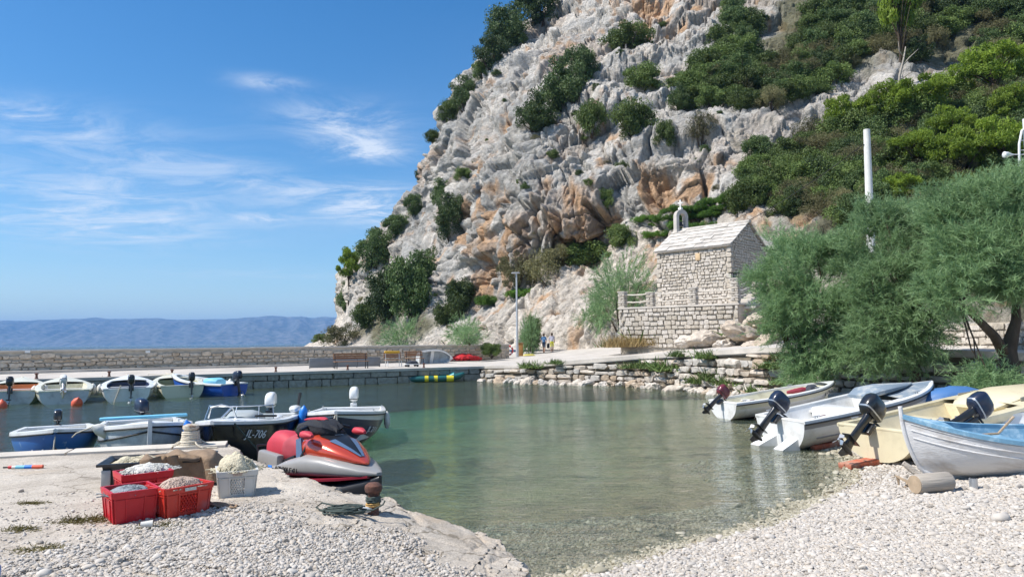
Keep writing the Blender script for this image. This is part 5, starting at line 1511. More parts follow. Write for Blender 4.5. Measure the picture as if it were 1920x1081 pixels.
def outboard(parent, loc, tilt=0.0, s=1.0, cowl='cowl_black', leg='cowl_black', tiller=True, turn=0.0, badge=None):
    """motor clamped on a transom; leg down at tilt 0"""
    m = MB()
    m.box((-.04, 0, -.10), (.09, .22, .26), bev=.015); m.box((.03, 0, .0), (.10, .20, .06), bev=.01)
    m.loft([ring_z(.14, -.20, .10, .075), ring_z(.0, -.20, .085, .06), ring_z(-.25, -.21, .085, .045), ring_z(-.60, -.22, .10, .03), ring_z(-.74, -.22, .12, .028)])
    m.box((-.24, 0, -.56), (.36, .20, .018), bev=.006)
    m.loft([ring(-.44, .025, -.80, -.74, 2, 10), ring(-.36, .05, -.83, -.71, 2, 10), ring(-.2, .06, -.84, -.70, 2, 10), ring(-.06, .04, -.81, -.73, 2, 10), ring(0, .008, -.78, -.76, 2, 10)])
    m.prism([(-.30, -.008, -.82), (-.10, -.008, -.82), (-.22, -.008, -.98), (-.32, -.008, -.98)], (0, 0, 0), (0, .016, 0))
    o = m.build('outboard_motor', M[leg], parent, loc, (0, tilt, turn)); s *= .76; o.scale = (s, s, s)
    c = MB().loft([ring_z(.10, -.20, .20, .12, 4), ring_z(.18, -.20, .27, .155, 4), ring_z(.34, -.21, .275, .155, 4), ring_z(.46, -.225, .245, .145, 4), ring_z(.525, -.24, .19, .115, 3.5), ring_z(.55, -.25, .10, .06, 3)])
    co = c.build('cowling', M[cowl], o, sharp=R(50))
    m = MB()
    for k in range(3):
        a = 2 * math.pi * k / 3; q = Matrix.Rotation(a, 4, 'X') @ Matrix.Rotation(R(30), 4, 'Z')
        m.prism([Matrix.Translation((-.46, 0, -.77)) @ Matrix.Rotation(a, 4, 'X') @ Vector(p) for p in ((-.02, .02, .03), (.03, -.05, .09), (.02, -.02, .15), (-.02, .05, .13))], (0, 0, 0), (-.012, 0, 0))
    m.tube([(-.50, 0, -.77), (-.42, 0, -.77)], [.022, .035], 8)
    m.build('propeller', M['alu'], o)
    if tiller: MB().tube([(.0, 0, .12), (.20, 0, .15), (.55, 0, .17)], [.025, .022, .026], 7).build('tiller', M['rubber'], o)
    m = MB(); m.loft([ring_z(.165, -.20, .262, .150, 4), ring_z(.190, -.20, .278, .160, 4)]); m.build('cowl_band', M['alu'] if badge is None else M[badge], o)
    return o
def ring_z(z, xc, hx, hy, p=3.0, n=16):
    out = []
    for k in range(n):
        a = 2 * math.pi * (k + .5) / n; c, s_ = math.cos(a), math.sin(a)
        out.append((xc + hx * math.copysign(abs(c) ** (2 / p), c), hy * math.copysign(abs(s_) ** (2 / p), s_), z))
    return out

class Hull:
    def __init__(s, L, B, H0, H1, draft=.22, tm=.42, stern=.82, full=2.2, rake=.35, e=.7, g=1.35, bowk=.55, double=False):
        s.__dict__.update(locals())
    def b(s, t):
        if s.double and t < s.tm: return s.B / 2 * max(0, 1 - ((s.tm - t) / s.tm) ** s.full) + .004
        if t < s.tm: return s.B / 2 * (s.stern + (1 - s.stern) * math.sin(math.pi / 2 * t / s.tm))
        return s.B / 2 * max(0.0, 1 - ((t - s.tm) / (1 - s.tm)) ** s.full) + .004
    def zs(s, t):
        z = s.H0 + (s.H1 - s.H0) * max(0, t) ** 2
        if s.double: z = s.H0 + (s.H1 - s.H0) * (abs(t - .5) * 2) ** 2.4
        return z
    def zk(s, t):
        z = -s.draft + (s.zs(t) + s.draft) * s.bowk * t ** 5
        if s.double: z += (s.zs(t) + s.draft) * s.bowk * (1 - t) ** 5
        return z
    def P(s, t, j, sd=1, grow=0.0):
        b, zk, zs = s.b(t), s.zk(t), s.zs(t)
        rk = s.rake * (1 - j) ** 1.4 * max(0, (t - .55) / .45) ** 2
        if s.double: rk -= s.rake * .6 * (1 - j) ** 1.4 * max(0, (.45 - t) / .45) ** 2
        return Vector((-s.L / 2 + s.L * t - rk, sd * ((b + grow) * math.sin(j * math.pi / 2) ** s.e), zk + (zs - zk) * j ** s.g))
def boat(name, label, cat, loc, heading, h, hull, band=None, jb=.8, inside='gel_white', gun='gel_white', deck=.80, floor=.10, thwarts=(.25, .55), thw='gel_white',
         gw=.09, group=None, pitch=0.0, rollv=0.0, bottom=None, jbot=.25, rail='rubber', deck_mat=None, stern_deck=0.0):
    t0 = thing(name, label, cat, loc, group=group, rot=(rollv, -pitch, heading))
    nT, nJ = 26, 12
    ts = [1 - (1 - i / nT) ** 1.25 for i in range(nT + 1)]; js = [j / nJ for j in range(nJ + 1)]
    mb = MB()
    mats = [M[hull], M[band or hull], M[bottom or hull]]
    for sd in (1, -1):
        vs = [h.P(t, j, sd) for t in ts for j in js]
        for i in range(nT):
            for k in range(nJ):
                mi = 2 if js[k + 1] <= jbot and bottom else (1 if js[k] >= jb - 1e-6 and band else 0)
                a = i * (nJ + 1) + k
                mb.add([vs[a], vs[a + nJ + 1], vs[a + nJ + 2], vs[a + 1]], [(0, 1, 2, 3)], mi)
    me = mb.mesh('hull', mats, fix=False)
    bm = bmesh.new(); bm.from_mesh(me); bmesh.ops.remove_doubles(bm, verts=bm.verts[:], dist=.002); bmesh.ops.recalc_face_normals(bm, faces=bm.faces[:]); bm.to_mesh(me); bm.free()
    me.polygons.foreach_set('use_smooth', [True] * len(me.polygons)); me.set_sharp_from_angle(angle=R(45))
    ho = link('hull', me, t0)
    if not h.double:
        q = [h.P(0, j, 1) for j in js] + [h.P(0, j, -1) for j in js[::-1]]
        cut = [p for p in q]
        MB().prism(cut, (0, 0, 0), (.05, 0, 0)).build('transom', M[hull], t0, smooth=False)
    # gunwale all round
    gm = MB()
    for sd in (1, -1):
        rings = []
        for t in ts:
            o = h.P(t, 1, sd); bi = max(h.b(t) - gw, .0)
            rings.append([(o.x, sd * (h.b(t) + .028), o.z - .045), (o.x, sd * (h.b(t) + .028), o.z + .018), (o.x, sd * (h.b(t) - .005), o.z + .032), (o.x, sd * bi, o.z + .03), (o.x, sd * bi, o.z - .04)])
        gm.loft(rings)
    if not h.double: gm.box((h.P(0, 1).x + .06, 0, h.zs(0) + .0), (.13, 2 * h.b(0) - .02, .055), bev=.015)
    go = gm.build('gunwale', M[gun], t0)
    if rail:
        rm = MB()
        for sd in (1, -1):
            rm.tube([h.P(t, 1, sd) + Vector((0, sd * .03, -.055)) for t in ts], .018, 6)
        rm.build('rub_rail', M[rail], go)
    # liner and floor
    lm = MB(); t_in = [.03 + (deck - .03) * i / 16 for i in range(17)] if not h.double else [.14 + (deck - .14) * i / 16 for i in range(17)]
    rows = []
    for t in t_in:
        x = h.P(t, 1).x; b = max(h.b(t) - gw, .01); z = h.zs(t); bf = b * .80
        rows.append([(x, b, z - .03), (x, b * .93, z - (z - floor) * .5), (x, bf, floor + .03), (x, bf * .8, floor), (x, 0, floor - .01), (x, -bf * .8, floor), (x, -bf, floor + .03), (x, -b * .93, z - (z - floor) * .5), (x, -b, z - .03)])
    lm.loft(rows, closed=False)
    lm.add(rows[0], [tuple(range(9))]); lm.add(rows[-1], [tuple(range(9))])
    lm.build('cockpit', M[inside], t0)
    if deck < .95:
        dm = MB(); rows = []
        for i in range(9):
            t = deck + (1 - deck) * i / 8; x = h.P(t, 1).x; b = max(h.b(t) - gw * .5, .002); z = h.zs(t) + .03
            rows.append([(x, b * k, z + .05 * (1 - k * k) * min(1, b * 2)) for k in (1, .6, .25, 0, -.25, -.6, -1)])
        dm.loft(rows, closed=False); dm.build('foredeck', M[deck_mat or gun], t0)
    for t in thwarts:
        x = h.P(t, 1).x; z = h.zs(t) - .14; b = h.b(t) - gw * .7
        MB().box((x, 0, z), (.26, 2 * b, .04), bev=.01).build('thwart', M[thw], t0)
    return t0
def letters(t0, h, txt, size, m, t=.72, j=.62, sd=1, shear=.25):
    p = h.P(t, j, sd, .0); q = h.P(t + .03, j, sd); r_ = h.P(t, j + .06, sd)
    X = (q - p).normalized() * (-1 if sd > 0 else 1); U = (r_ - p).normalized(); N_ = X.cross(U).normalized(); U = N_.cross(X)
    o = link('lettering', text_mesh(txt, size, M[m], shear), t0)
    T = Matrix((X, U, N_)).transposed().to_4x4(); T.translation = p + N_ * .018; o.matrix_local = T
    return o
def fender(parent, loc, m='fender_white', L=.55, r=.10, rot=(0, 0, 0)):
    mb = MB(); mb.lathe([(.012, L / 2 + .05), (.03, L / 2 + .03), (r * .7, L / 2 - .02), (r, L / 2 - .09), (r, -L / 2 + .09), (r * .7, -L / 2 + .02), (.03, -L / 2 - .03)], 12)
    return mb.build('fender', M[m], parent, loc, rot)
def head(dx, dy): return math.atan2(dy, dx)

def cleat(mb_, p, rz=0.0):
    q = Matrix.Translation(p) @ Matrix.Rotation(rz, 4, 'Z')
    mb_.tube([q @ Vector((-.09, 0, .045)), q @ Vector((0, 0, .05)), q @ Vector((.09, 0, .045))], .012, 6)
    for x in (-.03, .03): mb_.tube([q @ Vector((x, 0, 0)), q @ Vector((x, 0, .05))], .012, 6)
def fit_out(bt, h, seed, can=None, coil_at=None):
    """cleats on the gunwales, a coil of rope, a fuel can or bucket on the floor"""
    for t in (.08, .72):
        for sd in (1, -1):
            m_ = MB(); p = h.P(t, 1, sd); cleat(m_, Vector((p.x, sd * max(h.b(t) - .05, .03), p.z + .025))); m_.build('cleat', M['alu'], bt)
    q = random.Random(seed); m_ = MB(); pts_ = []
    c = coil_at or (h.L * .10, .15, .16)
    for k in range(60):
        a = k * .45; r__ = .10 + .05 * q.random() + .0006 * k; pts_.append((c[0] + r__ * math.cos(a), c[1] + r__ * .9 * math.sin(a), c[2] + .012 * (k // 14) + q.uniform(0, .012)))
    m_.tube(pts_, .012, 5); m_.build('rope_coil', M['rope'], bt)
    if can: MB().box((-h.L * .28, -.22, c[2] + .12), (.34, .22, .24), bev=.035).tube([(-h.L * .28 - .08, -.22, c[2] + .25), (-h.L * .28 - .08, -.22, c[2] + .29), (-h.L * .28 + .08, -.22, c[2] + .29), (-h.L * .28 + .08, -.22, c[2] + .25)], .015, 6).build('fuel_can', M[can], bt)
# ---------------- moored at the near quay, bows towards us
BOATS = 'boats moored at the near quay'
hb = Hull(3.1, 1.55, .60, .82, draft=.15, stern=.80, full=2.6, rake=.30, tm=.40)
b1 = boat('dinghy', 'small chipped blue dinghy with white rim, leftmost at the near quay', 'boat', (*at(106, 800, 15.0).xy, 0), head(.52, -.85), hb, 'gel_blue', 'gel_blue', inside='gel_white', deck=.90, floor=.08, thwarts=(.3, .62), group=BOATS, bottom='antifoul', jbot=.34)
outboard(b1, (-1.58, 0, .64), R(8), .75, 'cowl_black', tiller=True)
MB().tube([(1.52, 0, .70), (1.58, -.02, .4), (1.9, .1, .2), (2.3, .3, .35)], .014, 5).build('mooring_rope', M['rope'], b1)
letters(b1, hb, 'JL-412', .16, 'letter_white', .80, .55, -1)
hb = Hull(3.5, 1.66, .74, .98, draft=.15, stern=.85, full=3.0, rake=.25, tm=.45)
b2 = boat('rowing_boat', 'weathered grey-white boat with light blue plank across, second at the near quay', 'boat', (*at(272, 800, 14.6).xy, 0), head(.49, -.87), hb, 'gel_grey', 'gel_white', jb=.86, inside='gel_white', deck=.86, floor=.1, thwarts=(.3,), group=BOATS, bottom='antifoul', jbot=.34)
outboard(b2, (-1.75, .05, .80), R(5), .95, 'cowl_navy', turn=R(20))
MB().box((-.35, 0, .93), (.20, 1.60, .05), bev=.012).build('plank', M['board_blue'], b2)
MB().box((-1.05, 0, .88), (.15, 1.5, .04), bev=.01).build('plank', M['board_blue'], b2)
sm = MB()
for sd in (1, -1): sm.tube([hb.P(t, .80, sd) + Vector((0, sd * .012, 0)) for t in [i / 20 for i in range(21)]], .018, 5)
sm.build('stripe', M['rubber'], b2)
MB().prism([(1.60, -.035, 1.02), (1.78, -.035, 1.06), (1.80, -.035, .70), (1.55, -.035, .0), (1.42, -.035, .0)], (0, 0, 0), (0, .07, 0)).build('stem_post', M['gel_white'], b2)
fit_out(b2, hb, 2, 'cowl_red'); letters(b2, hb, 'JL-471', .17, 'letter_black', .80, .50, 1); letters(b2, hb, '141-JL', .16, 'letter_black', .80, .50, -1)
MB().tube([(1.68, .05, .62), (1.75, .12, .2), (1.85, .2, -.05)], .016, 5).build('mooring_rope', M['rope'], b2)
hb = Hull(4.1, 1.62, .72, .98, draft=.2, stern=.90, full=2.4, rake=.50, tm=.45, e=.62)
B3 = Vector((*at(458, 790, 15.3).xy, 0))
b3 = boat('motorboat', 'black-hulled motorboat with clear windscreen lettered JL-706', 'boat', B3, head(.08, -.996), hb, 'gel_black', 'gel_white', jb=.92, inside='gel_white', deck=.62, floor=.2, thwarts=(.12,), group=BOATS)
outboard(b3, (-2.05, 0, .80), R(4), 1.0, 'cowl_white', badge='rubber', tiller=False)
ws = MB(); q = []
for k in range(9):
    a = R(-80 + 20 * k); q.append((.30 + .38 * math.cos(a), .70 * math.sin(a)))
ws.loft([[(x, y, .86) for x, y in q], [(x - .14, y * .93, 1.13) for x, y in q]], closed=False); ws.build('windscreen', M['screen'], b3)
MB().tube([(x - .14, y * .93, 1.135) for x, y in q], .011, 6).tube([(q[4][0], 0, .86), (q[4][0] - .14, 0, 1.13)], .008, 5).tube([(q[0][0], q[0][1], .86), (q[0][0] - .14, q[0][1] * .93, 1.13)], .009, 5).tube([(q[-1][0], q[-1][1], .86), (q[-1][0] - .14, q[-1][1] * .93, 1.13)], .009, 5).tube([(q[6][0], q[6][1], .86), (q[6][0] - .14, q[6][1] * .93, 1.13)], .009, 5).build('screen_frame', M['chrome'], b3)
blob([(-.55, .35, .2, .70), (-.3, .38, .2, .95), (.0, .38, .2, 1.02), (.25, .34, .2, .98), (.5, .2, .6, .92)], 4).build('console', M['gel_white'], b3)
MB().box((-.9, 0, .55), (.45, 1.1, .5), bev=.05).build('bench_seat', M['gel_white'], b3)
MB().tube([(1.45, .26, 1.0), (1.50, .2, 1.20), (1.52, 0, 1.25), (1.50, -.2, 1.20), (1.45, -.26, 1.0)], .016, 6).tube([(1.5, .18, 1.19), (1.65, .05, 1.02)], .016, 6).build('bow_rail', M['chrome'], b3)
MB().tube([(1.0, .50, .98), (.2, .70, .90)], .025, 6).build('boat_hook', M['rubber'], b3)
letters(b3, hb, 'JL-706', .22, 'letter_white', .79, .80, 1)
fender(b3, (1.55, -.55, .70), 'fender_blue', .5, .10, (R(10), R(15), 0)); fender(b3, (-1.55, .88, .60), 'fender_blue', .62, .10, (R(-6), 0, 0)); fender(b3, (-1.85, .86, .45), 'fender_white', .5, .13)
fold = blob([(-2.1, .08, .76, .88), (-1.9, .12, .78, .94), (-1.7, .12, .78, .95), (-1.5, .06, .80, .88)], 2.2, y0=.66); fold.build('rolled_cover', M['gel_white'], b3)
MB().tube([(-1.9, .70, .9), (-2.0, .73, 1.22)], [.03, .04], 6).build('rod_holder', M['rubber'], b3)
MB().tube([(1.7, .30, .92), (1.6, .62, .50), (1.50, .72, .35), (1.7, .85, .1), (1.9, 1.0, .02)], .016, 5).build('mooring_rope', M['rope_dark'], b3)
hb = Hull(4.0, 1.85, .62, .88, draft=.18, stern=.86, full=2.8, rake=.35, tm=.44)
b4 = boat('motorboat', 'navy boat with white topsides and white outboard, rightmost at the near quay', 'boat', (*at(648, 780, 18.0).xy, 0), head(.12, -.99), hb, 'gel_navy', 'gel_white', jb=.80, inside='gel_white', deck=.80, floor=.12, thwarts=(.25, .55), group=BOATS)
outboard(b4, (-2.0, 0, .72), R(6), 1.05, 'cowl_white', leg='cowl_white', badge='rubber', tiller=False)
fit_out(b4, hb, 4, 'cowl_red'); letters(b4, hb, 'JL 211', .20, 'letter_white', .72, .62, 1, .1); letters(b4, hb, '112 JL', .18, 'letter_white', .80, .50, -1, .1)
MB().tube([(2.0, 0, .82), (2.05, -.12, .45), (2.2, -.3, .1)], .02, 5).tube([(2.0, .03, .82), (2.06, .02, .4), (2.1, 0, .05)], .02, 5).build('mooring_rope', M['rope'], b4)
fender(b4, (-.2, 1.0, .45), 'fender_white', .35, .08)
def loose_fender():
    t = fender(None, at(203, 812, 13.6), 'fender_white', .55, .11, (R(40), R(-48), 0))
    tag(t, 'dirty white cylindrical fender between the blue dinghy and the grey boat', 'fender')
    MB().tube([(0, 0, .3), (-.25, 0, .45), (-.4, .1, .42)], .012, 5).build('fender_rope', M['rope'], t)
loose_fender()

# ---------------- row along the far pier, sterns towards us
ROW = 'boats moored stern-out along the far pier'
pn = -PIER_N
FAR = [
 (18, 758, 'gel_grey', 'gel_cream', 'orange_in', 'gel_cream', 'cowl_black', R(12), 'orange-lined boat with black outboard, leftmost along the far pier', 'fishing_boat'),
 (120, 757, 'gel_grey', 'gel_cream', 'gel_cream', 'gel_cream', 'cowl_white', R(55), 'cream boat with tilted pale outboard and orange buoy, second along the far pier', 'fishing_boat'),
 (238, 752, 'gel_white', 'gel_white', 'gel_navy', 'gel_white', 'cowl_black', R(6), 'white boat with dark blue interior stripe, third along the far pier', 'fishing_boat'),
 (342, 745, 'gel_cream', 'gel_cream', 'olive_in', 'gel_cream', 'cowl_black', R(6), 'cream boat with olive green cockpit, fourth along the far pier', 'fishing_boat'),
 (440, 741, 'gel_bright_blue', 'gel_bright_blue', 'gel_white', 'gel_white', 'cowl_navy', R(10), 'bright blue boat with white inside, rightmost along the far pier', 'fishing_boat')]
for i, (px, py, hl, bd_, ins, gn, cw, tilt, lab, nm) in enumerate(FAR):
    st = gz(px, py, 0)
    L_ = 4.4 if i < 4 else 4.2
    hb = Hull(L_, 2.1 if i != 4 else 1.85, .54, .95, draft=.2, stern=.84, full=2.3, rake=.4, tm=.42, e=.5, g=1.5)
    hd = math.atan2(pn.y, pn.x) + (0, .06, -.03, .04, .62)[i]
    c = st + Vector((math.cos(hd), math.sin(hd), 0)) * (L_ / 2)
    bt = boat(nm, lab, 'boat', (c.x, c.y, 0), hd, hb, hl, bd_ if bd_ != hl else None, jb=.75, inside=ins, gun=gn, deck=.66 if i != 4 else .9, floor=.22, thwarts=(.3, .5) if i != 3 else (.12,), group=ROW, gw=.20, deck_mat=gn, bottom='antifoul', jbot=.25)
    outboard(bt, (-L_ / 2 - .02, (.0, .05, -.15, -.35, 0)[i], .64), tilt, 1.15, cw, leg='cowl_black' if i != 1 else 'alu', badge='rubber', tiller=i < 2)
    if i == 2:
        MB().tube([(-L_ / 2 - .05, .25, .7), (-L_ / 2 - .15, .45, .1), (-L_ / 2 - .2, .5, -.1)], .03, 5).build('mooring_rope', M['rope'], bt)
    if i == 4:
        blob([(-1.2, .3, .4, .75), (-.9, .45, .4, .82), (-.5, .42, .4, .8), (-.3, .2, .4, .7)], 3).build('blue_cushion', M['board_blue'], bt)
    MB().tube([(L_ / 2 - .1, 0, .98), (L_ / 2 + .7, .1, .90), (L_ / 2 + 1.5, .2, .95)], .018, 5).build('mooring_rope', M['rope'], bt)
    for sd in (1, -1): fender(bt, (.1 if i % 2 else -.6, sd * 1.10, .45), 'fender_white', .42, .12)
by = MB(); by.lathe([(.02, .30), (.05, .26), (.15, .18), (.21, .05), (.20, -.08), (.12, -.18), (.03, -.22)], 14)
tag(by.build('mooring_buoy', M['buoy_orange'], None, gz(144, 760, 0) + Vector((0, 0, .08)), (R(20), R(25), 0)), 'orange mooring buoy floating by the cream boat', 'buoy')
by2 = MB(); by2.lathe([(.02, .28), (.05, .24), (.14, .16), (.19, .05), (.18, -.08), (.1, -.16), (.03, -.2)], 14)
tag(by2.build('mooring_buoy', M['buoy_orange'], None, gz(3, 764, 0) + Vector((0, 0, .06))), 'orange mooring buoy at the left edge of the photo', 'buoy')
# mooring lines hanging from the far pier
for i, (x0, y0, x1, y1) in enumerate([(577, 693, 566, 722), (580, 693, 592, 722), (700, 688, 697, 716), (192, 705, 175, 728), (278, 702, 290, 716)]):
    a = gz(x0, y0, .87); b = gz(x1, y1, 0.0)
    o = MB().tube([Vector((0, 0, 0)), (b - a) * .5 - Vector((0, 0, .08)), b - a], .022, 5).build('mooring_line', M['rope'], None, a)
    tag(o, ('pale rope from the pier edge slanting left into the water', 'pale rope from the pier edge slanting right into the water', 'thin rope hanging straight down the pier face', 'rope between the second and third moored boats', 'rope between the third and fourth moored boats')[i], 'rope', 'ropes on the far pier')

# ---------------- boats drawn up on the beach
BEACH = 'boats drawn up on the beach'
def between(stern, bow, zs_, zb):
    s_, b_ = Vector(stern), Vector(bow); d = b_ - s_
    return (s_ + b_) / 2, math.atan2(d.y, d.x), math.atan2(zb - zs_, d.length), d.length
# A: low white boat furthest back
s_, b_ = (6.35, 22.0), (10.3, 23.2)
c, hd, pt_, L_ = between(s_, b_, .05, .38)
hb = Hull(L_, 1.6, .48, .66, draft=.10, stern=.9, full=2.8, rake=.3, tm=.45)
bA = boat('dinghy', 'low white dinghy with dark red outboard, furthest back on the beach', 'boat', (c.x, c.y, .18), hd, hb, 'gel_white', 'gel_cream', jb=.75, inside='gel_cream', deck=.88, floor=.12, pitch=pt_, thwarts=(.3,), group=BEACH, bottom='antifoul', jbot=.3)
fit_out(bA, hb, 11, 'cowl_red'); outboard(bA, (-L_ / 2, 0, .52), R(52), .98, 'cowl_red', badge='rubber')
letters(bA, hb, 'JL 174', .16, 'letter_black', .84, .72, -1, .1)
M['red_cloth'] = mat('red_cloth', (.26, .03, .05), .7, bump=.6, bscale=10); M['dark_cloth'] = mat('dark_cloth', (.035, .04, .055), .8, bump=.6, bscale=10)
hp = thing('clothes_heap', 'heap of red and dark bags in the furthest beach boat', 'bags', (9.1, 22.8, .72)); hp.scale = (.62, .62, .62)
blob([(-.8, .06, -.1, .05), (-.4, .14, -.1, .16), (.0, .17, -.1, .24), (.2, .08, -.1, .2)], 2.2).build('red_bag', M['red_cloth'], hp); blob([(.05, .1, -.1, .1), (.3, .3, -.1, .34), (.6, .3, -.1, .36), (.95, .1, -.1, .12)], 2.2).build('dark_bag', M['dark_cloth'], hp)
# B: white motorboat with weathered foredeck
s_, b_ = (5.95, 16.2), (10.25, 17.6)
c, hd, pt_, L_ = between(s_, b_, .0, .52)
hb = Hull(L_, 1.75, .58, .76, draft=.16, stern=.92, full=2.5, rake=.55, tm=.48, e=.62)
bB = boat('motorboat', 'white boat with grey stripe and weathered blue-grey foredeck on the beach', 'boat', (c.x, c.y, .30), hd, hb, 'gel_white', 'gel_white', jb=.9, inside='gel_white', deck=.60, floor=.18, pitch=pt_, thwarts=(.10, .34), group=BEACH, gw=.15, rail='rubber', deck_mat='deck_blue' if 'deck_blue' in M else None, bottom='gel_white')
M['deck_blue'] = mat('weathered_blue_deck', (.20, .25, .30), .6, var=.25, vscale=3, dirt=(.50, .48, .42), dscale=3, dlo=.5, dhi=.68)
bB.children[-3].data.materials[0] if False else None
for o in bB.children:
    if o.name.startswith('foredeck'): o.data.materials[0] = M['deck_blue']
blob([(-.05, .30, .70, .78), (.25, .42, .70, .92), (.7, .40, .72, .93), (1.2, .25, .76, .88), (1.6, .05, .80, .84)], 2.6).build('cabin_hump', M['deck_blue'], bB)
M['stripe_grey'] = mat('grey_stripe', (.30, .29, .28), .5)
sm = MB()
for sd in (1, -1):
    rows = []
    for i in range(25):
        t = i / 25.5; rows.append([h_ for h_ in (hb.P(t, .83, sd, .006), hb.P(t, .935, sd, .008))])
    sm.loft(rows, closed=False)
    sm.tube([hb.P(t, .55, sd, .004) for t in [.08 + .3 * i / 10 for i in range(11)]], .02, 5)
sm.build('side_stripe', M['stripe_grey'], bB)
for sd in (1, -1): MB().prism([(-L_ / 2 + .02, sd * .35 - .2, .20), (-L_ / 2 - .42, sd * .40 - .14, .02), (-L_ / 2 - .40, sd * .40 - .14, -.10), (-L_ / 2 + .02, sd * .35 - .2, -.12)], (0, 0, 0), (0, .30, 0)).build('stern_pod', M['gel_white'], bB)
MB().box((-.65, 0, .42), (.5, 1.15, .34), bev=.05).build('seat_box', M['gel_white'], bB)
fit_out(bB, hb, 12, 'cowl_red', (-.9, .2, .22)); outboard(bB, (-L_ / 2, .0, .62), R(48), 1.15, 'cowl_navy')
# C: beige boat
s_, b_ = (6.7, 13.5), (11.6, 15.5)
c, hd, pt_, L_ = between(s_, b_, .12, .60)
hb = Hull(L_, 1.8, .52, .72, draft=.10, stern=.92, full=2.4, rake=.5, tm=.5, e=.60)
bC = boat('motorboat', 'beige boat with moulded side step and black outboard on red skids', 'boat', (c.x, c.y, .44), hd, hb, 'gel_beige', 'gel_beige', jb=.9, inside='gel_beige', gun='gel_beige', deck=.55, floor=.2, pitch=pt_, thwarts=(.12, .35), thw='gel_beige', group=BEACH, gw=.14, rail=None)
sm = MB()
for sd in (1, -1):
    rows = [[hb.P(t, .50, sd, .0), hb.P(t, .52, sd, .035), hb.P(t, .58, sd, .035), hb.P(t, .60, sd, 0)] for t in [i / 24 * .97 for i in range(25)]]
    sm.loft(rows, closed=False)
sm.build('side_step', M['gel_beige'], bC)
blob([(.1, .45, .52, .58), (.4, .60, .52, .72), (1.2, .56, .56, .80), (1.9, .3, .62, .78), (2.3, .05, .68, .74)], 3.2).build('cabin', M['gel_beige'], bC)
M['window_dark'] = mat('dark_window', (.25, .24, .20), .25)
for sd in (1, -1): MB().box((1.0, sd * .592, .68), (.9, .02, .08), rz=R(-6) * sd, bev=.008).build('window', M['window_dark'], bC)
fit_out(bC, hb, 13, 'crate_grey', (-1.0, .2, .24)); outboard(bC, (-L_ / 2, .05, .55), R(50), 1.2, 'cowl_black')
M['red_wood'] = mat('red_painted_wood', (.40, .10, .05), .8, var=.3, vscale=5, dirt=(.40, .30, .22), dscale=4, dlo=.45, dhi=.7)
for i, (px, py, Y, ln_, z) in enumerate([(1640, 862, 13.1, 1.5, .10), (1650, 870, 12.7, 1.4, .05), (1560, 838, 15.9, 1.0, .02)]):
    p = gz(px, py, z)
    o = MB().box((0, 0, 0), (ln_, .16, .10), bev=.015).build('skid_plank', M['red_wood'], None, (p.x, p.y, max(beach_at(p.x, p.y), -.02) + .07), (0, R(-6), hd + R(-8)))
    tag(o, ('red painted plank under the beige boat, upper one', 'red painted plank under the beige boat, lower one', 'reddish plank at the water edge under the white boat')[i], 'plank', 'launching planks')
# F: white boat between the beige and the blue-rimmed one
s_, b_ = (8.05, 12.75), (11.7, 13.3)
c, hd, pt_, L_ = between(s_, b_, .30, .45)
hb = Hull(L_, 1.5, .42, .55, draft=.08, stern=.9, full=2.5, rake=.3)
bF = boat('dinghy', 'small white dinghy with dark tilted outboard behind the blue-rimmed boat', 'boat', (c.x, c.y, .50), hd, hb, 'gel_white', None, inside='gel_white', deck=.85, floor=.1, pitch=pt_, thwarts=(.3, .55), group=BEACH)
fit_out(bF, hb, 14, None, (.5, .1, .14)); outboard(bF, (-L_ / 2 + .05, 0, .5), R(62), 1.05, 'cowl_navy')
MB().box((-.6, -.3, .52), (.34, .22, .16), bev=.02).build('box', M['stripe_grey'], bF)
for x in (-.9, .2): MB().tube([(x, -.68, .42), (x, -.69, .72)], .022, 6).build('rowlock_post', M['wood'], bF)
# E: old rowing boat, bow towards the water
M['old_white'] = mat('old_white_paint', (.68, .67, .66), .75, var=.12, vscale=2.5, bump=.35, bscale=30, dirt=(.40, .36, .32), dscale=2.2, dlo=.50, dhi=.74, stretch=(.5, 1, 1.5))
M['old_blue'] = mat('old_blue_paint', (.15, .31, .44), .75, var=.2, vscale=5, dirt=(.42, .55, .62), dscale=5, dlo=.5, dhi=.7)
hb = Hull(4.4, 1.55, .62, .90, draft=.06, full=2.3, rake=.34, tm=.5, e=.72, g=1.25, bowk=.10, double=True)
bE = boat('rowing_boat', 'old white wooden rowing boat with faded blue rim at the right edge', 'boat', (8.25, 11.35, .24), head(-1, .04), hb, 'old_white', None, inside='old_blue', gun='old_blue', deck=.86, floor=.26, pitch=R(1), rollv=R(-4), thwarts=(.3, .6), thw='old_blue', group=BEACH, rail=None)
pm = MB()
for sd in (1, -1):
    for jj in (.70, .82, .92): pm.tube([hb.P(t, jj, sd, .004) for t in [.02 + .96 * i / 30 for i in range(31)]], .009, 5)
pm.build('strake', M['old_white'], bE)
kp_ = [hb.P(1, 1) + Vector((.02, 0, .14))] + [hb.P(1, 1 - j / 8) * 1 for j in range(9)] + [hb.P(1 - k / 20, 0) for k in range(1, 20)]
for q_ in kp_: q_.y = 0
MB().tube(kp_, .034, 8).build('stem_post', M['old_white'], bE)
MB().tube([(1.2, .1, .62), (.6, -.2, .60), (.3, -.3, .85)], [.02, .02, .02], 6).build('oar', M['wood'], bE)
tb = thing('folded_tarp', 'crumpled blue tarpaulin between the white and beige beach boats', 'tarp', (10.2, 16.9, .92))
r_ = np.random.default_rng(4); st_ = [(-.75, .12, -.2, .05), (-.5, .33, -.2, .22), (-.1, .38, -.2, .30), (.3, .36, -.2, .30), (.65, .30, -.2, .26), (.85, .08, -.15, .1)]
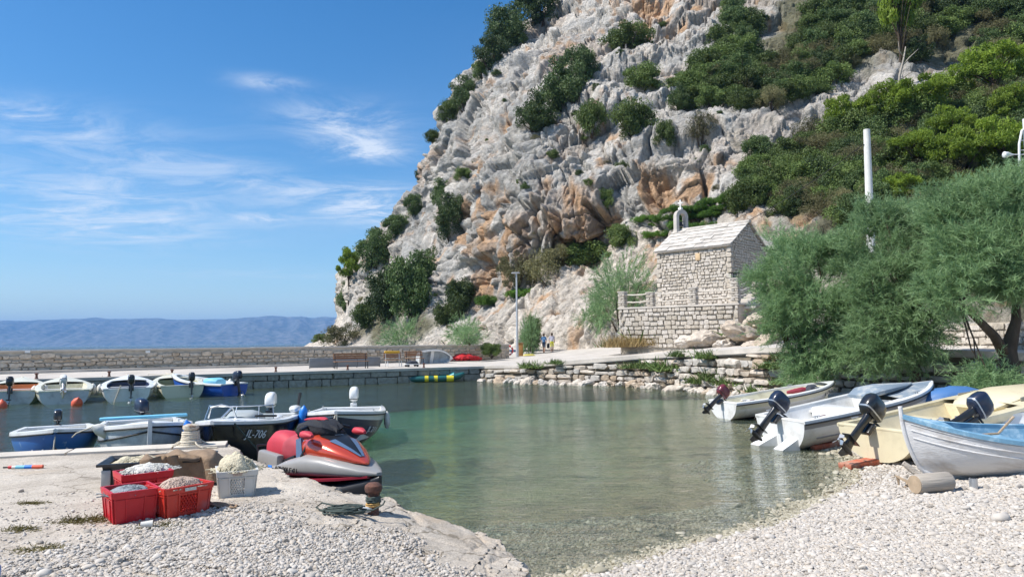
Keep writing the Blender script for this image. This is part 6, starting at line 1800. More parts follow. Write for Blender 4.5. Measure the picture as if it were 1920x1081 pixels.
m_ = blob(st_, 2.3, 24); m_.v = [tuple(np.array(v) + r_.normal(size=3) * .022) for v in m_.v]; m_.build('cover', M['tarp_blue'], tb)
# log, driftwood, pipe
lg = thing('log', 'short sawn log lying on the pebbles before the rowing boat', 'log', (*gz(1748, 898, .38).xy, beach_at(*gz(1748, 898, .38).xy) + .13), R(14))
M['log_bark'] = mat('grey_log', (.40, .35, .29), .9, var=.3, vscale=5, bump=.7, bscale=14, stretch=(.2, 4, 4)); M['log_end'] = mat('cut_wood', (.36, .27, .18), .9, var=.25, vscale=9)
q = MB(); q.tube([(-.30, 0, 0), (-.28, 0, 0), (0, .01, .005), (.26, 0, .01), (.28, 0, .01)], [.125, .135, .14, .138, .125], 14, cap=False); q.tube([(-.1, .10, .08), (-.2, .2, .20), (-.26, .24, .26)], [.05, .045, .035], 7); q.build('bark', M['log_bark'], lg)
q = MB(); q.lathe([(.125, -.006), (.125, .006)], 14, Matrix.Translation((-.30, 0, 0)) @ Matrix.Rotation(R(90), 4, 'Y')); q.build('cut_end', M['log_end'], lg)
pp_ = gz(1825, 903, .33); zz_ = beach_at(pp_.x, pp_.y)
tag(MB().tube([(0, 0, -.1), (0, 0, .16)], .055, 12).tube([(0, 0, .158), (0, 0, .162)], .042, 12, mi=1).build('pipe', [M['alu'], M['rubber']], None, (pp_.x, pp_.y, zz_)), 'short grey pipe standing in the pebbles under the rowing boat', 'pipe')
dp = gz(1697, 895, .30); dz_ = beach_at(dp.x, dp.y)
dw = MB()
for k in range(7): dw.tube([Vector(r_.normal(size=3)) * .06 + Vector((0, 0, .05)), Vector(r_.normal(size=3)) * .12 + Vector((0, 0, .07))], [.03, .012], 5)
tag(dw.build('driftwood', M['log_end'], None, (dp.x, dp.y, dz_)), 'small brown clump of driftwood left of the log', 'driftwood')
sup = gz(1800, 893, .3); tag(MB().box((0, 0, 0), (.9, .14, .16), bev=.02).build('keel_block', M['wood'], None, (8.3, 11.35, beach_at(8.3, 11.35) + .05)), 'wooden block under the keel of the old rowing boat', 'block')
# ================================================================== JET SKI
M['js_silver'] = mat('silver_grey_plastic', (.29, .28, .265), .42, coat=.2, var=.08, vscale=4)
M['js_black'] = mat('black_plastic', (.012, .013, .016), .4)
M['js_red'] = mat('faded_red_vinyl', (.48, .035, .055), .62, var=.12, vscale=5, bump=.15, bscale=60)
M['js_red2'] = mat('dark_red_vinyl', (.36, .045, .06), .7, var=.15, vscale=6)
M['js_hood'] = mat('red_orange_metallic_paint', (.62, .07, .03), .22, metal=.35, coat=.9, spec=.6)
M['js_stripe'] = mat('maroon_stripe', (.22, .015, .03), .35, coat=.4)
M['js_blue'] = mat('steel_blue_plastic', (.10, .16, .26), .4, coat=.3)
M['fabric_black'] = mat('black_fabric', (.014, .015, .02), .8, bump=.5, bscale=30)
def jet_ski():
    t = thing('jet_ski', 'red and silver jet ski moored at the rocky quay edge', 'jet ski', (*at(588, 850, 11.7).xy, .02), group=None, rot=(R(-2), R(-2), head(.74, -.67)))
    t.scale = (1.12, 1.02, 1.0)
    blob([(-1.50, .50, -.12, .22), (-1.0, .55, -.20, .24), (-.2, .56, -.25, .26), (.5, .52, -.25, .28), (1.0, .36, -.20, .32), (1.35, .16, -.02, .37), (1.54, .03, .22, .41)], 3.2, 20).build('lower_hull', M['js_black'], t)
    blob([(-1.54, .50, .20, .26), (-1.0, .57, .22, .27), (0, .58, .24, .30), (.6, .53, .27, .33), (1.05, .36, .31, .37), (1.42, .13, .36, .41)], 6, 20).build('side_stripe', M['js_stripe'], t)
    dk = blob([(-1.56, .46, .24, .34), (-1.3, .52, .25, .38), (-.8, .54, .26, .42), (-.3, .55, .28, .46), (.0, .56, .29, .58), (.4, .54, .31, .68), (.75, .47, .33, .66), (1.05, .36, .35, .58), (1.32, .21, .37, .50), (1.52, .05, .40, .45)], 3.4, 24).build('deck', M['js_silver'], t)
    for sd in (1, -1):
        MB().box((-.62, sd * .36, .50), (.56, .14, .26), M=Matrix.Rotation(R(6), 4, 'Y'), bev=.04).build('side_panel', M['js_silver'], t)
        MB().box((-.40, sd * .30, .46), (.75, .05, .08), M=Matrix.Rotation(R(-18), 4, 'Y'), bev=.015).build('seat_trim', M['js_black'], t)
    st = blob([(-1.10, .13, .42, .64), (-1.02, .19, .42, .84), (-.86, .22, .42, .95), (-.62, .23, .42, .94), (-.42, .225, .42, .87), (-.30, .22, .42, .83)], 2.8, 20).build('rear_seat', M['js_red'], t)
    blob([(-.48, .25, .45, .86), (-.30, .265, .42, .93), (-.10, .26, .42, .88), (.10, .235, .45, .86), (.24, .19, .5, .90)], 2.8, 20).build('front_seat', M['js_red2'], t)
    hd = blob([(.02, .30, .50, .84), (.18, .38, .50, .95), (.42, .41, .52, .97), (.70, .37, .52, .88), (.95, .27, .54, .76), (1.15, .15, .54, .64), (1.26, .04, .54, .57)], 2.4, 24).build('hood', M['js_hood'], t)
    for sd in (1, -1):
        MB().prism([(.10, sd * .30, .52), (.32, sd * .34, .54), (.20, sd * .30, .90), (.02, sd * .26, .86)], (0, sd * .04, 0), (0, sd * .08, 0)).build('knee_panel', M['js_blue'], t)
    # dark chevron panel on the hood, lying on its surface
    def hoodz(x, y):
        xs = [.02, .18, .42, .70, .95, 1.15, 1.26]; w = np.interp(x, xs, [.30, .38, .41, .37, .27, .15, .04]); a = np.interp(x, xs, [.50, .50, .52, .52, .54, .54, .54]); b = np.interp(x, xs, [.84, .95, .97, .88, .76, .64, .57])
        return (a + b) / 2 + (b - a) / 2 * max(0, 1 - (abs(y) / w) ** 2.4) ** (1 / 2.4)
    def patch(name, outline, m, lift):
        mb_ = MB(); n_ = len(outline); rows = []
        for (x, y0, y1) in outline:
            rows.append([(x, y0 + (y1 - y0) * k / 6, hoodz(x, y0 + (y1 - y0) * k / 6) + lift) for k in range(7)])
        mb_.loft(rows, closed=False); mb_.build(name, m, hd)
    patch('dark_panel', [(.36, -.20, .20), (.5, -.24, .24), (.68, -.20, .20), (.85, -.13, .13), (1.02, -.06, .06), (1.14, -.01, .01)], M['js_black'], .008)
    for sd in (1, -1):
        patch('blue_chevron', [(.70, sd * .13, sd * .235), (.85, sd * .09, sd * .175), (1.0, sd * .045, sd * .11), (1.15, sd * .003, sd * .04)], M['js_blue'], .014)
    patch('white_streak', [(.44, -.14, -.02), (.52, -.10, .06), (.58, -.04, .12)], M['letter_white'], .016)
    # handlebar with a black bag strapped over it
    MB().tube([(.28, -.44, 1.02), (.25, -.30, 1.06), (.20, 0, 1.06), (.25, .30, 1.06), (.28, .44, 1.02)], .026, 8).build('handlebar', M['js_black'], t)
    r_ = np.random.default_rng(8)
    bg = blob([(-.26, .10, .86, .96), (-.14, .24, .84, 1.08), (.06, .30, .84, 1.16), (.28, .30, .86, 1.16), (.46, .22, .88, 1.08), (.56, .08, .90, 1.0)], 2.6, 26)
    bg.v = [tuple(np.array(v) + r_.normal(size=3) * .016) for v in bg.v]; bo = bg.build('strapped_bag', M['fabric_black'], t)
    for sd in (1, -1):
        MB().tube([(.3, sd * .24, .98), (.36, sd * .38, .80), (.30, sd * .44, .62)], .016, 5).build('strap', M['fabric_black'], bo)
        blob([(.34, .03, .93, .98), (.40, .07, .91, 1.02), (.52, .08, .90, 1.02), (.62, .03, .92, .97)], 2.2, 12, y0=sd * .47).build('mirror', M['js_red'], t)
    blob([(-.25, .02, 1.13, 1.15), (-.1, .10, 1.13, 1.18), (.15, .12, 1.14, 1.20), (.3, .03, 1.14, 1.17)], 2, 12).build('red_flap', M['js_red'], bo)
    o = link('registration', text_mesh('AT 00LF 91', .125, M['letter_black'], .2), t); o.matrix_local = Matrix.Translation((.12, -.572, .42)) @ Matrix.Rotation(R(90), 4, 'X')
    MB().box((-.30, -.565, .41), (.10, .010, .11), bev=.004).build('blue_sticker', mat('blue_sticker', (.05, .25, .75), .4), t)
    MB().tube([(-1.5, .0, .35), (-1.9, .3, .5), (-2.6, 1.0, .60)], .010, 5).build('mooring_rope', M['rope_dark'], t)
    MB().tube([(-1.05, .30, .40), (-1.12, .30, .70), (-1.12, -.3, .70), (-1.05, -.30, .40)], .018, 6).build('grab_bar', M['js_black'], t)
jet_ski()

# ================================================================== CRATES AND NETS ON THE QUAY
def qz(x, y): return float(quay_z(np.array([x]), np.array([y]))[0])
def onq(px, py, z=.70):
    p = gz(px, py, z); p = gz(px, py, qz(p.x, p.y)); p.z = qz(p.x, p.y); return p
def plastic(name, c): return mat(name, c, .42, var=.08, vscale=5, spec=.45, dirt=tuple(.55 * x + .12 for x in c), dscale=4, dlo=.55, dhi=.8)
M['crate_red'] = plastic('red_crate_plastic', (.52, .012, .022)); M['crate_red2'] = plastic('orange_red_crate_plastic', (.55, .035, .022)); M['crate_white'] = plastic('white_crate_plastic', (.62, .60, .55)); M['tub_black'] = plastic('black_tub_plastic', (.028, .03, .034))
M['net_cream'] = mat('cream_net', (.56, .50, .36), .95, var=.3, vscale=30, bump=1.0, bscale=55); M['net_white'] = mat('white_net', (.64, .62, .56), .95, var=.2, vscale=30, bump=1.0, bscale=60); M['net_pink'] = mat('pinkish_net', (.50, .38, .31), .95, var=.3, vscale=30, bump=1.0, bscale=60); M['net_grey'] = mat('grey_net', (.26, .29, .31), .95, var=.3, vscale=40, bump=1.0, bscale=60)
M['sack'] = mat('brown_sackcloth', (.24, .165, .105), .95, var=.2, vscale=8, bump=.6, bscale=30)
def crate(label, corner, ang, a, b, h, m, holes=True, text=None, sink=.0, mt='letter_black', group='fishing crates on the quay'):
    """corner: near bottom corner; a along ang, b along ang+90"""
    t = thing('crate', label, 'crate', corner, group=group, rot=(0, 0, ang))
    w = .014; tp = .028       # walls lean out
    def wall(p0, p1, nrm, hole):
        mb_ = MB(); p0, p1, nrm = Vector(p0), Vector(p1), Vector(nrm); d = p1 - p0
        def pt(u, v, o=0.0): return p0 + d * u - d.normalized() * tp * v * (1 - 2 * u) * -1 * -1 + nrm * (tp * v + o) + Vector((0, 0, v * h))
        def quad(u0, u1, v0, v1, o0=0.0, o1=None):
            o1 = w if o1 is None else o1
            mb_.add([pt(u0, v0, o0), pt(u1, v0, o0), pt(u1, v1, o0), pt(u0, v1, o0), pt(u0, v0, -o1), pt(u1, v0, -o1), pt(u1, v1, -o1), pt(u0, v1, -o1)],
                    [(0, 1, 2, 3), (5, 4, 7, 6), (0, 4, 5, 1), (1, 5, 6, 2), (2, 6, 7, 3), (3, 7, 4, 0)])
        if hole:
            quad(0, .30, 0, 1); quad(.70, 1, 0, 1); quad(.30, .70, 0, .12); quad(.30, .70, .70, 1)
            for k in range(-3, 7):
                for s in (1, -1):
                    u0, u1 = .30 + .40 * k / 6, .30 + .40 * (k + 3.4) / 6
                    if s < 0: u0, u1 = u1, u0
                    v0, v1 = .12, .70
                    # clip to window
                    def cl(u, v, uu, vv): return u, v
                    pts_ = []
                    for q_ in np.linspace(0, 1, 9):
                        uu = u0 + (u1 - u0) * q_; vv = v0 + (v1 - v0) * q_
                        if .30 <= uu <= .70: pts_.append(pt(uu, vv, -.006))
                    if len(pts_) > 1: mb_.tube([pts_[0], pts_[-1]], .007, 4)
        else: quad(0, 1, 0, 1)
        quad(-.01, 1.01, .80, 1.0, .012, -.001); quad(0, 1, .72, .75, .010, -.001)
        for u in (.04, .29, .71, .96): quad(u - .018, u + .018, 0, .8, .009, -.001)
        return mb_.build('side', m, t)
    wall((0, 0, 0), (a, 0, 0), (0, -1, 0), holes); wall((0, b, 0), (0, 0, 0), (-1, 0, 0), holes)
    wall((a, 0, 0), (a, b, 0), (1, 0, 0), holes); wall((a, b, 0), (0, b, 0), (0, 1, 0), holes)
    MB().box((a / 2, b / 2, .01), (a - .01, b - .01, .016)).build('bottom', m, t)
    if text: 
        for nm_, (ux, rotz, yy) in {'label_plate': (a / 2, 0, -.05)}.items():
            MB().box((ux, -.050, h * .89), (a * .26, .006, h * .10)).build('label_plate', M['net_white'] if m != M['crate_white'] else M['net_pink'], t)
    return t
def net_heap(label, c, rx, ry, h, m, seed, group='nets in the crates', rz=0.0, strands=150, rope=None):
    r_ = np.random.default_rng(seed); t = thing('fishing_net', label, 'net', c, rz, group)
    nu, nv = 30, 12; V = []
    for i in range(nv):
        for k in range(nu):
            a = 2 * math.pi * k / nu; q = i / (nv - 1)
            V.append((rx * math.sin(q * math.pi / 2) * math.cos(a), ry * math.sin(q * math.pi / 2) * math.sin(a), h * math.cos(q * math.pi / 2) ** .8))
    V = np.array(V); V += (.016 * ridged(V * 16 + seed, 3, seed))[:, None] * np.array((.6, .6, 1.0)); V[:, 2] += .45 * h * fbm(V * 9 + seed, 2, seed + 3)
    f = [(i * nu + k, i * nu + (k + 1) % nu, (i + 1) * nu + (k + 1) % nu, (i + 1) * nu + k) for i in range(nv - 1) for k in range(nu)]
    mb_ = MB(); mb_.add(V.tolist(), f); mb_.build('heap', m, t, sharp=None)
    mb_ = MB()
    for k in range(strands):
        a = r_.random() * 6.28; q = r_.random() ** .6 * .95; p = np.array((rx * q * math.cos(a), ry * q * math.sin(a), h * math.sqrt(max(0, 1 - q * q)) ** 1.1)); d = r_.normal(size=3); d[2] *= .3; d /= np.linalg.norm(d); pts_ = []
        for s in range(6):
            pts_.append(p.copy()); d += r_.normal(size=3) * .7; d[2] *= .5; d /= np.linalg.norm(d); p = p + d * .035
            rr_ = (p[0] / rx) ** 2 + (p[1] / ry) ** 2; p[2] = h * math.sqrt(max(0.02, 1 - min(rr_, 1))) + .012 * r_.random()
        mb_.tube(pts_, .006, 4)
    mb_.build('strand', rope or m, t, sharp=None)['kind'] = 'stuff'
    return t
A0 = R(41)
c1 = onq(214, 983); crate('closed-sided bright red crate nearest to us, full of grey net', c1, A0, .36, .40, .30, M['crate_red'], False)
net_heap('flat grey net filling the nearest red crate', c1 + Vector((math.cos(A0) * .17 - math.sin(A0) * .19, math.sin(A0) * .17 + math.cos(A0) * .19, .245)), .17, .19, .06, M['net_grey'], 1, rz=A0, strands=80)
c2 = onq(311, 972); A2 = R(52); crate('red crate with lattice sides right of the closed red one', c2, A2, .44, .34, .29, M['crate_red2'], True, 'x')
net_heap('pinkish brown net heaped in the lattice-sided red crate', c2 + Vector((math.cos(A2) * .22 - math.sin(A2) * .16, math.sin(A2) * .22 + math.cos(A2) * .16, .25)), .20, .16, .09, M['net_pink'], 2, rz=A2)
c3 = onq(232, 945); crate('red crate mostly hidden behind the two front red crates', c3, R(40), .45, .36, .31, M['crate_red'], True)
net_heap('white net spilling over the hidden red crate', c3 + Vector((.06, .38, .28)), .26, .18, .07, M['net_white'], 3, rz=R(30))
c4 = onq(412, 934); A4 = R(24); crate('white plastic crate with lattice sides heaped with cream net', c4, A4, .36, .42, .29, M['crate_white'], True, 'x')
net_heap('tall cream net heap with floats in the white crate', c4 + Vector((math.cos(A4) * .18 - math.sin(A4) * .2, math.sin(A4) * .18 + math.cos(A4) * .2, .25)), .20, .22, .17, M['net_cream'], 4, rz=A4, strands=260)
def tub():
    A = R(17); c = onq(190, 918); a, b, h = 1.16, .62, .27
    t = thing('fish_tub', 'long black plastic tub under the brown sackcloth', 'tub', c, rot=(0, 0, A))
    mb_ = MB()
    def rect(ax, bx, z): return [(-ax, -bx, z), (a + ax, -bx, z), (a + ax, b + bx, z), (-ax, b + bx, z)]
    mb_.loft([rect(-.04, -.04, .01), rect(0, 0, h), rect(.05, .05, h), rect(.055, .055, h + .03), rect(.03, .03, h + .035), rect(-.02, -.02, h), rect(-.06, -.06, .03)], cap=True)
    mb_.build('body', M['tub_black'], t)
    for x in (.05, a - .05): MB().box((x, -.03, h * .45), (.10, .03, h * .8), bev=.01).build('rib', mat('grey_plastic', (.35, .35, .34), .5) if 'gp' not in M else M['gp'], t)
    net_heap('pale cream net lying in the left half of the black tub', c + Vector((math.cos(A) * .32 - math.sin(A) * .3, math.sin(A) * .32 + math.cos(A) * .3, h - .06)), .30, .26, .10, M['net_cream'], 6, rz=A)
    # sackcloth draped over the right half, hanging down in front
    nu, nv = 46, 34; V = []
    for i in range(nu):
        for j in range(nv):
            u, v = i / (nu - 1), j / (nv - 1); x = .42 + .98 * u; s = -.10 + .95 * v      # s along the drape: front bottom -> back
            fold = .03 * math.sin(u * 17 + v * 3) + .018 * math.sin(u * 31 + v * 11)
            if v < .36: y = -.09 - .05 * math.sin(u * 9) - fold * .9; z = .07 + (h + .02) * (v / .36) + .04 * math.sin(u * 5)
            else: y = -.09 + (v - .36) / .64 * (b + .10); z = h + .045 + fold * .6 + .02 * math.sin((v - .36) / .64 * math.pi) + .018 * math.sin(u * 6.5 + v * 5)
            if u > .82: z = z - (u - .82) / .18 * (z - .06) * .9; 
            V.append((x, y, z))
    f = grid_faces(nu, nv); me = mesh_np('sackcloth', np.array(V), f, [M['sack']])
    s = link('sackcloth', me, None, c, (0, 0, A)); tag(s, 'brown sackcloth draped over the right half of the black tub', 'cloth')
    md = s.modifiers.new('thick', 'SOLIDIFY'); md.thickness = .008
tub()
def rag():
    p = onq(385, 948); nu = 26; V = []
    for i in range(nu):
        for j in range(9):
            u, v = i / (nu - 1), j / 8; x = -.18 + .58 * u; y = .12 - .30 * u + (v - .5) * (.13 - .04 * math.sin(u * 7)); z = .012 + .045 * abs(math.sin(u * 8 + v * 4)) * (1 - abs(v - .5)) + .12 * max(0, .35 - u)
            V.append((x, y, z))
    s = link('rag', mesh_np('rag', np.array(V), grid_faces(nu, 9), [M['sack']]), None, p); tag(s, 'twisted brown rag trailing on the ground right of the crates', 'rag')
    md = s.modifiers.new('thick', 'SOLIDIFY'); md.thickness = .008
rag()
# ---------------- bollards
M['rust'] = mat('rusty_iron', (.13, .055, .035), .85, var=.4, vscale=14, bump=.5, bscale=40, dirt=(.05, .03, .028), dscale=8, dlo=.45, dhi=.65)
M['rope_yellow'] = mat('ochre_rope', (.50, .30, .10), .9, var=.2, vscale=60)
def coil(mb_, c, r, z0, n, rr_, dr=0.0, seed=0):
    q = random.Random(seed); pts_ = []
    for k in range(int(n * 14)):
        a = 2 * math.pi * k / 14; R_ = r + dr * k / (n * 14) + q.uniform(-.006, .006); pts_.append((c[0] + R_ * math.cos(a), c[1] + R_ * math.sin(a), z0 + rr_ * 1.7 * k / 14 + q.uniform(-.003, .003)))
    mb_.tube(pts_, rr_, 6)
pb = onq(700, 960, .55)
bl = thing('bollard', 'rusty mushroom-headed iron bollard wound with rope by the water', 'bollard', pb)
MB().lathe([(.062, -.05), (.06, .02), (.056, .20), (.06, .22), (.085, .235), (.095, .265), (.09, .30), (.06, .325), (.02, .333)], 20).build('post', M['rust'], bl)
m_ = MB(); coil(m_, (0, 0), .074, .125, 3, .012, 0, 1); m_.build('rope_winding', M['rope_dark'], bl)
m_ = MB(); coil(m_, (0, 0), .070, .08, 2, .011, 0, 2); m_.build('rope_winding', M['rope_yellow'], bl)
m_ = MB()
for k in range(7):
    q = random.Random(k); a0 = q.uniform(-.15, .15); pts_ = []
    for s in range(22):
        a = 2 * math.pi * s / 21; pts_.append((.17 * math.cos(a) * (1 + .1 * q.uniform(-1, 1)) + a0 * .4, .075 * math.sin(a) * (1 + .25 * q.uniform(-1, 1)) + a0 * .15, .012 + .010 * k + q.uniform(-.003, .003)))
    m_.tube(pts_, .009, 5)
m_.tube([(.16, .0, .03), (.30, .03, .03), (.40, .05, .08), (.42, .05, .12)], .009, 5); m_.tube([(-.10, .02, .08), (-.24, .06, .10), (-.30, .05, .06), (-.2, .0, .02)], .009, 5)
tag(m_.build('rope_coil', M['rope_dark'], None, onq(644, 957, .55)), 'coil of dark green rope beside the rusty bollard', 'rope')
M['film'] = mat('cloudy_plastic', (.55, .58, .60), .15, spec=.6)
bt_ = thing('plastic_bottle', 'crumpled clear plastic bottle lying between rope coil and bollard', 'bottle', onq(678, 958, .55) + Vector((0, 0, .035)), R(30))
m_ = blob([(-.12, .012, -.012, .012), (-.10, .014, -.014, .014), (-.07, .034, -.034, .034), (.0, .03, -.03, .034), (.06, .035, -.035, .03), (.12, .033, -.033, .033), (.125, .02, -.02, .02)], 2, 12); m_.build('body', M['film'], bt_)
MB().tube([(-.145, 0, 0), (-.118, 0, 0)], .016, 10).build('cap', M['crate_white'], bt_)
M['worn_paint'] = mat('worn_cream_paint', (.50, .46, .38), .8, var=.2, vscale=8, dirt=(.24, .15, .09), dscale=9, dlo=.5, dhi=.62)
pb2 = onq(357, 838)
b5 = thing('bollard', 'stout bollard buried in pale ropes at the quay corner', 'bollard', pb2)
MB().lathe([(.12, -.05), (.115, .05), (.10, .22), (.105, .28), (.13, .31), (.125, .36), (.06, .385), (.02, .39)], 18).build('post', M['worn_paint'], b5)
m_ = MB(); coil(m_, (0, 0), .140, .03, 8.5, .017, -.02, 5); coil(m_, (0, 0), .172, .02, 3.5, .018, -.02, 6); coil(m_, (0, 0), .20, .015, 1.5, .018, .03, 7); m_.build('rope_winding', M['rope'], b5)
m_ = MB()
for k in range(12):
    q = random.Random(40 + k); a = q.uniform(0, 6.28); p = Vector((.17 * math.cos(a), .17 * math.sin(a), .10)); pts_ = [p]
    for s in range(7):
        a += q.uniform(-.9, .9); p = p + Vector((.06 * math.cos(a), .06 * math.sin(a), 0)); p.z = max(.016, p.z - .03 + q.uniform(-.01, .01)); pts_.append(p.copy())
    m_.tube(pts_, .014, 5)
m_.build('loose_rope', M['rope'], b5)
for i, (tx, ty, tz, lab) in enumerate([(b2.location.x + .85, b2.location.y - 1.6, .55, 'rope from the quay bollard to the grey boat'), (b3.location.x - .2, b3.location.y - 2.3, .8, 'rope from the quay bollard to the black motorboat')]):
    a = pb2 + Vector((0, 0, .12)); b = Vector((tx, ty, tz)); d = b - a
    tag(MB().tube([Vector((0, 0, 0)), d * .3 - Vector((0, 0, .08)), d * .6 - Vector((0, 0, .10)), d], .016, 5).build('mooring_line', M['rope'], None, a), lab, 'rope', 'ropes on the quay bollard')
# ---------------- small litter
st_ = thing('float_stick', 'fishing float stick in blue, white and red on the quay', 'float', onq(44, 878) + Vector((0, 0, .025)), R(4))
L0 = .26; segs = [(-.27, -.20, 'rubber', .012), (-.20, -.15, 'crate_red', .022), (-.15, -.10, 'fender_white', .022), (-.10, .02, 'board_blue', .024), (.02, .12, 'fender_blue', .026), (.12, .26, 'buoy_orange', .026)]
for a, b, m_, r__ in segs: MB().tube([(a, 0, 0), (b, 0, 0)], r__, 10).build('section', M[m_], st_)
cp_ = thing('paper_cup', 'crushed pale cup lying in front of the red crates', 'cup', onq(275, 990) + Vector((0, 0, .032)), R(20))
MB().lathe([(.026, -.05), (.036, .05), (.038, .052)], 14, Matrix.Rotation(R(90), 4, 'Y')).build('wall', M['crate_white'], cp_); MB().lathe([(.033, .0535), (.033, .055)], 14, Matrix.Rotation(R(90), 4, 'Y')).build('mouth', M['log_end'], cp_)
bp_ = onq(-20, 1090, .62)
MB_ = blob([(-.6, .05, -.02, .06), (-.5, .16, -.03, .10), (.15, .16, -.03, .10), (.27, .05, -.02, .06)], 4, 16)
tag(MB_.build('paddle_board', M['fender_blue'], None, (bp_.x - .14, bp_.y - .06, qz(bp_.x, bp_.y) + .05), (0, 0, R(-18))), 'bright blue plastic board poking into the bottom left corner', 'board')
# seaweed and grass in quay cracks
M['moss'] = leafmat('dry_seaweed', (.10, .085, .025), (.22, .19, .06), .2, .2)
for i, (px, py, s, n__) in enumerate([(165, 975, .30, 900), (225, 888 + 85, .0, 0), (310, 985, .22, 500), (60, 943, .14, 300), (40, 995, .16, 300), (75, 1032, .20, 350), (570, 965, .0, 0)]):
    if n__ == 0: continue
    r_ = np.random.default_rng(500 + i); base = np.column_stack((r_.normal(size=n__) * s * .55, r_.normal(size=n__) * s * .25, np.zeros(n__))); p = onq(px, py)
    base[:, 2] = quay_z(base[:, 0] + p.x, base[:, 1] + p.y) - p.z
    d = r_.normal(size=(n__, 3)); d[:, 2] = np.abs(d[:, 2]) * .5 + .2; d /= np.linalg.norm(d, axis=1)[:, None]
    o = link('seaweed', frond_mesh('seaweed', base, d, .05 * (.5 + r_.random(n__)), np.full(n__, .008), r_.random(n__), M['moss'], r_), None, p)
    tag(o, 'dry olive seaweed patch on the quay', 'seaweed', kind='stuff')

# ================================================================== FAR PIER AND PATH
M['bench_wood'] = mat('bench_wood', (.30, .15, .07), .7, var=.25, vscale=5); M['dark_steel'] = mat('dark_steel', (.03, .03, .032), .5)
M['panel_grey'] = mat('grey_board', (.21, .215, .22), .7, var=.08, vscale=2); M['galv'] = mat('galvanised', (.48, .49, .50), .45, metal=.5)
pd_ang = math.atan2(PIER_D.y, PIER_D.x)
def onp(px, py, z=.86):
    p = gz(px, py, z); p.z = z; return p
def bench(label, p, w, m='bench_wood', fm='dark_steel', rz=pd_ang):
    t = thing('bench', label, 'bench', p, rz, 'benches on the far pier')
    for y, z in ((-.20, .43), (-.08, .43), (.04, .43), (.16, .43)): MB().box((0, y, z), (w, .10, .035), bev=.008).build('slat', M[m], t)
    for z in (.62, .74, .86): MB().box((0, .24 + (z - .6) * .2, z), (w, .03, .10), bev=.008).build('slat', M[m], t)
    for s in (-1, 1):
        x = s * (w / 2 - .12)
        MB().tube([(x, -.22, 0), (x, -.20, .41), (x, .20, .41), (x, .30, .90)], .028, 6).tube([(x, .26, 0), (x, .20, .41)], .028, 6).build('leg', M[fm], t)
    return t
p = onp(659, 690.5); bench('wooden slatted bench with dark legs before the grey panel', p, 2.1)
bench('wooden bench at the right, beside the upturned dinghy', onp(778, 683), 1.3)
ch_ = bench('white-framed bench with a yellow towel on its back', onp(738, 687), 1.15, 'bench_wood', 'gel_white')
yt = MB().box((0, .30, .92), (1.0, .12, .16), bev=.03).build('towel', mat('yellow_towel', (.72, .42, .05), .9, bump=.4), None, onp(738, 687), (0, 0, pd_ang)); tag(yt, 'yellow towel folded over the white-framed bench', 'towel')
a = onp(585, 691) + Vector((-PIER_N.x, -PIER_N.y, 0)) * .75; ln_ = 4.5
gp_ = thing('grey_panel', 'long low grey panel standing behind the benches on the pier', 'panel', a + PIER_D * (ln_ / 2), pd_ang)
for k in range(3): MB().box(((k - 1) * ln_ / 3, 0, .32), (ln_ / 3 - .015, .06, .58), bev=.008).build('board', M['panel_grey'], gp_)
for k in range(4): MB().box(((k - 1.5) * ln_ / 3 * .98, .06, .28), (.06, .06, .56)).build('post', M['dark_steel'], gp_)
# upturned dinghy, cart, red heap
hb = Hull(2.7, 1.25, .42, .50, draft=.06, full=2.5, rake=.25)
ud = boat('upturned_dinghy', 'pale grey dinghy lying on its side on the pier', 'boat', onp(812, 681) + Vector((0, 0, .48)), pd_ang + R(8), hb, 'gel_grey', None, inside='gel_grey', deck=.9, floor=.0, thwarts=(.4,), rollv=R(105))
ct = thing('cart', 'small low trolley with a dark load by the dinghy', 'cart', onp(772, 687), pd_ang)
MB().box((0, 0, .16), (.9, .5, .05), bev=.01).build('platform', M['gel_white'], ct); blob([(-.4, .1, .18, .25), (-.1, .22, .18, .38), (.3, .2, .18, .36), (.42, .08, .18, .26)], 2.4).build('load', M['dark_cloth'], ct)
for sx in (-.3, .3):
    for sy in (-.22, .22): MB().tube([(sx, sy - .025, .08), (sx, sy + .025, .08)], .08, 10).build('wheel', M['rubber'], ct)
r_ = np.random.default_rng(12)
rh = blob([(-1.35 + 2.85 * k / 28, .12 + .42 * math.sin(math.pi * (k + 1) / 30) ** .6, 0, (.14 + .34 * math.sin(math.pi * (k + 1) / 30)) * (1.15 - .5 * k / 28)) for k in range(29)], 2.2, 40)
V = np.array(rh.v); V += (.26 * (ridged(V * 3.6, 4, 3) - .3))[:, None] * np.array((.5, .7, 1.0)); V[:, 2] = np.maximum(V[:, 2], -.02); rh.v = [tuple(v) for v in V]
M['red_pvc'] = mat('red_pvc', (.62, .03, .035), .4, var=.1, vscale=5, bump=.8, bscale=7, bdist=.08)
tag(rh.build('deflated_raft', M['red_pvc'], None, onp(868, 675, .95), (0, 0, pd_ang - .1)), 'heap of red deflated raft plastic on the pier', 'raft')
for i, (px, py, w, h, lab) in enumerate([(922, 668, 42, 26, 'round dark green bush at the end of the breakwater'), (880, 643, 60, 30, 'pale feathery bush showing over the breakwater')]):
    q = at(px, py, 55); plant('maquis' if i == 0 else 'tamarisk', q, w * pxm(55), h * pxm(55) * 1.1, lab, 'bushes by the pier')
LP = on_deck(at(970, 664, 60.0))
lp = thing('street_lamp', 'tall slim grey street lamp at the end of the pier', 'street lamp', LP)
MB().tube([(0, 0, -.3), (0, 0, .9)], .13, 12).tube([(0, 0, .9), (0, 0, 6.9)], [.10, .065], 12).build('post', M['galv'], lp)
MB().tube([(0, 0, 6.88), (-.25, 0, 7.0), (-.05, 0, 7.0)], .05, 8).build('arm', M['galv'], lp)
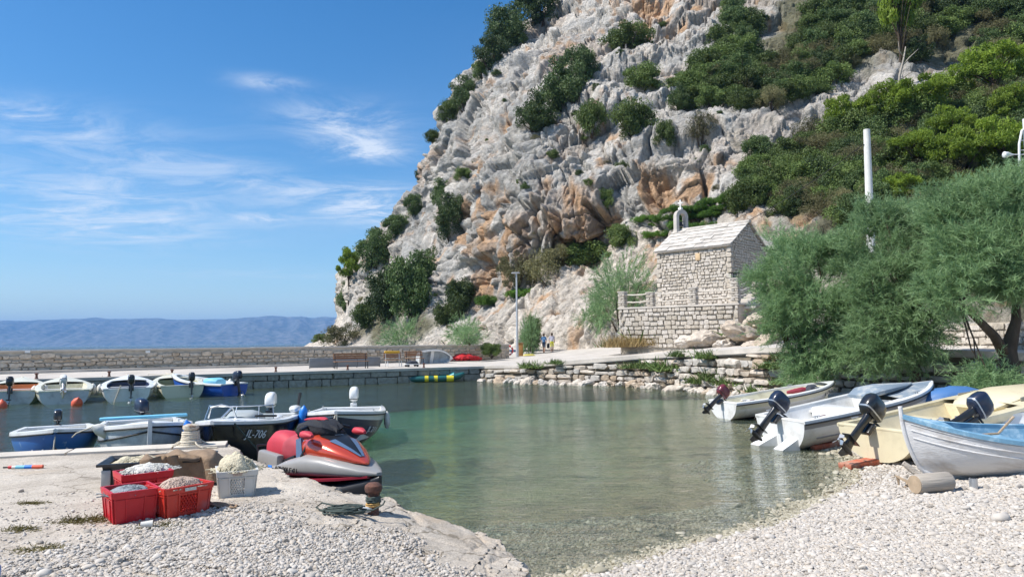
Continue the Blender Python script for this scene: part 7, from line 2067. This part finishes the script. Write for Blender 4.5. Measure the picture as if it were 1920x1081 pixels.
blob([(-.42, .05, 6.94, 7.0), (-.35, .13, 6.93, 7.04), (.2, .14, 6.93, 7.05), (.3, .05, 6.95, 7.01)], 3).build('lamp_head', M['galv'], lp)
bx = thing('wooden_box', 'upright brown wooden board box right of the street lamp', 'box', on_deck(at(974, 663, 61.2)))
MB().box((.1, 0, .55), (.42, .35, 1.1), bev=.02).build('body', mat('brown_board', (.36, .18, .05), .8, var=.2), bx); MB().box((.1, 0, 1.12), (.5, .42, .05)).build('lid', M['bench_wood'], bx)
lr = thing('life_ring', 'red life ring on a small post left of the street lamp', 'life ring', on_deck(at(953, 664, 58.6)))
mb_ = MB(); pts_ = [(.36 * math.cos(a), -.06, .62 + .36 * math.sin(a)) for a in [2 * math.pi * k / 24 for k in range(25)]]; mb_.tube(pts_, .075, 10, cap=False); mb_.build('ring', mat('life_ring_red', (.62, .05, .06), .5), lr)
MB().box((0, .03, .45), (.08, .08, 1.2)).build('post', M['galv'], lr)
for k in range(4):
    a = R(45 + 90 * k); MB().tube([(.29 * math.cos(a), -.06, .62 + .29 * math.sin(a)), (.435 * math.cos(a), -.06, .62 + .435 * math.sin(a))], .085, 8).build('band', M['letter_white'], lr)
yk = blob([(-.5, .05, 0, .06), (-.35, .18, 0, .14), (.3, .2, 0, .15), (.55, .05, 0, .05)], 2.4); tag(yk.build('yellow_float', mat('yellow_plastic', (.72, .62, .14), .4), None, on_deck(at(992, 661, 60)) + Vector((0, 0, .02))), 'small yellow float lying on the path by the lamp', 'float')
# inflatable kayak below the pier
kp = gz(812, 716, 0) + Vector((.0, .35, .10))
ky = thing('inflatable_kayak', 'green and yellow inflatable kayak floating under the pier', 'kayak', kp, pd_ang - R(20))
M['k_green'] = mat('dark_green_pvc', (.012, .10, .095), .35, coat=.2); M['k_yellow'] = mat('yellow_pvc', (.70, .58, .03), .4, coat=.2); M['k_teal'] = mat('teal_pvc', (.02, .22, .24), .35)
for sd in (1, -1):
    pts_ = [(-1.75, 0, .16), (-1.55, sd * .25, .12), (-1.0, sd * .36, .10), (0, sd * .40, .10), (1.0, sd * .36, .12), (1.5, sd * .25, .22), (1.8, 0, .36)]
    MB().tube(pts_, [.12, .17, .18, .18, .18, .17, .11], 12).build('side_tube', M['k_green'], ky)
    for x in (-.55, .0, .75):
        w_ = .22 if x < .7 else .42
        MB().tube([(x, sd * .392, .105), (x + w_, sd * .392, .108)], .187, 12, cap=False).build('yellow_stripe', M['k_yellow'], ky)
MB().box((0, 0, .06), (2.8, .55, .06), bev=.02).build('floor', M['k_teal'], ky); blob([(.9, .2, .1, .3), (1.2, .28, .1, .46), (1.45, .1, .12, .3)], 2.6).build('backrest', M['k_teal'], ky)

for i, px in enumerate((70, 205, 322, 520, 655, 800)):
    p = P_L + PIER_D * 1.0; u = min(np.linspace(0, pl_len, 400), key=lambda u: abs(pp(u, 0).x / pp(u, 0).y - ray(px, 690).x / ray(px, 690).y)); q = pp(u, .85, -.35)
    o = thing('pier_bollard', ('small iron bollard on the far pier, leftmost', 'small iron bollard on the far pier between the second and third boats', 'small iron bollard on the far pier behind the fourth boat', 'small iron bollard on the far pier right of the blue boat', 'small iron bollard on the far pier in front of the wooden bench', 'small iron bollard on the far pier near the kayak')[i], 'bollard', q, group='bollards on the far pier')
    MB().lathe([(.10, -.02), (.08, .02), (.055, .06), (.05, .20), (.085, .22), (.09, .25), (.05, .28)], 12).build('post', M['rust'], o)
# ---------------- utility pole, wire, lamp at the right edge
M['concrete_pole'] = mat('white_concrete_pole', (.66, .65, .61), .8, var=.12, vscale=3)
up_b = at(1638, 600, 33.0); up_b.z = 1.8; up_t = at(1625, 243, 33.0)
up = thing('utility_pole', 'white concrete utility pole rising above the tamarisks', 'pole', up_b)
MB().tube([(0, 0, 0), (up_t - up_b) * .5, up_t - up_b], [.21, .18, .145], 12).build('shaft', M['concrete_pole'], up)
MB().tube([(up_t - up_b) * .93 + Vector((-.2, 0, 0)), (up_t - up_b) * .93 + Vector((.2, 0, 0))], .03, 6).build('bracket', M['iron'], up)
wa = up_b + (up_t - up_b) * .93 + Vector((-.2, 0, 0)); wb = at(1325, 447, 57); d = wb - wa
tag(MB().tube([d * s - Vector((0, 0, 1)) * 0.5 * 4 * s * (1 - s) for s in [i / 24 for i in range(25)]], .022, 4).build('overhead_wire', M['iron'], None, wa), 'black overhead wire sagging from the white pole down behind the chapel', 'wire')
lb = at(1948, 640, 22); lb.z = 1.7
el = thing('wall_lamp', 'white lamp on a thin arm reaching in at the right edge', 'lamp', lb)
top = at(1930, 235, 22) - lb
MB().tube([(0, 0, 0), (0, 0, top.z + .2)], .07, 10).build('post', M['gel_white'], el)
z_l = at(1890, 290, 22) - lb
hoop = [at(1916, 328, 22) - lb, at(1911, 300, 22) - lb, at(1911, 270, 22) - lb, at(1916, 245, 22) - lb, at(1926, 238, 22) - lb]
MB().tube(hoop, .035, 8).build('hoop', M['gel_white'], el)
MB().tube([Vector((0, 0, z_l.z)), z_l + Vector((.1, 0, 0))], .016, 6).build('arm', M['gel_white'], el)
MB().lathe([(.02, -.18), (.04, -.10), (.09, .02), (.10, .12), (.06, .15)], 12, Matrix.Translation(z_l) @ Matrix.Rotation(R(-90), 4, 'Y')).build('lamp_head', M['gel_white'], el)
for k in range(4): MB().tube([hoop[1] + (hoop[3] - hoop[1]) * (k / 3), Vector((0, 0, (hoop[1] + (hoop[3] - hoop[1]) * (k / 3)).z))], .012, 5).build('bar', M['gel_white'], el)

# ---------------- two walkers
def walker(label, p, rz, shirt, shorts, hat, step):
    t = thing('person', label, 'person', p, rz, 'walkers on the path')
    J = {'pel': (0, 0, .95), 'waist': (0, .01, 1.10), 'chest': (0, 0, 1.32), 'neck': (0, .0, 1.47), 'head': (0, -.02, 1.58), 'top': (0, -.01, 1.70),
         'shl': (.17, 0, 1.41), 'ell': (.24, .05 * step, 1.14), 'wrl': (.25, -.10 * step, .92), 'hal': (.25, -.13 * step, .84), 'shr': (-.17, 0, 1.41), 'elr': (-.24, -.02, 1.14), 'wrr': (-.25, .12 * step, .92), 'har': (-.25, .15 * step, .84),
         'hil': (.09, 0, .90), 'knl': (.10, -.12 * step, .50), 'anl': (.10, -.14 * step, .09), 'tol': (.10, -.28 * step, .04), 'hir': (-.09, 0, .90), 'knr': (-.10, .05 * step, .50), 'anr': (-.10, .24 * step, .12), 'tor': (-.10, .12 * step, .04)}
    Rr = {'pel': .15, 'waist': .14, 'chest': .165, 'neck': .06, 'head': .10, 'top': .075, 'shl': .075, 'shr': .075, 'ell': .048, 'elr': .048, 'wrl': .034, 'wrr': .034, 'hal': .036, 'har': .036, 'hil': .10, 'hir': .10, 'knl': .065, 'knr': .065, 'anl': .045, 'anr': .045, 'tol': .035, 'tor': .035}
    E = [('pel', 'waist'), ('waist', 'chest'), ('chest', 'neck'), ('neck', 'head'), ('head', 'top'), ('chest', 'shl'), ('shl', 'ell'), ('ell', 'wrl'), ('wrl', 'hal'), ('chest', 'shr'), ('shr', 'elr'), ('elr', 'wrr'), ('wrr', 'har'), ('pel', 'hil'), ('hil', 'knl'), ('knl', 'anl'), ('anl', 'tol'), ('pel', 'hir'), ('hir', 'knr'), ('knr', 'anr'), ('anr', 'tor')]
    ks = list(J); me = bpy.data.meshes.new('body'); me.from_pydata([J[k] for k in ks], [(ks.index(a), ks.index(b)) for a, b in E], [])
    o = bpy.data.objects.new('body', me); COL.objects.link(o); o.modifiers.new('skin', 'SKIN'); sd_ = o.modifiers.new('sub', 'SUBSURF'); sd_.levels = 1; sd_.render_levels = 1
    for i, k in enumerate(ks):
        sv = me.skin_vertices[0].data[i]; sv.radius = (Rr[k], Rr[k]); sv.use_root = (k == 'pel')
    m2 = bpy.data.meshes.new_from_object(o.evaluated_get(bpy.context.evaluated_depsgraph_get())); bpy.data.objects.remove(o)
    for m_ in (M['skin'], shirt, shorts, M['rubber']): m2.materials.append(m_)
    for f in m2.polygons:
        z = f.center.z; f.use_smooth = True
        f.material_index = 3 if z < .07 else 0 if z < .52 else 2 if (z < .99 and abs(f.center.x) < .21) else 1 if (z < 1.46 and (z > 1.12 or abs(f.center.x) < .20)) else 0
    link('body', m2, t)
    blob([(-.10, .03, 1.58, 1.68), (-.06, .095, 1.57, 1.73), (.02, .115, 1.54, 1.755), (.09, .10, 1.50, 1.73), (.12, .05, 1.52, 1.66)], 2.2, 14).build('hair', hat, t, rot=(0, 0, R(90)))
    return t
M['skin'] = mat('tanned_skin', (.42, .24, .16), .6); M['shirt_blue'] = mat('blue_pattern_shirt', (.03, .12, .32), .9, dirt=(.25, .42, .55), dscale=9, dlo=.5, dhi=.6); M['shirt_grey'] = mat('lilac_grey_shirt', (.45, .44, .52), .9); M['shorts_yellow'] = mat('yellow_shorts', (.62, .60, .05), .8); M['shorts_navy'] = mat('navy_shorts', (.02, .04, .09), .9); M['hair_dark'] = mat('dark_brown_hair', (.05, .03, .02), .7)
w1 = walker('person in a blue patterned shirt and dark shorts walking by the bush', on_deck(at(1020, 655, 64)), R(160), M['shirt_blue'], M['shorts_navy'], M['hair_dark'], 1)
w2 = walker('person in a grey shirt and yellow shorts walking on the path', on_deck(at(1035, 655, 64)), R(185), M['shirt_grey'], M['shorts_yellow'], M['hair_dark'], -1)
bp2 = blob([(-.12, .10, 1.0, 1.30), (0, .17, .95, 1.42), (.12, .14, .98, 1.38)], 3, 14); tag(bp2.build('shoulder_bag', M['fabric_black'], None, on_deck(at(1028, 655, 64)) + Vector((0, 0, -.55))), 'black bag carried between the two walkers', 'bag')
plant('tamarisk', on_deck(at(991, 660, 64)), 44 * pxm(64), 74 * pxm(64), 'dense upright bush beside the two walkers', 'bushes by the pier'); plant('oak', on_deck(at(998, 660, 65)), 40 * pxm(65), 60 * pxm(65), 'dark bush behind the upright one by the walkers', 'bushes by the pier')
# ================================================================== PEBBLES
def pebble_stuff(name, label, P, S, mats_seed, m):
    """points -> instanced pebbles (geometry nodes)"""
    n = len(P)
    me = bpy.data.meshes.new(name); me.vertices.add(n); me.vertices.foreach_set('co', P.astype(np.float32).ravel())
    r = np.random.default_rng(mats_seed)
    sa = me.attributes.new('psize', 'FLOAT_VECTOR', 'POINT'); sa.data.foreach_set('vector', S.astype(np.float32).ravel())
    ra = me.attributes.new('prot', 'FLOAT_VECTOR', 'POINT'); ra.data.foreach_set('vector', np.column_stack((r.normal(size=n) * .3, r.normal(size=n) * .3, r.random(n) * 6.28)).astype(np.float32).ravel())
    o = link(name, me)
    ng = bpy.data.node_groups.new(name, 'GeometryNodeTree')
    ng.interface.new_socket('Geometry', in_out='INPUT', socket_type='NodeSocketGeometry'); ng.interface.new_socket('Geometry', in_out='OUTPUT', socket_type='NodeSocketGeometry')
    N = ng.nodes.new; gi, go = N('NodeGroupInput'), N('NodeGroupOutput')
    ico = N('GeometryNodeMeshIcoSphere'); ico.inputs['Subdivisions'].default_value = 2; ico.inputs['Radius'].default_value = .5
    sp = N('GeometryNodeSetPosition'); nz = N('ShaderNodeTexNoise'); nz.inputs['Scale'].default_value = 1.6; nz.inputs['Detail'].default_value = 1
    sub = N('ShaderNodeVectorMath'); sub.operation = 'SUBTRACT'; sub.inputs[1].default_value = (.5, .5, .5); mul = N('ShaderNodeVectorMath'); mul.operation = 'SCALE'; mul.inputs['Scale'].default_value = .55
    ng.links.new(nz.outputs['Color'], sub.inputs[0]); ng.links.new(sub.outputs[0], mul.inputs[0]); ng.links.new(ico.outputs['Mesh'], sp.inputs['Geometry']); ng.links.new(mul.outputs[0], sp.inputs['Offset'])
    ss = N('GeometryNodeSetShadeSmooth'); ng.links.new(sp.outputs[0], ss.inputs['Geometry'])
    sm = N('GeometryNodeSetMaterial'); sm.inputs['Material'].default_value = m; ng.links.new(ss.outputs[0], sm.inputs['Geometry'])
    iop = N('GeometryNodeInstanceOnPoints'); ng.links.new(gi.outputs[0], iop.inputs['Points']); ng.links.new(sm.outputs[0], iop.inputs['Instance'])
    a1 = N('GeometryNodeInputNamedAttribute'); a1.data_type = 'FLOAT_VECTOR'; a1.inputs['Name'].default_value = 'psize'; a2 = N('GeometryNodeInputNamedAttribute'); a2.data_type = 'FLOAT_VECTOR'; a2.inputs['Name'].default_value = 'prot'
    e2r = N('FunctionNodeEulerToRotation'); ng.links.new(a2.outputs['Attribute'], e2r.inputs[0]); ng.links.new(e2r.outputs[0], iop.inputs['Rotation']); ng.links.new(a1.outputs['Attribute'], iop.inputs['Scale'])
    ng.links.new(iop.outputs[0], go.inputs[0])
    md = o.modifiers.new('pebbles', 'NODES'); md.node_group = ng
    me.materials.append(m)
    return tag(o, label, 'pebbles', kind='stuff')
def pebble_mat(name, cols):
    m = bpy.data.materials.new(name); m.use_nodes = True; nt = m.node_tree; N = nt.nodes.new; b = nt.nodes['Principled BSDF']; b.inputs['Roughness'].default_value = .8; b.inputs['Specular IOR Level'].default_value = .3
    oi = N('ShaderNodeObjectInfo'); cr = N('ShaderNodeValToRGB'); e = cr.color_ramp.elements
    e[0].position = 0; e[0].color = (*cols[0], 1); e[1].position = 1; e[1].color = (*cols[-1], 1)
    for k, c in enumerate(cols[1:-1]): x = e.new((k + 1) / (len(cols) - 1)); x.color = (*c, 1)
    nt.links.new(oi.outputs['Random'], cr.inputs[0]); nt.links.new(cr.outputs[0], b.inputs['Base Color'])
    return m
M['pebble'] = pebble_mat('pebble', [(.28, .25, .215), (.44, .40, .35), (.52, .475, .42), (.45, .385, .31), (.57, .53, .475), (.38, .35, .315), (.50, .45, .39)])
M['pebble_wet'] = pebble_mat('pebble_wet', [(.18, .16, .11), (.34, .31, .23), (.46, .42, .33), (.29, .26, .18), (.40, .37, .29)])
def scatter_beach():
    r = np.random.default_rng(77)
    def cand(n, x0, x1, y0, y1): return r.uniform(x0, x1, n), r.uniform(y0, y1, n)
    # dense near us, thinner further away
    xs, ys = [], []
    for n, box in ((250000, (-1.0, 8.6, 4.6, 11.0)), (60000, (3.5, 14, 10.5, 16)), (9000, (6, 18, 16, 26))):
        a, b = cand(n, *box); xs.append(a); ys.append(b)
    X = np.concatenate(xs); Y = np.concatenate(ys)
    d = seg_dist(X, Y, SHORE); inf = np.abs(X / Y) < .80
    edge = .16 + .14 * fbm(np.stack((X * .9, Y * .9, X * 0), -1), 3, 5) + .05 * r.normal(size=len(X))
    land = (d > edge) & inf; wet = (d > -5) & (d <= edge) & inf & (r.random(len(X)) < np.exp(np.minimum(d, 0) / 1.8))
    for nm, msk, m, lab in (('beach_pebbles', land, M['pebble'], 'pale grey and white pebbles covering the beach'), ('wet_pebbles', wet, M['pebble_wet'], 'wet brown pebbles at the edge of the water')):
        x, y = X[msk], Y[msk]; far = 1 + np.clip((y - 9) / 8, 0, 1) * 1.0
        s = np.exp(r.normal(size=len(x)) * .48) * .0165 * far
        big = r.random(len(x)) < .02; s = np.where(big, s * 1.7, s)
        z = beach_z(x, y) + s * .12
        S = np.column_stack((s * (1 + .35 * r.random(len(x))), s, s * (.45 + .3 * r.random(len(x)))))
        pebble_stuff(nm, lab, np.column_stack((x, y, z)), S, 5, m)
    # gravel lying on the quay
    poly = [(-60, 1100), (60, 1046), (140, 1030), (190, 1006), (300, 982), (370, 958), (470, 948), (545, 962), (560, 990), (650, 998), (770, 1002), (795, 1040), (850, 1068), (985, 1100), (985, 1300), (-200, 1300)]
    n = 230000; X, Y = r.uniform(-6.5, .8, n), r.uniform(3.6, 8.6, n)
    keep = np.zeros(n, bool)
    jx, jy = r.normal(size=n) * 9, r.normal(size=n) * 9
    z = quay_base(X, Y); Rm = np.array(CAM_R.transposed()); v = (Rm @ np.stack((X, Y, z - CAM_H)))
    px = 960 + FPX * v[0] / -v[2] + jx; py = 540.5 - FPX * v[1] / -v[2] + jy
    pl = poly; j = len(pl) - 1
    for i in range(len(pl)):
        c = ((pl[i][1] > py) != (pl[j][1] > py)) & (px < (pl[j][0] - pl[i][0]) * (py - pl[i][1]) / (pl[j][1] - pl[i][1] + 1e-9) + pl[i][0]); keep ^= c; j = i
    keep |= (py > 850) & (r.random(n) < .05) & (px < 640)
    x, y = X[keep], Y[keep]
    ok = seg_dist(x, y, [tuple(q[:2]) for q in QEDGE[::6]]) > .10
    x, y = x[ok], y[ok]
    s = np.exp(r.normal(size=len(x)) * .48) * .0142
    s = np.where(y > 7.6, s * .7, s)
    S = np.column_stack((s * (1 + .35 * r.random(len(x))), s, s * (.5 + .3 * r.random(len(x)))))
    pebble_stuff('quay_gravel', 'pale loose gravel spread over the near quay', np.column_stack((x, y, quay_z(x, y) + s * .08)), S, 6, M['pebble'])
scatter_beach()
# ------------------------------------------------------------------ air between here and the far island
def build_haze():
    m = bpy.data.materials.new('haze'); m.use_nodes = True
    nt = m.node_tree; nt.nodes.clear()
    out = nt.nodes.new('ShaderNodeOutputMaterial'); v = nt.nodes.new('ShaderNodeVolumePrincipled')
    v.inputs['Color'].default_value = (0.22, 0.52, 1.0, 1); v.inputs['Density'].default_value = 0.000095
    v.inputs['Anisotropy'].default_value = 0.0
    nt.links.new(v.outputs[0], out.inputs['Volume'])
    mb = MB(); mb.box((0, 14000, 215), (64000, 33000, 530))
    tag(mb.build('haze', m, smooth=False), 'thin blue haze over the channel and the far island', 'haze', kind='stuff')
build_haze()
